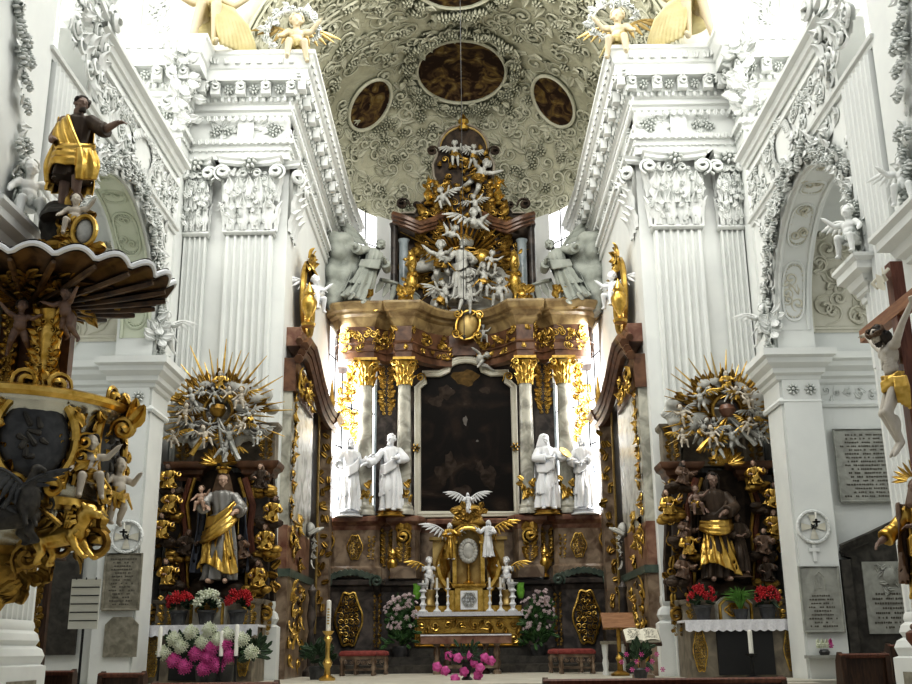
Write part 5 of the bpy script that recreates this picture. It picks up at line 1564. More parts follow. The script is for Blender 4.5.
    for i, (u, y, gold) in enumerate(BU):
        bust(root, L(A(u, y+4, 19.4)), .76 if not right else .74, (-.5 if u < 0 else .5)*-1*r.uniform(.3, 1), 'gold' if gold else ('robe_dark' if i % 2 else 'robe_brown'), 'skin' if i % 3 else 'skin_dark', 'hair_brown' if i % 2 else 'hair_dark', beard=i % 2 == 0, tilt=r.uniform(-.25, .25))
        g = G(); p = A(u, y+9, 19.5)
        for q in range(8): g.ell(p+V((r.uniform(-.2, .2), r.uniform(-.05, .1), r.uniform(-.06, .06))), (.13, .1, .08), 7, 5)
        obj('cloud_seat', g, 'gold_old' if i % 2 else 'robe_dark', root)
    # cloth with lace
    g = G(); x0, x1 = xx(-55), xx(55); sl = A(0, 648)
    g.box(x0, x1, 18.68, 19.4, 2.02, 2.06)
    g.grid(lambda u, v: V((x0+(x1-x0)*u, 18.67-.012*sin(u*70)*v-.01*v, 2.06-(.17+.03*abs(sin(u*45)))*v)), 90, 3)
    cl = obj('altar_cloth', g, 'altar_cloth'); tag(cl, 'white lace-edged cloth on the right side altar' if right else 'white cloth on the left side altar under the flower pots', 'altar cloth', 'side altar cloths')
    return root, A
AL, FL = side_altar(-1, 217, 'dark gilt side altar with a crowned virgin under a sunburst, left of the choir', 0)
AR, FR = side_altar(1, 724, 'dark gilt side altar with a bareheaded statue under a sunburst, right of the choir', 1)
# the statues
t = thing('virgin_statue', 'crowned virgin statue in gold mantle holding the child on the left side altar', 'statue', FL(1, 584, 19.35), .1, sc=2.02)
saint(t, S_M, dict(body='skin', robe='robe_silver', mantle='gold', hair='hair_brown'))
g = G()
shell(g, .12, .60, lambda z: (.082+.22*(.60-z), .064+.20*(.60-z)), -PI*.97, -PI*.06, folds=7, amp=.014, seed=3, slant=-.12, hemfn=lambda u: .05*sin(u*PI*2))
drape(g, [(-.15, .0, .46), (-.05, -.135, .50), (.08, -.12, .62), (.14, .0, .76)], [(-.17, -.02, .36), (-.05, -.17, .38), (.10, -.16, .48), (.18, -.02, .62)], 5)
fit('gold_mantle', sculpt('gold_mantle', g, .008, 2), 'gold', t)
g = G(); g.lathe((0, 0, 0), [(.045, 0), (.055, .03), (.065, .035), (.05, .04), (.02, .075), (.001, .08)], 14)
for i in range(8): g.ell((.055*cos(i*PI/4), .055*sin(i*PI/4), .05), .014, 6, 4)
fit('crown', g.mesh('crown', []), 'gold', t, 1, (0, -.02, .985))
putto(t, 'sit', (-.17, -.16, .60), .26, -.2, 'skin', 'hair_brown', None, None, name='child')
g = G(); shell(g, .1, .78, lambda z: (.20+.07*(1-z), .15+.04*(1-z)), .15, PI-.15, folds=8, amp=.02, seed=6); DM = sculpt('dark_mantle', g, .01, 2); fit('dark_mantle', DM, 'robe_blue', t)
t = thing('female_statue', 'bareheaded dark-haired statue with gold apron between two children on the right side altar', 'statue', FR(-4, 582, 19.35), -.05, sc=1.98)
saint(t, saint_meshes('mother', ((-.19, -.06, .68), (-.13, -.17, .64)), ((.18, -.06, .66), (.05, -.17, .60)), long=True, seed=18, hrot=(.15, 0, .1)), dict(body='skin_dark', robe='robe_dark', mantle='robe_dark', hair='hair_dark'))
g = G(); shell(g, .10, .52, lambda z: (.088+.26*(.54-z), .068+.25*(.54-z)), -PI*.95, -PI*.08, folds=7, amp=.016, seed=9, slant=.03, hemfn=lambda u: .06*sin(u*PI*1.6))
drape(g, [(-.13, .0, .55), (-.05, -.115, .54), (.07, -.115, .54), (.14, .0, .58)], [(-.15, -.02, .46), (-.06, -.155, .41), (.07, -.155, .41), (.16, -.02, .48)], 4)
fit('gold_apron', sculpt('gold_apron', g, .008, 2), 'gold', t)
putto(t, 'sit', (-.19, -.17, .56), .30, .1, 'skin_dark', 'hair_brown', None, 'gold', name='child')
fit('dark_mantle', DM, 'robe_dark', t)
t = thing('child_statue', 'small dark standing girl statue beside the gold apron on the right side altar', 'statue', FR(17, 574, 19.3), .1, sc=1.1)
saint(t, S_D, dict(body='skin_dark', robe='robe_dark', hair='hair_dark'), 'robe_brown')

# ---- flowers, plants and candles on and before the side altars
def blooms(g, c, n, R_, r, petals=6, seed=0, flat=.6, front=True):
    rr = random.Random(seed)
    for i in range(n):
        a = rr.random()*6.28; e = rr.random()
        d = V((cos(a)*math.sqrt(1-e*e*.5), sin(a)*math.sqrt(1-e*e*.5), e*flat*1.6))
        if front and d.y > .3: d.y = -d.y
        p = V(c)+d*R_*rr.uniform(.75, 1)
        g.frame_(p, d+V((0, -.4, .2)), roll=rr.random()*6.28, sc=rr.uniform(.8, 1.2)); g.flower(r, petals)
    g.id_()
def foliage(g, c, n, R_, L, seed=0, up=.4):
    rr = random.Random(seed)
    for i in range(n):
        d = V((rr.uniform(-1, 1), rr.uniform(-1, 1), rr.uniform(-.5, 1)+up)).normalized()
        p = V(c)+d*R_*rr.uniform(.2, .9)
        g.frame_(p, V((rr.uniform(-1, 1), -1, rr.uniform(-.3, .6))), up=d, roll=rr.uniform(-.7, .7)); g.leaf(L*rr.uniform(.7, 1.2), L*.42, .4, 1, 4)
    g.id_()
def potted(label, p, flower, kind='potted_flower', group=None, n=16, R_=.22, r=.075, dark=True, leafm='leaf_dark', seed=1):
    t = thing(kind, label, 'flowers', p, group=group)
    g = G(); g.lathe((0, 0, 0), [(.11, 0), (.15, .20), (.17, .21), (.17, .25), (.14, .25), (.13, .2), (.001, .2)], 16); loc_part('pot', g, 'pot_dark', t)
    g = G(); foliage(g, (0, 0, .32), 34, R_*1.0, .16, seed); loc_part('leaves', g, leafm, t)
    g = G(); blooms(g, (0, 0, .36), n, R_, r, 6, seed); loc_part('blossoms', g, flower, t)
    return t
GP = 'potted flowers on the side altars'
for A_, u, lb, fl, sd in ((FL, -40, 'pot of red flowers on the left end of the left side altar', 'petal_red', 1), (FL, -12, 'pot of white flowers between the two red ones on the left side altar', 'petal_white', 2), (FL, 19, 'pot of red flowers right of the white ones on the left side altar', 'petal_red', 3),
                          (FR, -19, 'pot of red flowers left of the green grass plant on the right side altar', 'petal_red', 4), (FR, 46, 'pot of red flowers on the right end of the right side altar', 'petal_red', 5)):
    p = A_(u, 640, 18.95); potted(lb, (p.x, 18.95, 2.06), fl, group=GP, seed=sd, n=18 if fl == 'petal_red' else 12, r=.075 if fl == 'petal_red' else .09)
p = FR(20, 640, 18.9)
t = thing('grass_plant', 'bright green grassy pot plant in the middle of the right side altar', 'plant', (p.x, 18.95, 2.06))
g = G(); g.lathe((0, 0, 0), [(.09, 0), (.13, .16), (.14, .18), (.12, .18), (.001, .15)], 16); loc_part('pot', g, 'pot_dark', t)
g = G(); r = random.Random(8)
for i in range(110):
    a = r.random()*6.28; l = r.uniform(.25, .48); o = r.uniform(.1, .34)
    g.tube([(0, 0, .15), (o*.35*cos(a), o*.35*sin(a), .15+l*.7), (o*cos(a), o*sin(a), .15+l*(1-.9*o))], [.008, .008, .002], 4)
loc_part('leaves', g, 'grass_green', t)
# mass of flowers before the left altar
p = FL(-2, 670, 18.2)
t = thing('flower_arrangement', 'large bank of white and pink hydrangeas before the left side altar', 'flowers', (p.x, 18.2, 1.1))
g = G(); g.lathe((0, 0, 0), [(.25, 0), (.3, .05), (.34, .3), (.3, .3), (.001, .25)], 18); loc_part('trough', g, 'pot_dark', t)
g = G()
for i in range(5): foliage(g, (-.6+.3*i, 0, .45), 40, .36, .2, i)
loc_part('leaves', g, 'leaf_dark', t)
for nm, m, L_ in (('white_bloom', 'petal_white', ((-.62, .72), (-.35, .82), (-.05, .86), (.25, .78), (.5, .7), (-.15, .66), (.66, .5), (-.78, .5), (.1, .7), (-.5, .6))), ('pink_bloom', 'petal_pink', ((-.6, .38), (-.42, .28), (-.05, .42), (.12, .30), (.0, .56), (.3, .45), (-.25, .48), (.22, .62), (-.1, .25)))):
    for i, (x, z) in enumerate(L_):
        g = G()
        for q in range(22):
            a = q*2.4; k = .105*math.sqrt(q/22)
            g.frame_((x+k*cos(a), -.34-.07*(1-q/22), z+k*sin(a)), (cos(a)*.6*k/.105, -1, sin(a)*.6*k/.105+.2)); g.flower(.05, 5)
        g.id_(); loc_part(nm, g, m, t)
CG = 'white candles before the left side altar'
for u, h, lb in ((-58, .5, 'short white candle at the left of the flower bank before the left altar'), (4, .42, 'white candle rising from the middle of the flower bank'), (19, .52, 'white candle right of the flower bank before the left altar')):
    p = FL(u, 668, 17.85)
    t = thing('altar_candle', lb, 'candle', (p.x, 17.8, 1.1), group=CG)
    g = G(); g.lathe((0, 0, 0), [(.09, 0), (.09, .02), (.02, .05), (.02, .40), (.05, .44), (.001, .44)], 12); loc_part('holder', g, 'iron', t)
    g = G(); g.lathe((0, 0, .44), [(.035, 0), (.035, h-.05), (.02, h-.02), (.001, h-.02)], 12); loc_part('candle', g, 'wax', t)
p = FR(28, 660, 18.3)
t = thing('altar_candle', 'single white candle on a dark holder before the right side altar', 'candle', (p.x, 18.3, 1.1))
g = G(); g.lathe((0, 0, 0), [(.12, 0), (.12, .03), (.03, .07), (.025, .34), (.09, .37), (.1, .4), (.001, .4)], 14); loc_part('holder', g, 'iron', t)
g = G(); g.lathe((0, 0, .4), [(.04, 0), (.04, .36), (.02, .38), (.001, .38)], 12); loc_part('candle', g, 'wax', t)

# ================================================================ altars set along the choir walls
def choir_altar(s, label):
    X = s*3.5
    root = thing('choir_altar', label, 'altar', (X, 22.6, 1.1))
    mx = lambda px: px if s < 0 else 933-px
    def F(px, py, XX=3.45): return atx(mx(px), py, s*XX)
    def bx(nm, m, y0, y1, d0, d1, z0, z1, par=None, flat=True):
        g = G(); a, b = sorted((s*(3.7-d0), s*(3.7-d1))); g.box(a, b, y0, y1, z0, z1); return obj(nm, g, m, par or root, smooth=False)
    nrm = V((-s, 0, 0))
    r = random.Random(60)
    def relief(nm, m, y0, y1, z0, z1, d, n, sc=1, par=None):
        g = G()
        for i in range(n):
            g.frame_((s*(3.7-d), r.uniform(y0, y1), z0+(z1-z0)*(i+.5)/n), nrm, roll=r.random()*6.28, sc=sc); g.leaf(.3, .18, .5, 3, 5) if i % 3 else g.scroll(.13, .05, 1.4, r.choice((-1, 1)), 5, 14)
        g.id_(); return obj(nm, g, m, par or root)
    # near stone pilaster in two storeys with gilt strips
    bx('plinth', 'marble_brown', 20.75, 23.9, 0, .22, 1.1, 3.0); relief('gilt_relief', 'gold_relief', 21.0, 21.7, 1.4, 2.8, .24, 14); relief('gilt_relief', 'gold_relief', 22.1, 22.8, 1.3, 2.9, .24, 14)
    bx('green_band', 'marble_green', 20.72, 23.95, 0, .27, 3.0, 3.15)
    bx('stone_panel', 'marble_red', 20.8, 23.8, 0, .18, 3.15, 4.0)
    bx('stone_pilaster', 'marble_grey', 20.8, 23.8, 0, .18, 4.0, 6.9)
    relief('gilt_relief', 'gold', 20.95, 21.35, 3.6, 6.8, .20, 34, .8)
    relief('gilt_relief', 'gold_relief', 21.5, 22.6, 3.2, 4.4, .20, 14)
    # dark opening with the altar painting, seen almost edge on
    bx('painting', 'black', 24.0, 25.9, 0, .04, 1.9, 7.3)
    g = G(); g.tube([(s*3.64, 23.95, 2.0), (s*3.64, 23.95, 6.9), (s*3.64, 24.2, 7.3), (s*3.64, 24.9, 7.6), (s*3.64, 25.6, 7.3), (s*3.64, 25.85, 2.0)], .035, 6); obj('frame', g, 'gold_matt', root)
    # far pillar with its own cornice
    bx('far_pilaster', 'marble_brown', 25.95, 26.4, 0, .34, 2.4, 7.0)
    g = G()
    for i in range(26): g.at_((s*(3.7-.08-.2*r.random()), 25.92, 2.7+4.2*i/26), ry=r.random()*6.28); g.leaf(.22, .14, .5, 3, 4)
    g.id_(); obj('gilt_relief', g, 'gold_old', root)
    bx('far_plinth', 'marble_dark', 25.85, 26.5, 0, .42, 1.1, 2.4)
    CP = [(0, 0), (.04, .05), (.05, .13), (.14, .18), (.15, .26), (.22, .34), (.22, .40), (-.2, .42)]
    g = G(); g.mould([(s*3.7, 24.35), (s*3.3, 24.35), (s*3.3, 25.0), (s*3.7, 25.0)][::1 if s < 0 else 1], [(d, 6.95+z) for d, z in CP], side=1 if s < 0 else -1) if False else g.mould([(s*3.7, 25.95), (s*3.36, 25.95), (s*3.36, 26.45), (s*3.7, 26.45)], [(d, 6.95+z) for d, z in CP], side=s); obj('far_cornice', g, 'marble_rust', root, angle=30)
    g = G(); g.lathe((s*3.4, 26.1, 7.36), [(.1, 0), (.12, .06), (.05, .14), (.1, .3), (.06, .5), (.03, .8), (.001, 1.0)], 12); obj('gilt_finial', g, 'gold_old', root)
    # near cornice, arched down to the far one, with gilt frieze
    g = G()
    pts = [(20.7, 7.35), (21.2, 7.6), (21.8, 7.65), (22.4, 7.5), (23.2, 7.25), (24.2, 7.05), (25.2, 7.0), (26.0, 7.05)]
    for k, (d, dz, rad) in enumerate(((.30, 0, .10), (.36, .14, .09), (.42, .27, .10), (.3, .38, .08))):
        g.tube([(s*(3.7-d), y, z+dz) for y, z in pts], rad, 6)
    obj('arched_cornice', g, 'marble_rust', root)
    relief('gilt_relief', 'gold', 20.9, 22.6, 6.75, 7.25, .30, 22)
    bx('frieze', 'marble_rust', 20.76, 23.4, 0, .24, 6.7, 7.4)
    # attic: dark stone, oval gilt frame with an angel, gilt vase
    bx('attic_block', 'marble_red', 20.9, 22.9, 0, .3, 7.7, 8.1)
    g = G(); c = V((s*3.5, 22.3, 9.15)); loop = [c+V((0, .72*cos(a), .85*sin(a))) for a in [2*PI*i/28 for i in range(29)]]
    g.tube(loop, .07, 6); fr = obj('oval_frame', g, 'gold', root)
    g = G(); g.add([p+V((s*.03, 0, 0)) for p in loop[:-1]], [tuple(range(28))]); obj('oval_painting', g, 'painting_oval', fr, smooth=False)
    g = G()
    for i in range(22):
        a = .3+2.2*i/22; g.frame_(c+V((-s*.06, .8*cos(a), .95*sin(a))), nrm, roll=r.random()*6.28); g.leaf(.34, .2, .5, 3, 5)
    g.id_(); obj('gilt_crest', g, 'gold', fr)
    p = F(296, 352, 3.2)
    g = G(); g.lathe((s*3.3, 21.2, 8.2), [(.14, 0), (.16, .06), (.06, .14), (.05, .2), (.16, .4), (.18, .55), (.1, .68), (.13, .74), (.05, .9), (.001, 1.0)], 14); obj('gilt_vase', g, 'gold', root)
    putto(root, 'sit', rel(root, (s*3.25, 21.7, 8.6)), .95, s*-.9, 'white_marble', 'white_marble', 'white_marble', 'white_marble', flip=-s)
    # wall console with a small carved head half way up
    g = G(); q = F(310, 530); g.ell((q.x, q.y, q.z), (.12, .14, .17), 10, 8); g.tube([(q.x, q.y-.1, q.z-.1), (q.x-s*.2, q.y-.1, q.z), (q.x-s*.3, q.y, q.z+.05)], [.06, .05, .02], 6)
    for i in range(8): g.frame_((q.x-s*.05, q.y+.1*r.random(), q.z-.1-.08*i), nrm, roll=r.random()*6.28); g.leaf(.25, .15, .6, 3, 4)
    g.id_(); obj('carved_console', g, 'silver_carving', root)
    g = G(); q = (s*3.3, 22.9, 1.9)
    g.lathe((q[0], q[1], 1.1), [(.16, 0), (.16, .1), (.07, .2), (.09, .7), (.05, .9), (.1, 1.2), (.06, 1.6), (.1, 1.75), (.001, 1.9)], 12); obj('dark_post', g, 'marble_dark', root)
    return root
choir_altar(-1, 'tall red marble and gilt altar seen edge on along the left choir wall')
choir_altar(1, 'tall red marble and gilt altar seen edge on along the right choir wall')
# ================================================================ pulpit on the left pier
PX, PY = -4.95, 11.3; DZ = -.30
PU = thing('pulpit', 'silver and gilt pulpit with a dark shell canopy on the left pier', 'pulpit', (PX, PY, 2.1))
g = G(); g.lathe((PX, PY, DZ), [(.001, 2.95), (.55, 3.0), (.80, 3.15), (.98, 3.4), (1.05, 3.8), (1.08, 4.15), (1.12, 4.30), (1.2, 4.36), (1.24, 4.42), (1.24, 4.48), (1.15, 4.5), (1.1, 4.3)], 48)
mat('silver_leaf', (.55, .55, .49), (.74, .73, .66), rough=.25, metal=.85, scale=3, recess_tint=((.06, .05, .03), .1, .2, .8))
obj('basket', g, 'silver_leaf', PU)
g = G(); g.lathe((PX, PY, DZ), [(1.24, 4.40), (1.28, 4.44), (1.28, 4.49), (1.22, 4.52)], 48); g.lathe((PX, PY, DZ), [(.98, 3.32), (1.05, 3.36), (1.04, 3.44), (.99, 3.46)], 48); obj('gilt_rim', g, 'gold', PU)
g = G(); g.lathe((PX, PY, -.1), [(.04, 2.12), (.10, 2.22), (.07, 2.32), (.2, 2.42), (.34, 2.58), (.3, 2.7), (.52, 2.9), (.62, 3.05), (.001, 3.1)], 30); obj('underside', g, 'gold_old', PU)
def around(a, rr, z): return V((PX+rr*cos(a), PY+rr*sin(a), z+DZ))
# relief cartouches on the basket
for a, w in ((-.98, 1.0), (-.08, .9)):
    c = around(a, 1.07, 4.0); n = V((cos(a), sin(a), 0)); t_ = V((-sin(a), cos(a), 0))
    g = G(); g.ell(c, (.34*w, .06, .42), 18, 8, Matrix.Rotation(a+PI/2, 3, 'Z')); ca = obj('relief_cartouche', g, 'pot_dark', PU)
    g = G(); r = random.Random(int(a*10))
    for i in range(9):
        q = c+n*.06+t_*r.uniform(-.16, .16)+V((0, 0, r.uniform(-.24, .22))); g.cap(q, q+t_*r.uniform(-.1, .1)+V((0, 0, r.uniform(-.05, .12))), .035, .02, 6)
    obj('dark_relief', g, 'stone_dark', ca)
    g = G(); g.tube([c+n*.03+t_*.40*w*cos(b)+V((0, 0, .49*sin(b))) for b in [2*PI*i/28 for i in range(29)]], .05, 7)
    for i in range(22):
        b = 2*PI*i/22; g.frame_(c+n*.05+t_*.48*w*cos(b)+V((0, 0, .56*sin(b))), n, roll=r.random()*6.28); g.leaf(.2, .12, .6, 3, 5) if i % 3 else g.scroll(.09, .04, 1.4, r.choice((-1, 1)), 5, 14)
    for sg in (-1, 1):
        g.frame_(c+n*.08+t_*sg*.16+V((0, 0, .56)), n); g.scroll(.14, .055, 1.6, -sg, 6, 20, tail=.3)
        g.frame_(c+n*.1+t_*sg*.18+V((0, 0, -.5)), n); g.scroll(.13, .06, 1.6, sg, 6, 20, tail=.3)
    g.id_(); obj('gilt_frame', g, 'gold', ca)
# gilt sprays between
g = G(); r = random.Random(70)
for i in range(46):
    a = r.uniform(-.68, -.3) if i % 2 else r.uniform(-1.4, -1.2)
    z = r.uniform(3.5, 4.3); n = V((cos(a), sin(a), 0))
    g.frame_(around(a, 1.06, z), n, roll=r.gauss(0, .7)); g.leaf(.26, .14, .6, 3, 5) if i % 4 else g.scroll(.1, .04, 1.4, r.choice((-1, 1)), 5, 14)
g.id_(); obj('gilt_relief', g, 'gold', PU)
g = G(); a = .02
for k in range(3): g.frame_(around(a-.12*k, 1.2+.06*k, 4.28-.04*k), (-sin(a)*.4, -1, 0), roll=.4*k); g.scroll(.17-.02*k, .06, 1.6, 1, 6, 20, tail=.8); g.leaf(.4, .2, .5, 3, 5)
g.id_(); obj('gilt_scroll', g, 'gold', PU)
# putti seated at the foot of the basket
for a, po, z, h, rz in ((-.46, 'sit', 3.36, .76, .5), (.05, 'stand', 3.24, .74, .9)):
    p = around(a, 1.16, z); putto(PU, po, rel(PU, p), h, rz, 'skin_pale', 'hair_dark', None, 'gold')
# carved beasts carrying it: winged lion, winged ox, and an eagle
def beast_body(g):
    g.cap((-.30, 0, .42), (.28, 0, .46), .17, .19, 12); g.cap((.28, 0, .48), (.46, -.02, .68), .17, .15, 10)
    g.ell((.54, -.02, .76), (.17, .13, .14), 12, 8); g.cap((.60, -.02, .72), (.74, -.03, .68), .09, .075, 8)
    for s in (-1, 1):
        g.ell((.50, s*.10, .88), .045, 6, 5); limb(g, (.30, s*.12, .40), (.40, s*.14, .20), (.52, s*.14, .05), .09, .06, .045); g.ell((.56, s*.14, .03), (.08, .05, .035), 8, 5)
        limb(g, (-.30, s*.12, .40), (-.20, s*.17, .20), (-.32, s*.16, .04), .11, .07, .045); g.ell((-.27, s*.16, .03), (.08, .05, .035), 8, 5)
    g.tube([(-.44, 0, .46), (-.6, .02, .42), (-.68, .03, .55), (-.62, .03, .68)], [.03, .028, .024, .05], 6)
def mane(g):
    r = random.Random(1)
    for i in range(34):
        a = r.random()*6.28; d = V((r.uniform(.22, .48), .17*cos(a), .62+.19*sin(a))); g.tube([d, d+V((-.05, .05*cos(a), -.02+.05*sin(a))), d+V((-.10, .04*cos(a), -.10))], [.045, .045, .012], 6)
def bwings(g):
    for s in (-1, 1): wing(g, (.12, s*.12, .58), (-.42, s*.5, .98), .30, 8, .03, V((-.6, .1*s, -.8)))
def horns(g):
    for s in (-1, 1): g.tube([(.52, s*.08, .88), (.54, s*.2, .94), (.60, s*.22, 1.06)], [.035, .03, .01], 6)
def beast(name, m, loc, sc, rz, ry=0, mn=True, hn=False, mw='gold_old'):
    b = fit(name, made('beast', beast_body, .02, 3), m, PU, sc, rel(PU, loc), (0, ry, rz))
    if mn: fit('mane', raw('mane', mane), 'gold', b)
    if hn: fit('horns', raw('horns', horns), mw, b)
    fit('wings', raw('bwings', bwings), mw, b)
beast('winged_lion', 'gold', (-4.06, 10.6, 2.46), .62, -.25, -.1)
beast('winged_ox', 'stone_dark', (-4.42, 10.3, 2.6), .66, -2.4, .2, False, True, 'pot_dark')
def eagle(g):
    g.ell((0, 0, .34), (.15, .16, .26), 12, 9); g.cap((0, -.03, .54), (0, -.08, .70), .10, .075, 10); g.ell((0, -.1, .74), (.08, .1, .08), 10, 7); g.tube([(0, -.18, .75), (0, -.26, .72), (0, -.26, .66)], [.04, .03, .006], 6)
    for s in (-1, 1): limb(g, (s*.07, -.03, .16), (s*.08, -.06, .06), (s*.08, -.1, 0), .06, .04, .03)
def ewings(g):
    for s in (-1, 1): wing(g, (s*.10, .03, .52), (s*.46, .12, .72), .42, 8, .025)
e = fit('eagle', made('eagle', eagle, .018, 2), 'stone_dark', PU, .72, rel(PU, (-4.26, 10.2, 2.8)), (0, 0, 1.1)); fit('wings', raw('ewings', ewings), 'pot_dark', e)
g = G(); r = random.Random(71)
for k, (px, py, s, sz) in enumerate(((95, 545, 1, .2), (40, 545, -1, .2), (28, 558, 1, .17), (75, 540, -1, .16), (60, 548, 1, .15))):
    g.at_(at(px, py, 10.75)); g.scroll(sz, sz*.4, 1.6, s, 6, 20, tail=.8); g.leaf(.4, .25, .5, 3, 6)
for i in range(20):
    t = r.random(); g.at_(at(15+65*t*r.random()+10*t, 590-55*t, 10.95+.2*r.random()), ry=r.random()*6.28); g.leaf(.26, .16, .6, 3, 5)
g.id_(); obj('gilt_relief', g, 'gold_old', PU)
# back panel up to the canopy
g = G(); g.box(-5.45, -4.62, 11.75, 11.9, 4.4, 5.9); bp_ = obj('back_panel', g, 'marble_rust', PU, smooth=False)
for px in (5, 33, 48):
    g = G(); a = at(px, 383, 11.6); b = at(px, 300, 11.6); g.box(a.x-.05, a.x+.05, 11.6, 11.75, a.z-.1, b.z+.5); o = obj('gilt_relief', g, 'gold_old', bp_, smooth=False)  # plain gilt strip that carries the leaf relief
    g = G(); swag(g, (a.x, (a.z+b.z)/2), .17, b.z-a.z+.2, 11.58, 12, px); obj('gilt_relief', g, 'gold', bp_)
g = G(); q = at(48, 350, 11.4); g.lathe((q.x, q.y, q.z-.35), [(.06, 0), (.10, .2), (.14, .5), (.11, .65), (.16, .8), (.10, .9), (.001, .95)], 12); swag(g, (q.x, q.z), .3, .8, 11.3, 8, 4); obj('gilt_herm', g, 'gold', PU)
for px, py, fl in ((17, 352, 1), (62, 338, -1)):
    putto(PU, 'fly', rel(PU, at(px, py, 11.2)), .62, .4*fl, 'skin_dark', 'hair_dark', None, None, flip=fl)
# canopy: a ribbed shell, open side up
CX, CY = -5.1, 11.6
def shellpt(u, v, off=0):
    a = -PI*.93+PI*1.4*u; n = 15
    w = abs(sin(n*PI*u))
    R_ = .10+(1.50+.08*w)*v
    z = 5.52+.20*v**1.5+(.10*w-.03)*v-.05*sin(a)*v+off
    return V((CX+R_*cos(a)*(1.0 if cos(a) > 0 else .6), CY+R_*sin(a)*.62, z))
g = G(); g.grid(lambda u, v: shellpt(u, v), 136, 14); g.grid(lambda u, v: shellpt(u, v, .10), 136, 14); cn = obj('canopy', g, 'canopy_wood', PU, angle=80)
g = G(); g.tube([shellpt(i/136, 1.0, .05) for i in range(137)], .035, 6); obj('silver_edge', g, 'white_marble', cn)
g = G(); r = random.Random(13)
for i in range(90):
    u, v = r.uniform(.25, 1), r.uniform(.1, .6); p = shellpt(u, v, -.03); g.frame_(p, (p.x-CX+.2, -.3, -1.2), up=(p.x-CX, p.y-CY, .2), roll=r.gauss(0, .6)); g.leaf(.30, .12, .4, 3, 5)
g.id_(); obj('gilt_relief', g, 'gold_old', cn)
g = G()
for i in range(15): g.tube([shellpt((i+.0)/15, v, -.03) for v in (.1, .3, .5, .7, .9, 1.0)], [.02, .03, .035, .04, .04, .03], 5)
obj('ribs', g, 'canopy_wood', cn)
g = G(); g.lathe((CX+.25, CY-.05, 5.62), [(.9, 0), (.8, .12), (.6, .2), (.45, .35), (.25, .5), (.001, .5)], 24, sq=.6); obj('canopy_crown', g, 'canopy_wood', cn)
g = G(); r = random.Random(4)
for i in range(26):
    p = at(72+r.gauss(0, 9), 233+r.gauss(0, 8), 11.3); g.at_(p, ry=r.random()*6.28); g.scroll(.12, .05, 1.5, r.choice((-1, 1)), 6, 16) if i % 2 else g.leaf(.3, .18, .5, 3, 5)
g.id_(); obj('gilt_relief', g, 'gold', PU)
putto(PU, 'sit', rel(PU, at(72, 243, 11.1)), .62, .2, 'skin_pale', 'hair_brown', None, 'gold')
q = at(85, 232, 11.0); g = G(); g.ell(q, (.11, .05, .16), 14, 8); sh_ = obj('silver_shield', g, 'silver_carving', PU)
g = G(); g.tube([q+V((.13*cos(a), -.03, .18*sin(a))) for a in [2*PI*i/20 for i in range(21)]], .03, 6); obj('shield_rim', g, 'gold', sh_)
g = G()
for i in range(20): g.ell(at(random.Random(i).uniform(48, 76), random.Random(i+50).uniform(208, 245), 11.5), (.16, .14, .11), 8, 6)
fit('rock', sculpt('rock', g, .03, 2), 'stone_dark', PU, 1, -V(PU.location))
# statue on the canopy, turned to the right with an arm held out
ST = thing('preacher_statue', 'bearded statue in gold mantle and dark robe pointing right, standing on the pulpit canopy', 'statue', at(68, 213, 11.35), 0, sc=1.5)
def st_body(g):
    hm = Euler((.05, 0, .75)).to_matrix(); hc = V((.03, -.02, .935)); head_(g, hc, .062, hm); g.cap((0, 0, .80), hc, .036, .034)
    torso(g, pecs=False)
    limb(g, (.105, 0, .80), (.24, -.06, .68), (.37, -.14, .70), .042, .036, .024); hand_(g, (.37, -.14, .70), (1, -.2, .1), .09, 1)
    limb(g, (-.105, .0, .80), (-.17, -.02, .64), (-.13, -.14, .56), .046, .04, .027); hand_(g, (-.13, -.14, .56), (.6, -.6, 0), .09, -1)
    limb(g, (.05, 0, .50), (.08, -.09, .28), (.05, -.01, .05), .065, .048, .03); limb(g, (-.06, 0, .50), (-.06, .02, .28), (-.08, .06, .05), .065, .046, .03)
    g.cap((.05, -.01, .03), (.09, -.12, .015), .028, .02); g.cap((-.08, .06, .03), (-.09, -.05, .015), .028, .02)
fit('body', made('st_body', st_body, .006, 1), 'skin_dark', ST)
g = G(); robe(g, hem=.27, seed=31, folds=9, rh=(.15, .14), kneeL=.0, kneeR=.02); sleeve(g, (.1, 0, .8), (.24, -.06, .68), (.28, -.08, .69), .055, .06, .065); fit('robe', sculpt('st_robe', g, .008, 2), 'robe_dark', ST)
g = G()
# gold mantle over the shoulder and across the chest, bundled round the hips, falling at the side
drape(g, [(-.05, .06, .83), (-.04, -.07, .81), (.02, -.115, .67), (.10, -.12, .50)], [(-.13, .07, .76), (-.16, -.02, .74), (-.15, -.09, .60), (-.08, -.13, .44)], 6)
drape(g, [(-.16, .05, .50), (-.09, -.10, .53), (.05, -.125, .52), (.17, -.03, .57)], [(-.20, .05, .30), (-.11, -.13, .36), (.05, -.165, .33), (.20, -.06, .42)], 6)
drape(g, [(.08, -.15, .48), (.10, -.17, .36), (.10, -.14, .22)], [(.19, -.04, .50), (.23, -.05, .38), (.21, -.03, .27)], 4)
drape(g, [(-.15, -.02, .58), (-.19, -.03, .42), (-.18, -.02, .26)], [(-.18, .09, .60), (-.23, .11, .42), (-.20, .13, .28)], 4)
shell(g, .2, .84, lambda z: (.15+.05*(1-z), .11+.05*(1-z)), .7, PI+.1, folds=7, amp=.018, seed=2)
fit('mantle', sculpt('st_mantle', g, .0065, 2), 'gold', ST)
g = G(); hair_(g, (.03, -.02, .935), .062, Euler((.05, 0, .75)).to_matrix(), False, True, 3)
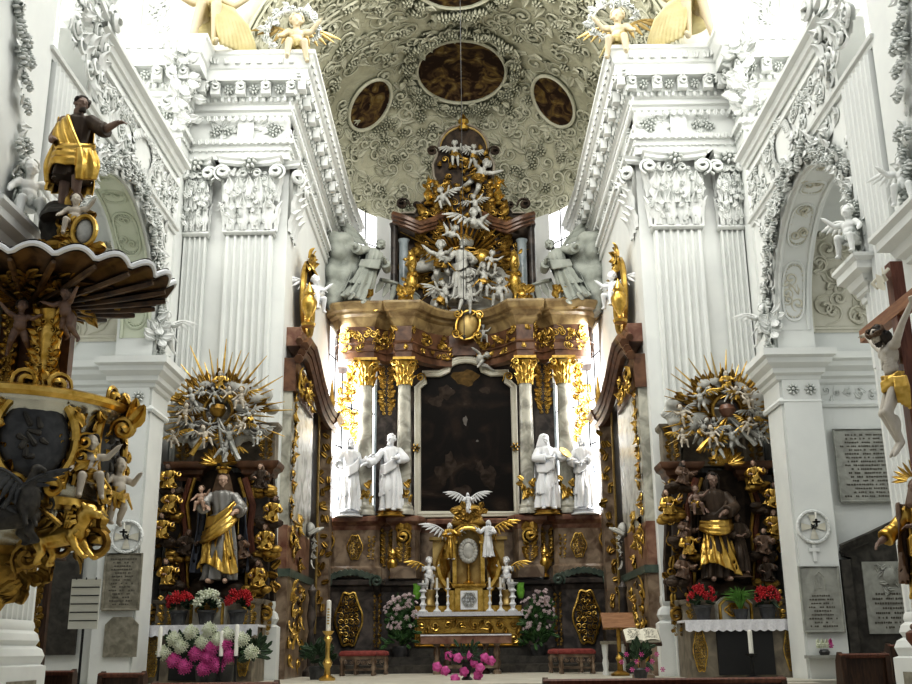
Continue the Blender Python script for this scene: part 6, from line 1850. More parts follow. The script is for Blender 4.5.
for i in range(10): g.ell((.03+.05*cos(i), .0+.05*sin(i), .965+.02*sin(i*2)), .022, 6, 4)
fit('hair', sculpt('st_hair', g, .009, 1), 'hair_dark', ST)
fit('base', G().lathe((0, 0, 0), [(.001, -.07), (.2, -.07), (.2, -.04), (.17, -.02), (.17, 0), (.001, 0)], 16).mesh('base', []), 'stone_dark', ST)

# ================================================================ crucifix by the right pier
XC, YX = 4.45, 10.4
CR = thing('crucifix', 'large wooden crucifix with a pale figure in a gold loincloth on the right pier', 'crucifix', (XC, YX, 2.2))
g = G(); g.box(XC, XC+.13, YX-.075, YX+.075, 2.0, 5.45); g.box(XC+.13, 5.43, YX-.05, YX+.05, 3.3, 3.4)
obj('cross_post', g, 'wood_red', CR, smooth=False)
mat('cross_wood', (.22, .085, .035), (.34, .15, .065), rough=.4, scale=5, stretch=(6, .8, 6))
g = G(); g.box(XC-.01, XC+.12, YX-.95, YX+.95, 4.86, 5.0); obj('cross_beam', g, 'cross_wood', CR, smooth=False)
g = G()
g.grid(lambda u, v: V((XC-.07-.03*sin(u*6+1), YX-.11+.22*u, 5.2+.16*v+.03*sin(u*7))), 12, 4); g.tube([(XC-.08, YX-.12, 5.22), (XC-.12, YX-.15, 5.28), (XC-.06, YX-.16, 5.34)], .02, 5); g.tube([(XC-.08, YX+.12, 5.22), (XC-.12, YX+.15, 5.28), (XC-.06, YX+.16, 5.34)], .02, 5)
obj('title_scroll', g, 'paper', CR)
# the body, built facing -x: local x runs along the beam (world -y), local -y faces out (world -x)
def corpus(g):
    hm = Euler((.75, .25, .35)).to_matrix(); hc = V((.03, -.19, 1.40)); head_(g, hc, .10, hm); g.cap((0, -.06, 1.30), hc+V((0, .03, -.02)), .055, .052)
    ch = V((0, -.06, 1.16)); mid = V((.02, -.07, .98)); pel = V((.03, -.06, .80))
    g.ell(ch, (.155, .105, .15), 14, 9); g.ell(mid, (.115, .085, .13), 12, 8); g.ell(pel, (.14, .10, .11), 12, 8)
    for s in (-1, 1):
        g.ell(ch+V((s*.07, -.065, .03)), (.075, .045, .06), 8, 6)
        for k in range(4): g.tube([ch+V((s*.03, -.085, -.05-.03*k)), ch+V((s*.09, -.07, -.065-.03*k)), ch+V((s*.13, -.01, -.04-.03*k))], .016, 5)
        sh = V((s*.18, -.05, 1.25)); el = V((s*.44, -.05, 1.42)); ha = V((s*.70, -.02, 1.60))
        g.ell(sh, .068, 8, 6); limb(g, sh, el, ha, .058, .042, .028, 10); g.ell(sh*.55+el*.45, (.062, .05, .05), 8, 6); hand_(g, ha, (s*.7, -.25, .5), .15, -s, .5)
    g.cap(ch+V((-.1, 0, .08)), (-.18, -.05, 1.25), .07, .066); g.cap(ch+V((.1, 0, .08)), (.18, -.05, 1.25), .07, .066)
    for s in (-1, 1):
        hp = V((.03+s*.075, -.06, .76)); kn = V((.02+s*.055, -.20, .44)); an = V((.0+s*.018, -.06+.01*s, .08))
        limb(g, hp, kn, an, .095, .062, .036, 12); g.ell(kn*.6+an*.4+V((0, .03, 0)), (.055, .06, .12), 10, 7); g.ell(kn+V((0, -.015, 0)), .06, 8, 6)
        g.cap(an, an+V((s*.01, -.09, -.12)), .036, .03); g.cap(an+V((s*.01, -.09, -.12)), an+V((s*.012, -.12, -.16)), .03, .018)
CO = loc_part('corpus', made('corpus', corpus, .0095, 1), None, CR, (-.06, 0, 1.40), (0, 0, -PI/2), .84)
CO.data.materials.append(MATS['corpus']); CO.location = (-.05, 0, 1.28)
g = G()
closed_rings(g, [.70+.02*i for i in range(11)], lambda z, a: V((.03+(.165+.016*sin(6*a+z*30))*cos(a), -.06+(.125+.014*sin(7*a-z*25))*sin(a), z+.03*sin(a*2+.5))), 36)
for k in range(6): g.tube([(-.13, -.10, .86-.025*k), (.03, -.20, .80-.02*k), (.18, -.12, .84-.01*k), (.21, -.04, .78)], [.02, .03, .028, .02], 6)
for k in range(4): g.tube([(.19+.015*k, -.10+.03*k, .84), (.22+.02*k, -.11+.03*k, .70), (.20+.02*k, -.10+.03*k, .52-.03*k)], [.03, .04, .02], 6)
fit('loincloth', sculpt('loincloth', g, .009, 2), 'gold', CO)
g = G(); hair_(g, (.03, -.19, 1.40), .10, Euler((.75, .25, .35)).to_matrix(), True, True, 4); fit('hair', sculpt('ch', g, .013, 1), 'hair_dark', CO)
g = G(); m_ = Euler((.75, .25, .35)).to_matrix()
for k in range(3): g.tube([V((.03, -.19, 1.40))+m_ @ V((.105*cos(a), .11*sin(a), .055+.016*sin(5*a+2*k)+.012*k)) for a in [2*PI*i/24 for i in range(25)]], .014, 5)
fit('thorn_crown', g.mesh('tc', []), 'hair_brown', CO)
# sorrowing figure below it
t = thing('mourner_statue', 'brown cloaked mourning statue with gold robe below the crucifix', 'statue', (4.62, 10.75, 1.75), -1.0, sc=1.5)
saint(t, saint_meshes('mourner', ((-.17, -.08, .66), (-.20, -.2, .58)), ((.18, -.06, .66), (.04, -.17, .66)), veil=True, hrot=(-.3, 0, .3), seed=22), dict(body='skin_dark', robe='gold', mantle='gold', hair='robe_brown'))
g = G(); shell(g, .30, .84, lambda z: (.16+.06*(1-z), .125+.05*(1-z)), -.6, PI+.9, folds=8, amp=.02, seed=16); fit('brown_cloak', sculpt('brown_cloak', g, .01, 2), 'robe_brown', t)
g = G()
for i in range(12):
    a = PI*i/11; g.at_((.07*cos(a)-.0, -.02, .99+.02*sin(a)), ry=PI/2-a); g.leaf(.12, .03, .2, 1, 3)
g.id_(); fit('gilt_nimbus', g.mesh('nim', []), 'gold', t)
g = G(); g.lathe((0, 0, 0), [(.001, -.5), (.04, -.45), (.1, -.25), (.16, -.12), (.2, -.06), (.2, -.02), (.17, 0), (.001, 0)], 18); g.box(-.06, .06, 0, .6, -.2, -.1); fit('console', g.mesh('cs', []), 'wood_red', t)

# ================================================================ stucco figures of the nave
def stucco_putto(label, p, pose, h, rz, skin='stucco_relief', cloth='stucco_relief', wings='stucco_relief', flip=1, tilt=(0, 0), hair=None, group='stucco putti on the mouldings'):
    t = thing('stucco_putto', label, 'statue', p, 0, group=group)
    putto(t, pose, (0, 0, 0), h, rz, skin, hair or skin, wings, cloth, tilt, name='body', flip=flip); return t
stucco_putto('white stucco putto perched on the bracket of the left pier beside the pulpit canopy', (-5.25, 11.6, 6.4), 'sit', 1.0, .7)
stucco_putto('white stucco putto reclining on the bracket beside the right arch', (5.25, 13.3, 6.55), 'sit', .85, -.9, flip=-1)
stucco_putto('white stucco putto on the bracket of the nearest right pier', (5.35, 11.7, 6.6), 'sit', .75, -.7, flip=-1)
stucco_putto('white stucco putto with raised arms by the foot of the left arch wreath', (-5.35, 17.95, 6.72), 'fly', .8, .3)
stucco_putto('white stucco putto with raised arms by the foot of the right arch wreath', (5.35, 17.95, 6.72), 'fly', .8, -.3, flip=-1)
# painted angels on the cornice corners
def garland(root, c, rx, rz, a0, a1, m, r=.07):
    g = G(); rr = random.Random(3)
    pts = [V(c)+V((rx*cos(a0+(a1-a0)*i/20), .05, rz*sin(a0+(a1-a0)*i/20))) for i in range(21)]
    for p in pts:
        for q in range(3):
            g.frame_(p+V((rr.uniform(-.05, .05), rr.uniform(-.05, .05), rr.uniform(-.05, .05))), (rr.uniform(-1, 1), -1, rr.uniform(-1, 1)), roll=rr.random()*6.28)
            g.rosette(r, 5, .6) if q else g.leaf(.22, .14, .5, 2, 4)
    g.id_(); g.tube(pts, .04, 6); loc_part('garland', g, m, root)
GA = 'tinted stucco angels on the cornice corners'
t = thing('stucco_angel', 'tinted stucco angel raising an arm under a garland on the left cornice corner', 'statue', (-3.55, 19.86, 13.97), group=GA)
putto(t, 'sit', (0, 0, -.46), 1.4, .2, 'stucco_gilt', 'stucco_gilt', 'gold_matt', 'robe_yellow', name='body'); garland(t, (-.1, .05, .55), .55, .55, -.3, PI+.6, 'stucco_relief')
t = thing('stucco_angel', 'tinted stucco angel leaning forward on the right cornice corner', 'statue', (3.4, 19.86, 13.97), group=GA)
putto(t, 'sit', (0, 0, -.46), 1.4, -.3, 'stucco_gilt', 'stucco_gilt', 'gold_matt', 'robe_yellow', name='body', flip=-1); garland(t, (-.05, .05, .7), .5, .45, .2, PI+.9, 'stucco_relief')
GS = 'seated giants on the cornices'
t = thing('seated_statue', 'yellow robed seated stucco figure cut off by the top edge, left cornice', 'statue', (-5.35, 19.75, 13.94), .15, group=GS, sc=1.95)
giant(t, 'stucco_gilt', 'robe_yellow', 'stucco_gilt'); t.location.z -= .05
t = thing('seated_statue', 'yellow robed seated stucco figure cut off by the top edge, right cornice', 'statue', (4.95, 19.75, 13.94), -.15, group=GS, sc=1.95)
giant(t, 'stucco_gilt', 'robe_yellow', 'stucco_gilt', -1); t.location.z -= .05
# ================================================================ tablets, pews and furniture
def strokes(g, x0, x1, z0, z1, rows, Y, seed, h=.5, center=True):
    """worn lettering, too small to read: broken strokes in rows"""
    r = random.Random(seed); dz = (z1-z0)/rows
    for i in range(rows):
        z = z1-dz*(i+.5); w = (x1-x0)*(r.uniform(.55, 1) if center else 1); a = (x0+x1)/2-w/2; x = a
        while x < a+w:
            k = r.uniform(.02, .05)
            g.box(x, min(x+k*.7, a+w), Y-.004, Y, z-dz*h/2*r.uniform(.6, 1), z+dz*h/2*r.uniform(.6, 1)); x += k*(1 if r.random() > .18 else 2.2)
def tablet(name, label, quad, Y, m, border=None, rows=10, ink='inscription', shape=None, group=None, relief=None, cat='tablet'):
    x0, y0, x1, y1 = quad
    cx = (x0+x1)/2; cz = (y0+y1)/2
    a = at(cx, y0, Y); b = at(cx, y1, Y); l = at(x0, cz, Y).x; rr_ = at(x1, cz, Y).x
    t = thing(name, label, cat, ((l+rr_)/2, Y, b.z), group=group)
    P = [(l, b.z), (rr_, b.z), (rr_, a.z), (l, a.z)]
    if shape == 'cut': k = .12; P = [(l, b.z), (rr_, b.z), (rr_, a.z-k), (rr_-k, a.z), (l+k, a.z), (l, a.z-k)]
    g = G(); g.ext(P, Y-.05, Y)
    if rows:
        g.m = 1; zt = a.z-(.06 if not relief else (a.z-b.z)*.42); strokes(g, l+.07, rr_-.07, b.z+.06, zt, rows, Y-.051, int(x0)); g.m = 0
    sl = [m, ink] if rows else m
    if not border and not relief:
        bpy.data.objects.remove(t); return tag(obj(name, g, sl, smooth=False), label, cat, group)
    obj('slab', g, sl, t, smooth=False)
    if border:
        g = G(); Q = [(x, Y-.05, z) for x, z in P]; g.tube(Q+[Q[0]], .025, 5); obj('border', g, border, t)
    if relief:
        g = G(); c_ = V(((l+rr_)/2, Y-.05, a.z-(a.z-b.z)*.22)); s_ = (rr_-l)*.22
        if relief == 'arms':
            g.ell(c_, (s_*.55, .04, s_*.75), 14, 8); g.tube([c_+V((s_*cos(q), 0, s_*1.15*sin(q))) for q in [2*PI*i/20 for i in range(21)]], s_*.12, 5)
            for q in range(14): g.at_(c_+V((s_*1.2*cos(q*.45), 0, s_*1.3*sin(q*.45))), ry=q); g.leaf(s_*.7, s_*.4, .4, 2, 4)
            g.id_()
        else:
            g.tube([c_+V((s_*.6, 0, -s_)), c_+V((s_*.6, 0, s_*.5)), c_+V((0, 0, s_*1.1)), c_+V((-s_*.6, 0, s_*.5)), c_+V((-s_*.6, 0, -s_))], s_*.1, 5); g.lathe(c_-V((0, 0, s_*.8)), [(s_*.25, 0), (s_*.1, s_*.3), (s_*.3, s_*.7), (s_*.3, s_*1.2), (.001, s_*1.2)], 10, sq=.3)
        obj('carved_arms', g, m, t)
    return t
YP, YR = 17.75, 18.03
tablet('wall_tablet', 'tan inscribed tablet on the left pier below the wall cross', (105, 554, 141, 610), YP, 'stone_tan', 'stone_tan', 14)
tablet('wall_tablet', 'lower tan tablet with clipped corners on the left pier', (105, 617, 138, 657), YP, 'stone_tan', None, 0, shape='cut')
tablet('wall_tablet', 'dark grey memorial slab in the shade behind the white notice board', (40, 553, 80, 655), YR, 'stone_dark', None, 0)
tablet('wall_tablet', 'grey inscribed tablet high on the wall left of the crucifix', (836, 430, 899, 502), YR, 'stone_grey', 'stone_grey', 17)
tablet('wall_tablet', 'grey tablet with carved coat of arms on the right pier under the cross', (801, 567, 840, 632), YP, 'stone_grey', 'stone_grey', 9, relief='niche')
# pedimented epitaph
t = thing('epitaph', 'large dark epitaph with sloping pediment and grey inscribed panel on the right wall', 'epitaph', at(885, 670, YR))
ex = lambda px, py=600: at(px, py, YR-.1)
g = G()
P = [(850, 672), (925, 672), (925, 540), (890, 525), (843, 548), (843, 556), (850, 558)]
g.ext([(ex(x, y).x, ex(x, y).z) for x, y in P], YR-.16, YR); obj('surround', g, 'stone_dark', t, smooth=False)
g = G()
for x0, x1 in ((846, 856), (916, 926)):
    a, b = ex(x0, 640), ex(x1, 640); g.box(a.x, b.x, YR-.26, YR-.1, ex(850, 655).z, ex(850, 560).z)
g.box(ex(843).x, ex(930).x, YR-.28, YR-.1, ex(850, 672).z, ex(850, 655).z)
obj('pilasters', g, 'stone_dark', t, smooth=False)
g = G(); A_ = [at(x, y, YR-.25) for x, y in ((840, 551), (868, 539), (895, 526), (912, 530), (930, 540))]
for k in range(3): g.tube([p+V((0, -.02*k, .05*k-.03)) for p in A_], .04, 5)
obj('pediment_moulding', g, 'stone_dark', t)
g = G(); g.box(ex(864).x, ex(925).x, YR-.19, YR-.15, ex(870, 634).z, ex(870, 562).z); g.m = 1; strokes(g, ex(870).x, ex(918).x, ex(870, 630).z, ex(870, 592).z, 8, YR-.192, 5); pn = obj('panel', g, ['stone_grey', 'inscription'], t, smooth=False)
g = G(); c_ = at(890, 577, YR-.2); g.ell(c_, (.12, .04, .15), 12, 7)
for q in range(14): g.at_(c_+V((.2*cos(q*.45), 0, .2*sin(q*.45))), ry=q); g.leaf(.14, .08, .4, 2, 4)
g.id_(); obj('carved_arms', g, 'stone_grey', pn)
# consecration crosses, each with its candle arm
for px, py, lb in ((127, 537, 'round plaster consecration cross with a candle arm on the left pier'), (813, 527, 'round plaster consecration cross with a candle arm on the right pier')):
    p = at(px, py, YP)
    t = thing('consecration_cross', lb, 'wall cross', p, group='consecration crosses')
    g = G(); g.tube([(.26*cos(a), -.02, .26*sin(a)) for a in [2*PI*i/32 for i in range(33)]], .03, 6)
    for i in range(24): a = 2*PI*i/24; g.ell((.26*cos(a), -.04, .26*sin(a)), .022, 5, 4)
    loc_part('ring', g, 'stucco_relief', t)
    g = G(); 
    for k in range(4):
        a = k*PI/2
        g.add([(sin(a)*.03+cos(a)*q[0], -.03, cos(a)*.03-sin(a)*q[0]) if False else (cos(a)*q[1]-sin(a)*q[0], -.025, sin(a)*q[1]+cos(a)*q[0]) for q in ((-.02, .03), (-.07, .2), (.07, .2), (.02, .03))], [(0, 1, 2, 3)])
    loc_part('cross', g, 'stucco_tan', t)
    g = G(); g.tube([(0, 0, 0), (0, -.12, -.03), (.0, -.2, .0), (.0, -.2, .05)], .018, 6); g.lathe((0, -.2, .05), [(.06, 0), (.07, .02), (.02, .03), (.02, .06)], 10); g.rosette(.06, 6, .4); loc_part('candle_arm', g, 'iron', t)
    g = G(); g.lathe((0, -.2, .08), [(.018, 0), (.018, .13), (.001, .14)], 8); loc_part('candle', g, 'wax', t)
p = at(814, 553, YP); g = G(); g.box(-.03, .03, -.03, 0, -.14, .14); g.box(-.09, .09, -.034, 0, .02, .08); o = obj('wall_cross', g, 'stucco_relief', smooth=False); o.location = p; tag(o, 'small plain plaster cross between the round cross and the arms tablet', 'wall cross')
# shelf of shells or petals low on the right pier
p = at(824, 648, YP-.1)
t = thing('flower_shelf', 'small white and pink flower posy on a ledge low on the right pier', 'flowers', p)
g = G(); g.box(-.3, .34, -.1, .1, -.16, -.11); loc_part('ledge', g, 'stone_grey', t)
g = G(); g.lathe((0, 0, -.11), [(.07, 0), (.09, .05), (.06, .09), (.001, .08)], 12); loc_part('bowl', g, 'pot_dark', t)
for k, (m, xs) in enumerate((('petal_white', (-.1, -.03, .04)), ('petal_pink', (.1,)))):
    g = G()
    for x in xs: g.at_((x, -.03, .0)); g.leaf(.16, .08, .3, 1, 4); g.at_((x, -.05, .04)); g.flower(.05, 6)
    loc_part('white_petals' if not k else 'pink_petals', g, m, t)
# white strip of carved moulding on the choir-side of the pier (small framed panel)
for s in (-1, 1):
    pass
# notice board on a pole
a = at(85, 604, 13.2)
t = thing('notice_board', 'white board with ruled rows on a thin black stand near the left chapel', 'notice board', (a.x, 13.2, 0))
w = .36; h0, h1 = at(85, 629, 13.2).z, at(85, 579, 13.2).z
g = G(); g.M = Matrix.Translation((a.x, 13.2, 0)) @ Matrix.Rotation(-.06, 4, 'Y') @ Matrix.Translation((-a.x, -13.2, 0))
g.id_(); g.box(a.x-w/2, a.x+w/2, 13.18, 13.2, h0, h1); bd = obj('board', g, 'board_white', t, smooth=False)
g = G()
for i in range(1, 6): z = h0+(h1-h0)*i/6; g.box(a.x-w/2+.01, a.x+w/2-.01, 13.172, 13.18, z-.008, z+.004)
for i in range(3): g.box(a.x-.12+.12*i-.006, a.x-.12+.12*i+.006, 13.172, 13.18, h1-.01, h1+.015)
obj('row_rails', g, 'iron', bd, smooth=False)
g = G(); g.tube([(a.x, 13.21, .03), (a.x, 13.21, h0+.1)], .016, 8); g.lathe((a.x, 13.21, 0), [(.16, 0), (.16, .02), (.03, .05), (.001, .05)], 16); obj('stand', g, 'iron', t)
# gilded edge of an altar inside the left chapel
a = at(33, 610, 15.5)
t = thing('chapel_altar', 'narrow gilt carved altar edge seen behind the left pier base', 'altar', (a.x, 15.6, 0))
g = G(); swag(g, (a.x-.02, a.z-.1), .28, 1.6, 15.5, 22, 6); obj('gilt_relief', g, 'gold_old', t)
g = G(); g.box(a.x-.9, a.x-.1, 15.55, 15.9, 0, a.z+.9); obj('frame', g, 'wood_dark', t, smooth=False)
g = G(); g.box(a.x+.12, a.x+.2, 15.5, 15.6, 0, a.z+.75); g.box(a.x-.9, a.x+.26, 15.5, 15.9, a.z+.72, a.z+.80); obj('dark_edge', g, 'wood_dark', t, smooth=False)
# base of the near pilasters
for s, w_ in ((-1, wl), (1, wr)):
    g = G(); X = s*XW
    pth = [(X+s*.2, 13.42), (X-s*.10, 13.42), (X-s*.10, 12.3), (X+s*.2, 12.3)]
    g.mould(pth, [(0, 2.0), (.02, 1.97), (.03, 1.92), (.02, 1.88), (.06, 1.84), (.08, 1.76), (.05, 1.70), (.11, 1.66), (.14, 1.58), (.11, 1.48), (.16, 1.46), (.16, 0)], side=-s)
    obj('pilaster_base', g, 'stucco', w_, angle=30)
    g = G(); g.box(*sorted((X-s*.265, X-s*.27)), 12.45, 13.3, .6, 1.3); obj('plinth_panel', g, 'stone_tan', w_, smooth=False)
# pews
def pew(x0, x1, y, label, ztop=1.2, z0=.0, end=None):
    t = thing('pew', label, 'pew', ((x0+x1)/2, y, z0), group='pews across the front of the picture')
    g = G(); g.box(x0, x1, y, y+.04, z0+.12, ztop-.05); obj('front_board', g, 'wood_dark', t, smooth=False)
    g = G(); g.mould([(x0, y+.08), (x0, y-.03), (x1, y-.03), (x1, y+.08)], [(0, ztop-.07), (.02, ztop-.06), (.035, ztop-.02), (.02, ztop), (-.1, ztop)], side=-1); obj('top_rail', g, 'wood_red', t, angle=30)
    for x in (x0, x1):
        g = G(); g.ext([(y-.1, z0), (y+.5, z0), (y+.5, z0+.42), (y+.3, z0+.55), (y+.2, ztop-.1), (y+.1, ztop+.02), (y-.06, ztop-.04), (y-.1, z0+.5)], -.035, .035)
        g.v = [V((x+v.y, v.x, v.z)) for v in g.v]; obj('pew_end', g, 'wood_dark', t, smooth=False)
    g = G(); g.box(x0, x1, y+.1, y+.46, z0+.40, z0+.44); obj('seat', g, 'wood_red', t, smooth=False)
    return t
pew(.98, 3.98, 14.0, 'dark wooden pew with a red brown top rail before the right side altar', 1.235)
pew(1.15, 3.3, 13.2, 'front dark pew of the right block, its rail just entering the picture', 1.14)
pew(-4.0, -2.45, 14.0, 'dark wooden pew before the flower bank of the left side altar', 1.235)
pew(5.5, 6.15, 16.2, 'short dark pew against the pier below the flower posy', 1.5, .0)
pew(-5.35, -4.75, 16.0, 'short dark pew against the left pier beneath the tan tablets', 1.33, .0)
pew(6.35, 8.0, 16.5, 'dark pew in the right chapel under the large epitaph', 1.62, .0)
pew(-7.8, -6.0, 16.6, 'dark pew in the left chapel under the grey memorial slab', 1.36, .0)
# kneeling stools with red tops
def stool_meshes():
    g = G(); w, d, h = .78, .46, .46
    for x in (-1, 1):
        for y in (-1, 1): g.lathe((x*(w/2-.06), y*(d/2-.06), 0), [(.035, 0), (.045, .03), (.022, .08), (.045, .16), (.025, .24), (.05, .32), (.04, .36), (.001, .36)], 10)
    g.box(-w/2+.03, w/2-.03, -d/2+.03, d/2-.03, .33, .40); g.box(-w/2+.06, w/2-.06, -.02, .02, .10, .14)
    for i in range(5): g.at_((-w*.32+w*.16*i, -d/2+.02, .27), ry=i); g.scroll(.05, .018, 1.3, 1, 4, 10)
    g.id_(); fr = g.mesh('frame', 'marble_brown')
    g = G(); g.rings([[(sx*(w/2-.0-k), sy*(d/2-k), .40+z) for sx, sy in ((-1, -1), (1, -1), (1, 1), (-1, 1))] for z, k in ((0, .01), (.03, 0), (.08, .02), (.10, .06), (.11, .12))]); return fr, g.mesh('cushion', 'velvet_red', 60)
sf, sc_ = stool_meshes()
for px, Y, lb in ((358, 23.2, 'red topped stool nearest the aisle left of the altar steps'), (371, 24.3, 'red topped stool set just behind its twin, left of the altar steps'), (577, 23.2, 'red topped stool in front, right of the altar steps'), (566, 24.3, 'red topped stool tucked behind its twin, right of the altar steps')):
    p = at(px, 670, Y)
    t = thing('stool', lb, 'stool', (p.x, Y, 1.1), group='red topped stools by the altar steps')
    loc_part('frame', sf, None, t); loc_part('cushion', sc_, None, t)
# free standing table altar
p = at(466, 640, 23.8); zt = at(466, 634, 23.8).z
t = thing('altar_table', 'plain wooden altar table on turned legs before the high altar', 'table', (p.x, 23.8, 1.1))
x0, x1 = at(421, 638, 23.8).x, at(511, 638, 23.8).x
g = G(); g.box(x0, x1, 23.55, 24.2, zt-.20, zt-.01); obj('table_top', g, 'marble_red', t, smooth=False)
for px in (437, 447, 486, 497):
    x = at(px, 660, 23.8).x; hh = zt-.20-1.1
    g = G(); g.lathe((x, 23.75 if px in (437, 497) else 24.05, 1.1), [(.09, 0), (.09, .06), (.05, .1), (.09, hh*.35), (.05, hh*.5), (.08, hh*.7), (.05, hh*.9), (.09, hh)], 12); obj('leg', g, 'marble_brown', t)
g = G(); g.box(at(440, 640, 23.8).x, at(495, 640, 23.8).x, 23.7, 24.1, 1.22, 1.28); obj('stretcher', g, 'marble_brown', t, smooth=False)
g = G(); g.box(x0-.0, x1, 23.53, 24.2, zt-.008, zt+.01); g.grid(lambda u, v: V((x0+(x1-x0)*u, 23.53, zt+.01-.05*v)), 20, 1)
o = obj('table_cloth', g, 'altar_cloth'); tag(o, 'thin white runner on the free standing altar table', 'altar cloth')
# white bowl or book shapes behind the flowers: communion dishes under the table
# bouquet of pink roses
p = at(467, 678, 19.2)
t = thing('rose_bouquet', 'bouquet of deep pink roses in a dark vase before the altar table', 'flowers', (p.x, 19.2, 1.1))
g = G(); g.lathe((0, 0, 0), [(.09, 0), (.1, .02), (.05, .06), (.09, .2), (.08, .26), (.1, .3), (.001, .28)], 14); loc_part('vase', g, 'black', t)
g = G(); foliage(g, (0, 0, .36), 26, .34, .16, 4)
for i in range(12): a = i*.52; g.tube([(0, 0, .25), (.2*cos(a), .12*sin(a), .4), (.4*cos(a), .2*sin(a), .4+.12*sin(i*2.))], .008, 4)
loc_part('leaves', g, 'leaf_dark', t)
for i, (px, py) in enumerate(((437, 667), (445, 671), (449, 656), (458, 658), (464, 672), (473, 663), (480, 668), (485, 658), (491, 661), (455, 679), (478, 676), (468, 656))):
    q = at(px, py, 19.0)
    g = G(); g.at_((q.x-p.x, -.2+.1*(i % 3), q.z-1.1), rx=-.2)
    for k in range(3):
        for m_ in range(5):
            a = 2*PI*m_/5+k; g.ell((.05*(1-k*.25)*cos(a), -.02*k-.01, .05*(1-k*.25)*sin(a)), (.042, .03, .042), 6, 4)
    loc_part('rose', g, 'petal_pink', t)
# big arrangements either side of the high altar table
for px, lb in ((401, 'tall bush of blush flowers and greenery left of the high altar table'), (538, 'tall bush of blush flowers and greenery right of the high altar table')):
    p = at(px, 650, 25.9)
    t = thing('flower_arrangement', lb, 'flowers', (p.x, 25.85, 1.28), group='tall bouquets beside the high altar')
    g = G(); g.lathe((0, 0, 0), [(.18, 0), (.2, .04), (.14, .1), (.22, .35), (.2, .42), (.001, .4)], 16); loc_part('vase', g, 'pot_dark', t)
    g = G()
    for k in range(4): foliage(g, (.1*(k % 2)-.05, -.05, .45+.22*k), 50, .40, .22, k+px)
    loc_part('leaves', g, 'leaf', t)
    g = G(); blooms(g, (0, -.05, 1.05), 40, .42, .055, 6, px, .8); blooms(g, (.05, -.1, 1.35), 16, .3, .05, 6, px+1, .8); blooms(g, (0, -.2, .75), 14, .36, .05, 6, px+2, .4); loc_part('blossoms', g, 'petal_blush', t)
for px, lb in ((416, 'bright green leaf spray standing left of the candlesticks'), (522, 'bright green leaf spray standing right of the candlesticks')):
    p = at(px, 607, 26.5)
    t = thing('green_vase', lb, 'plant', (p.x, 27.0, 2.68), group='green sprays on the high altar')
    g = G(); g.lathe((0, 0, 0), [(.05, 0), (.06, .03), (.03, .06), (.06, .14), (.05, .16)], 12); loc_part('vase', g, 'pot_dark', t)
    g = G()
    for i in range(14): a = 2*PI*i/14; g.at_((.03*cos(a), .03*sin(a), .12), rz=a+PI/2, rx=.1); g.leaf(.42, .16, .06, 1, 5)
    g.id_(); g.ell((0, 0, .32), (.10, .08, .2), 10, 8); loc_part('leaves', g, 'leaf_bright', t)
# paschal candle
p = at(327, 684, 19.6)
t = thing('paschal_candle', 'tall white candle on a turned brass stand left of the aisle', 'candle', (p.x, 19.6, 1.1))
zc = at(327, 631, 19.6).z-1.1; ze = at(327, 601, 19.6).z-1.1
g = G(); g.lathe((0, 0, 0), [(.14, 0), (.15, .04), (.06, .1), (.05, .2), (.09, .3), (.04, .4), (.045, zc-.2), (.08, zc-.14), (.05, zc-.08), (.10, zc-.02), (.11, zc), (.001, zc)], 14); loc_part('stand', g, 'brass', t)
g = G(); g.lathe((0, 0, zc), [(.045, 0), (.045, ze-zc), (.02, ze-zc+.02), (.001, ze-zc+.02)], 12); loc_part('candle', g, 'wax', t)
g = G()
for i in range(6): g.box(-.02, .02, -.05, -.04, zc+.12+.05*i, zc+.14+.05*i)
loc_part('painted_bands', g, 'gold', t)
# lectern, book stand, little balustered table
p = at(621, 684, 21.0); zl = at(621, 622, 21.0).z
t = thing('lectern', 'wooden lectern with a sloping carved desk right of the altar', 'lectern', (p.x, 21.0, 1.1))
g = G(); g.lathe((0, 0, 0), [(.18, 0), (.18, .04), (.06, .1), (.05, .25), (.08, .32), (.04, .4), (.04, zl-1.22), (.07, zl-1.16), (.001, zl-1.14)], 12); loc_part('post', g, 'gold_old', t)
g = G(); g.cbox((0, 0, 0), .62, .42, .05); loc_part('desk', g, 'wood_mid', t, (0, 0, zl-1.08), (.75, 0, 0))
g = G()
for i in range(8): g.at_((-.24+.07*i, -.215, 0)); g.scroll(.03, .01, 1.2, 1, 4, 8)
g.id_(); loc_part('carving', g, 'gold_old', t, (0, 0, zl-1.08), (.75, 0, 0))
p = at(644, 684, 19.4); zb = at(644, 638, 19.4).z
t = thing('book_stand', 'dark stand with a wide open white book at the right altar corner', 'book stand', (p.x, 19.4, 1.1))
g = G(); g.lathe((0, 0, 0), [(.2, 0), (.2, .05), (.06, .1), (.05, .4), (.1, .5), (.05, zb-1.2), (.001, zb-1.15)], 12); loc_part('post', g, 'marble_brown', t)
g = G(); g.cbox((0, 0, 0), .66, .4, .04); loc_part('desk', g, 'wood_dark', t, (0, 0, zb-1.12), (.55, 0, 0))
b = thing('open_book', 'wide open book with white pages on the dark stand', 'book', (p.x, 19.36, zb+.02), rot=(.55, 0, 0))
g = G(); g.grid(lambda u, v: V((-.3+.6*u, -.19+.38*v, .035+.035*abs(sin(u*2*PI)))), 24, 2); g.box(-.3, .3, -.19, .19, 0, .035); PG = g
g = G(); g.box(-.32, .32, -.21, .21, -.02, 0); loc_part('cover', g, 'wood_dark', b)
g = G(); strokes(g, -.26, -.03, -.15, .15, 9, 0, 3); strokes(g, .03, .26, -.15, .15, 9, 0, 4)
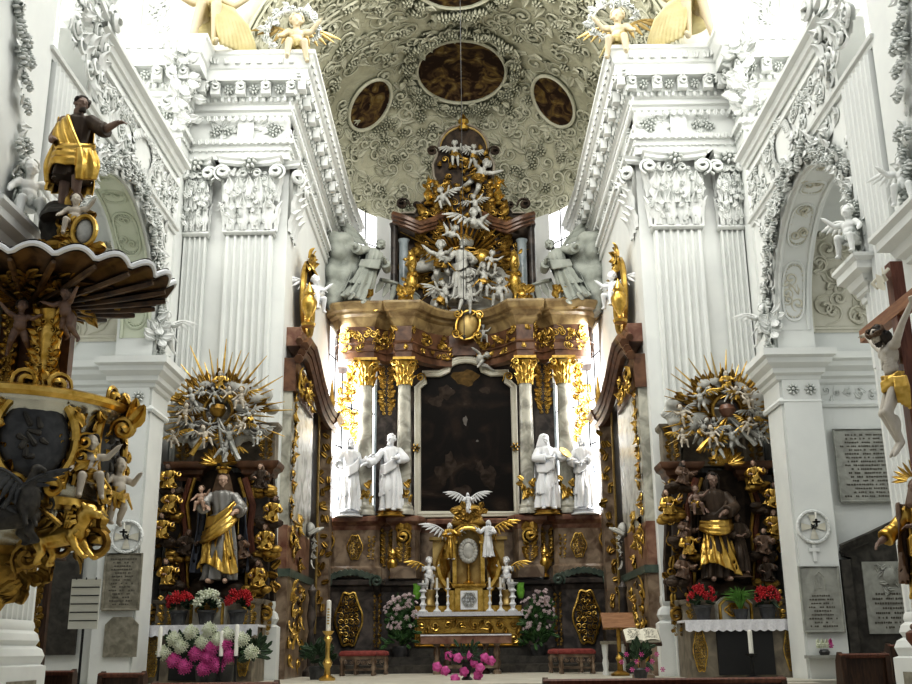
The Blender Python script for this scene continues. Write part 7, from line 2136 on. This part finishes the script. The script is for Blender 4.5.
PG.m = 1; PG.add([V((v.x, v.z, .074+v.y*.2)) for v in g.v], g.f); loc_part('pages', PG, ['paper', 'inscription'], b)
p = at(616, 684, 21.6); zt = at(616, 641, 21.6).z
t = thing('credence_table', 'small white topped table behind the lectern right of the altar', 'table', (p.x, 21.7, 1.1))
g = G(); g.box(-.24, .24, -.2, .2, zt-1.16, zt-1.1); loc_part('table_top', g, 'stone_tan', t)
for x in (-.17, .17):
    for y in (-.14, .14):
        g = G(); h = zt-1.16; g.lathe((x, y, 0), [(.05, 0), (.05, .05), (.03, .1), (.05, h*.4), (.03, h*.55), (.045, h*.8), (.05, h)], 10); loc_part('leg', g, 'white_paint', t)
p = at(642, 684, 18.6)
t = thing('flower_arrangement', 'low bunch of dark pink flowers at the foot of the book stand', 'flowers', (p.x, 18.7, 1.1))
g = G(); g.lathe((0, 0, 0), [(.1, 0), (.14, .15), (.12, .18), (.001, .16)], 12); loc_part('pot', g, 'pot_dark', t)
g = G(); foliage(g, (0, 0, .3), 40, .3, .18, 5); loc_part('leaves', g, 'leaf_dark', t)
g = G()
for i in range(9): g.frame_((-.34+.085*i, -.22, .28+.14*sin(i*2.1)), (0, -1, .2)); g.flower(.05, 6)
g.id_(); loc_part('blossoms', g, 'petal_pink', t)
# dark greenery and gear in the left choir corner
p = at(316, 684, 20.2)
t = thing('potted_plant', 'low dark leafy plant beside the brass candle stand at the left choir corner', 'plant', (p.x, 20.4, 1.1))
g = G(); g.lathe((0, 0, 0), [(.14, 0), (.18, .2), (.17, .24), (.001, .2)], 12); loc_part('pot', g, 'pot_dark', t)
g = G(); foliage(g, (0, 0, .36), 60, .32, .22, 9); loc_part('leaves', g, 'leaf_dark', t)

# cord of a hanging lamp, dropping from the vault on the axis
zt = ZV+HV-.02; zb = at(466, 335, 22.0).z
g = G(); g.tube([(0, 22.0, zb), (0, 22.0, zt)], .009, 6); g.lathe((0, 22.0, zb-.10), [(.001, 0), (.03, .02), (.03, .08), (.01, .1)], 8)
o = obj('lamp_cord', g, 'iron'); tag(o, 'thin dark cord hanging from the choir vault before the high altar', 'cord')
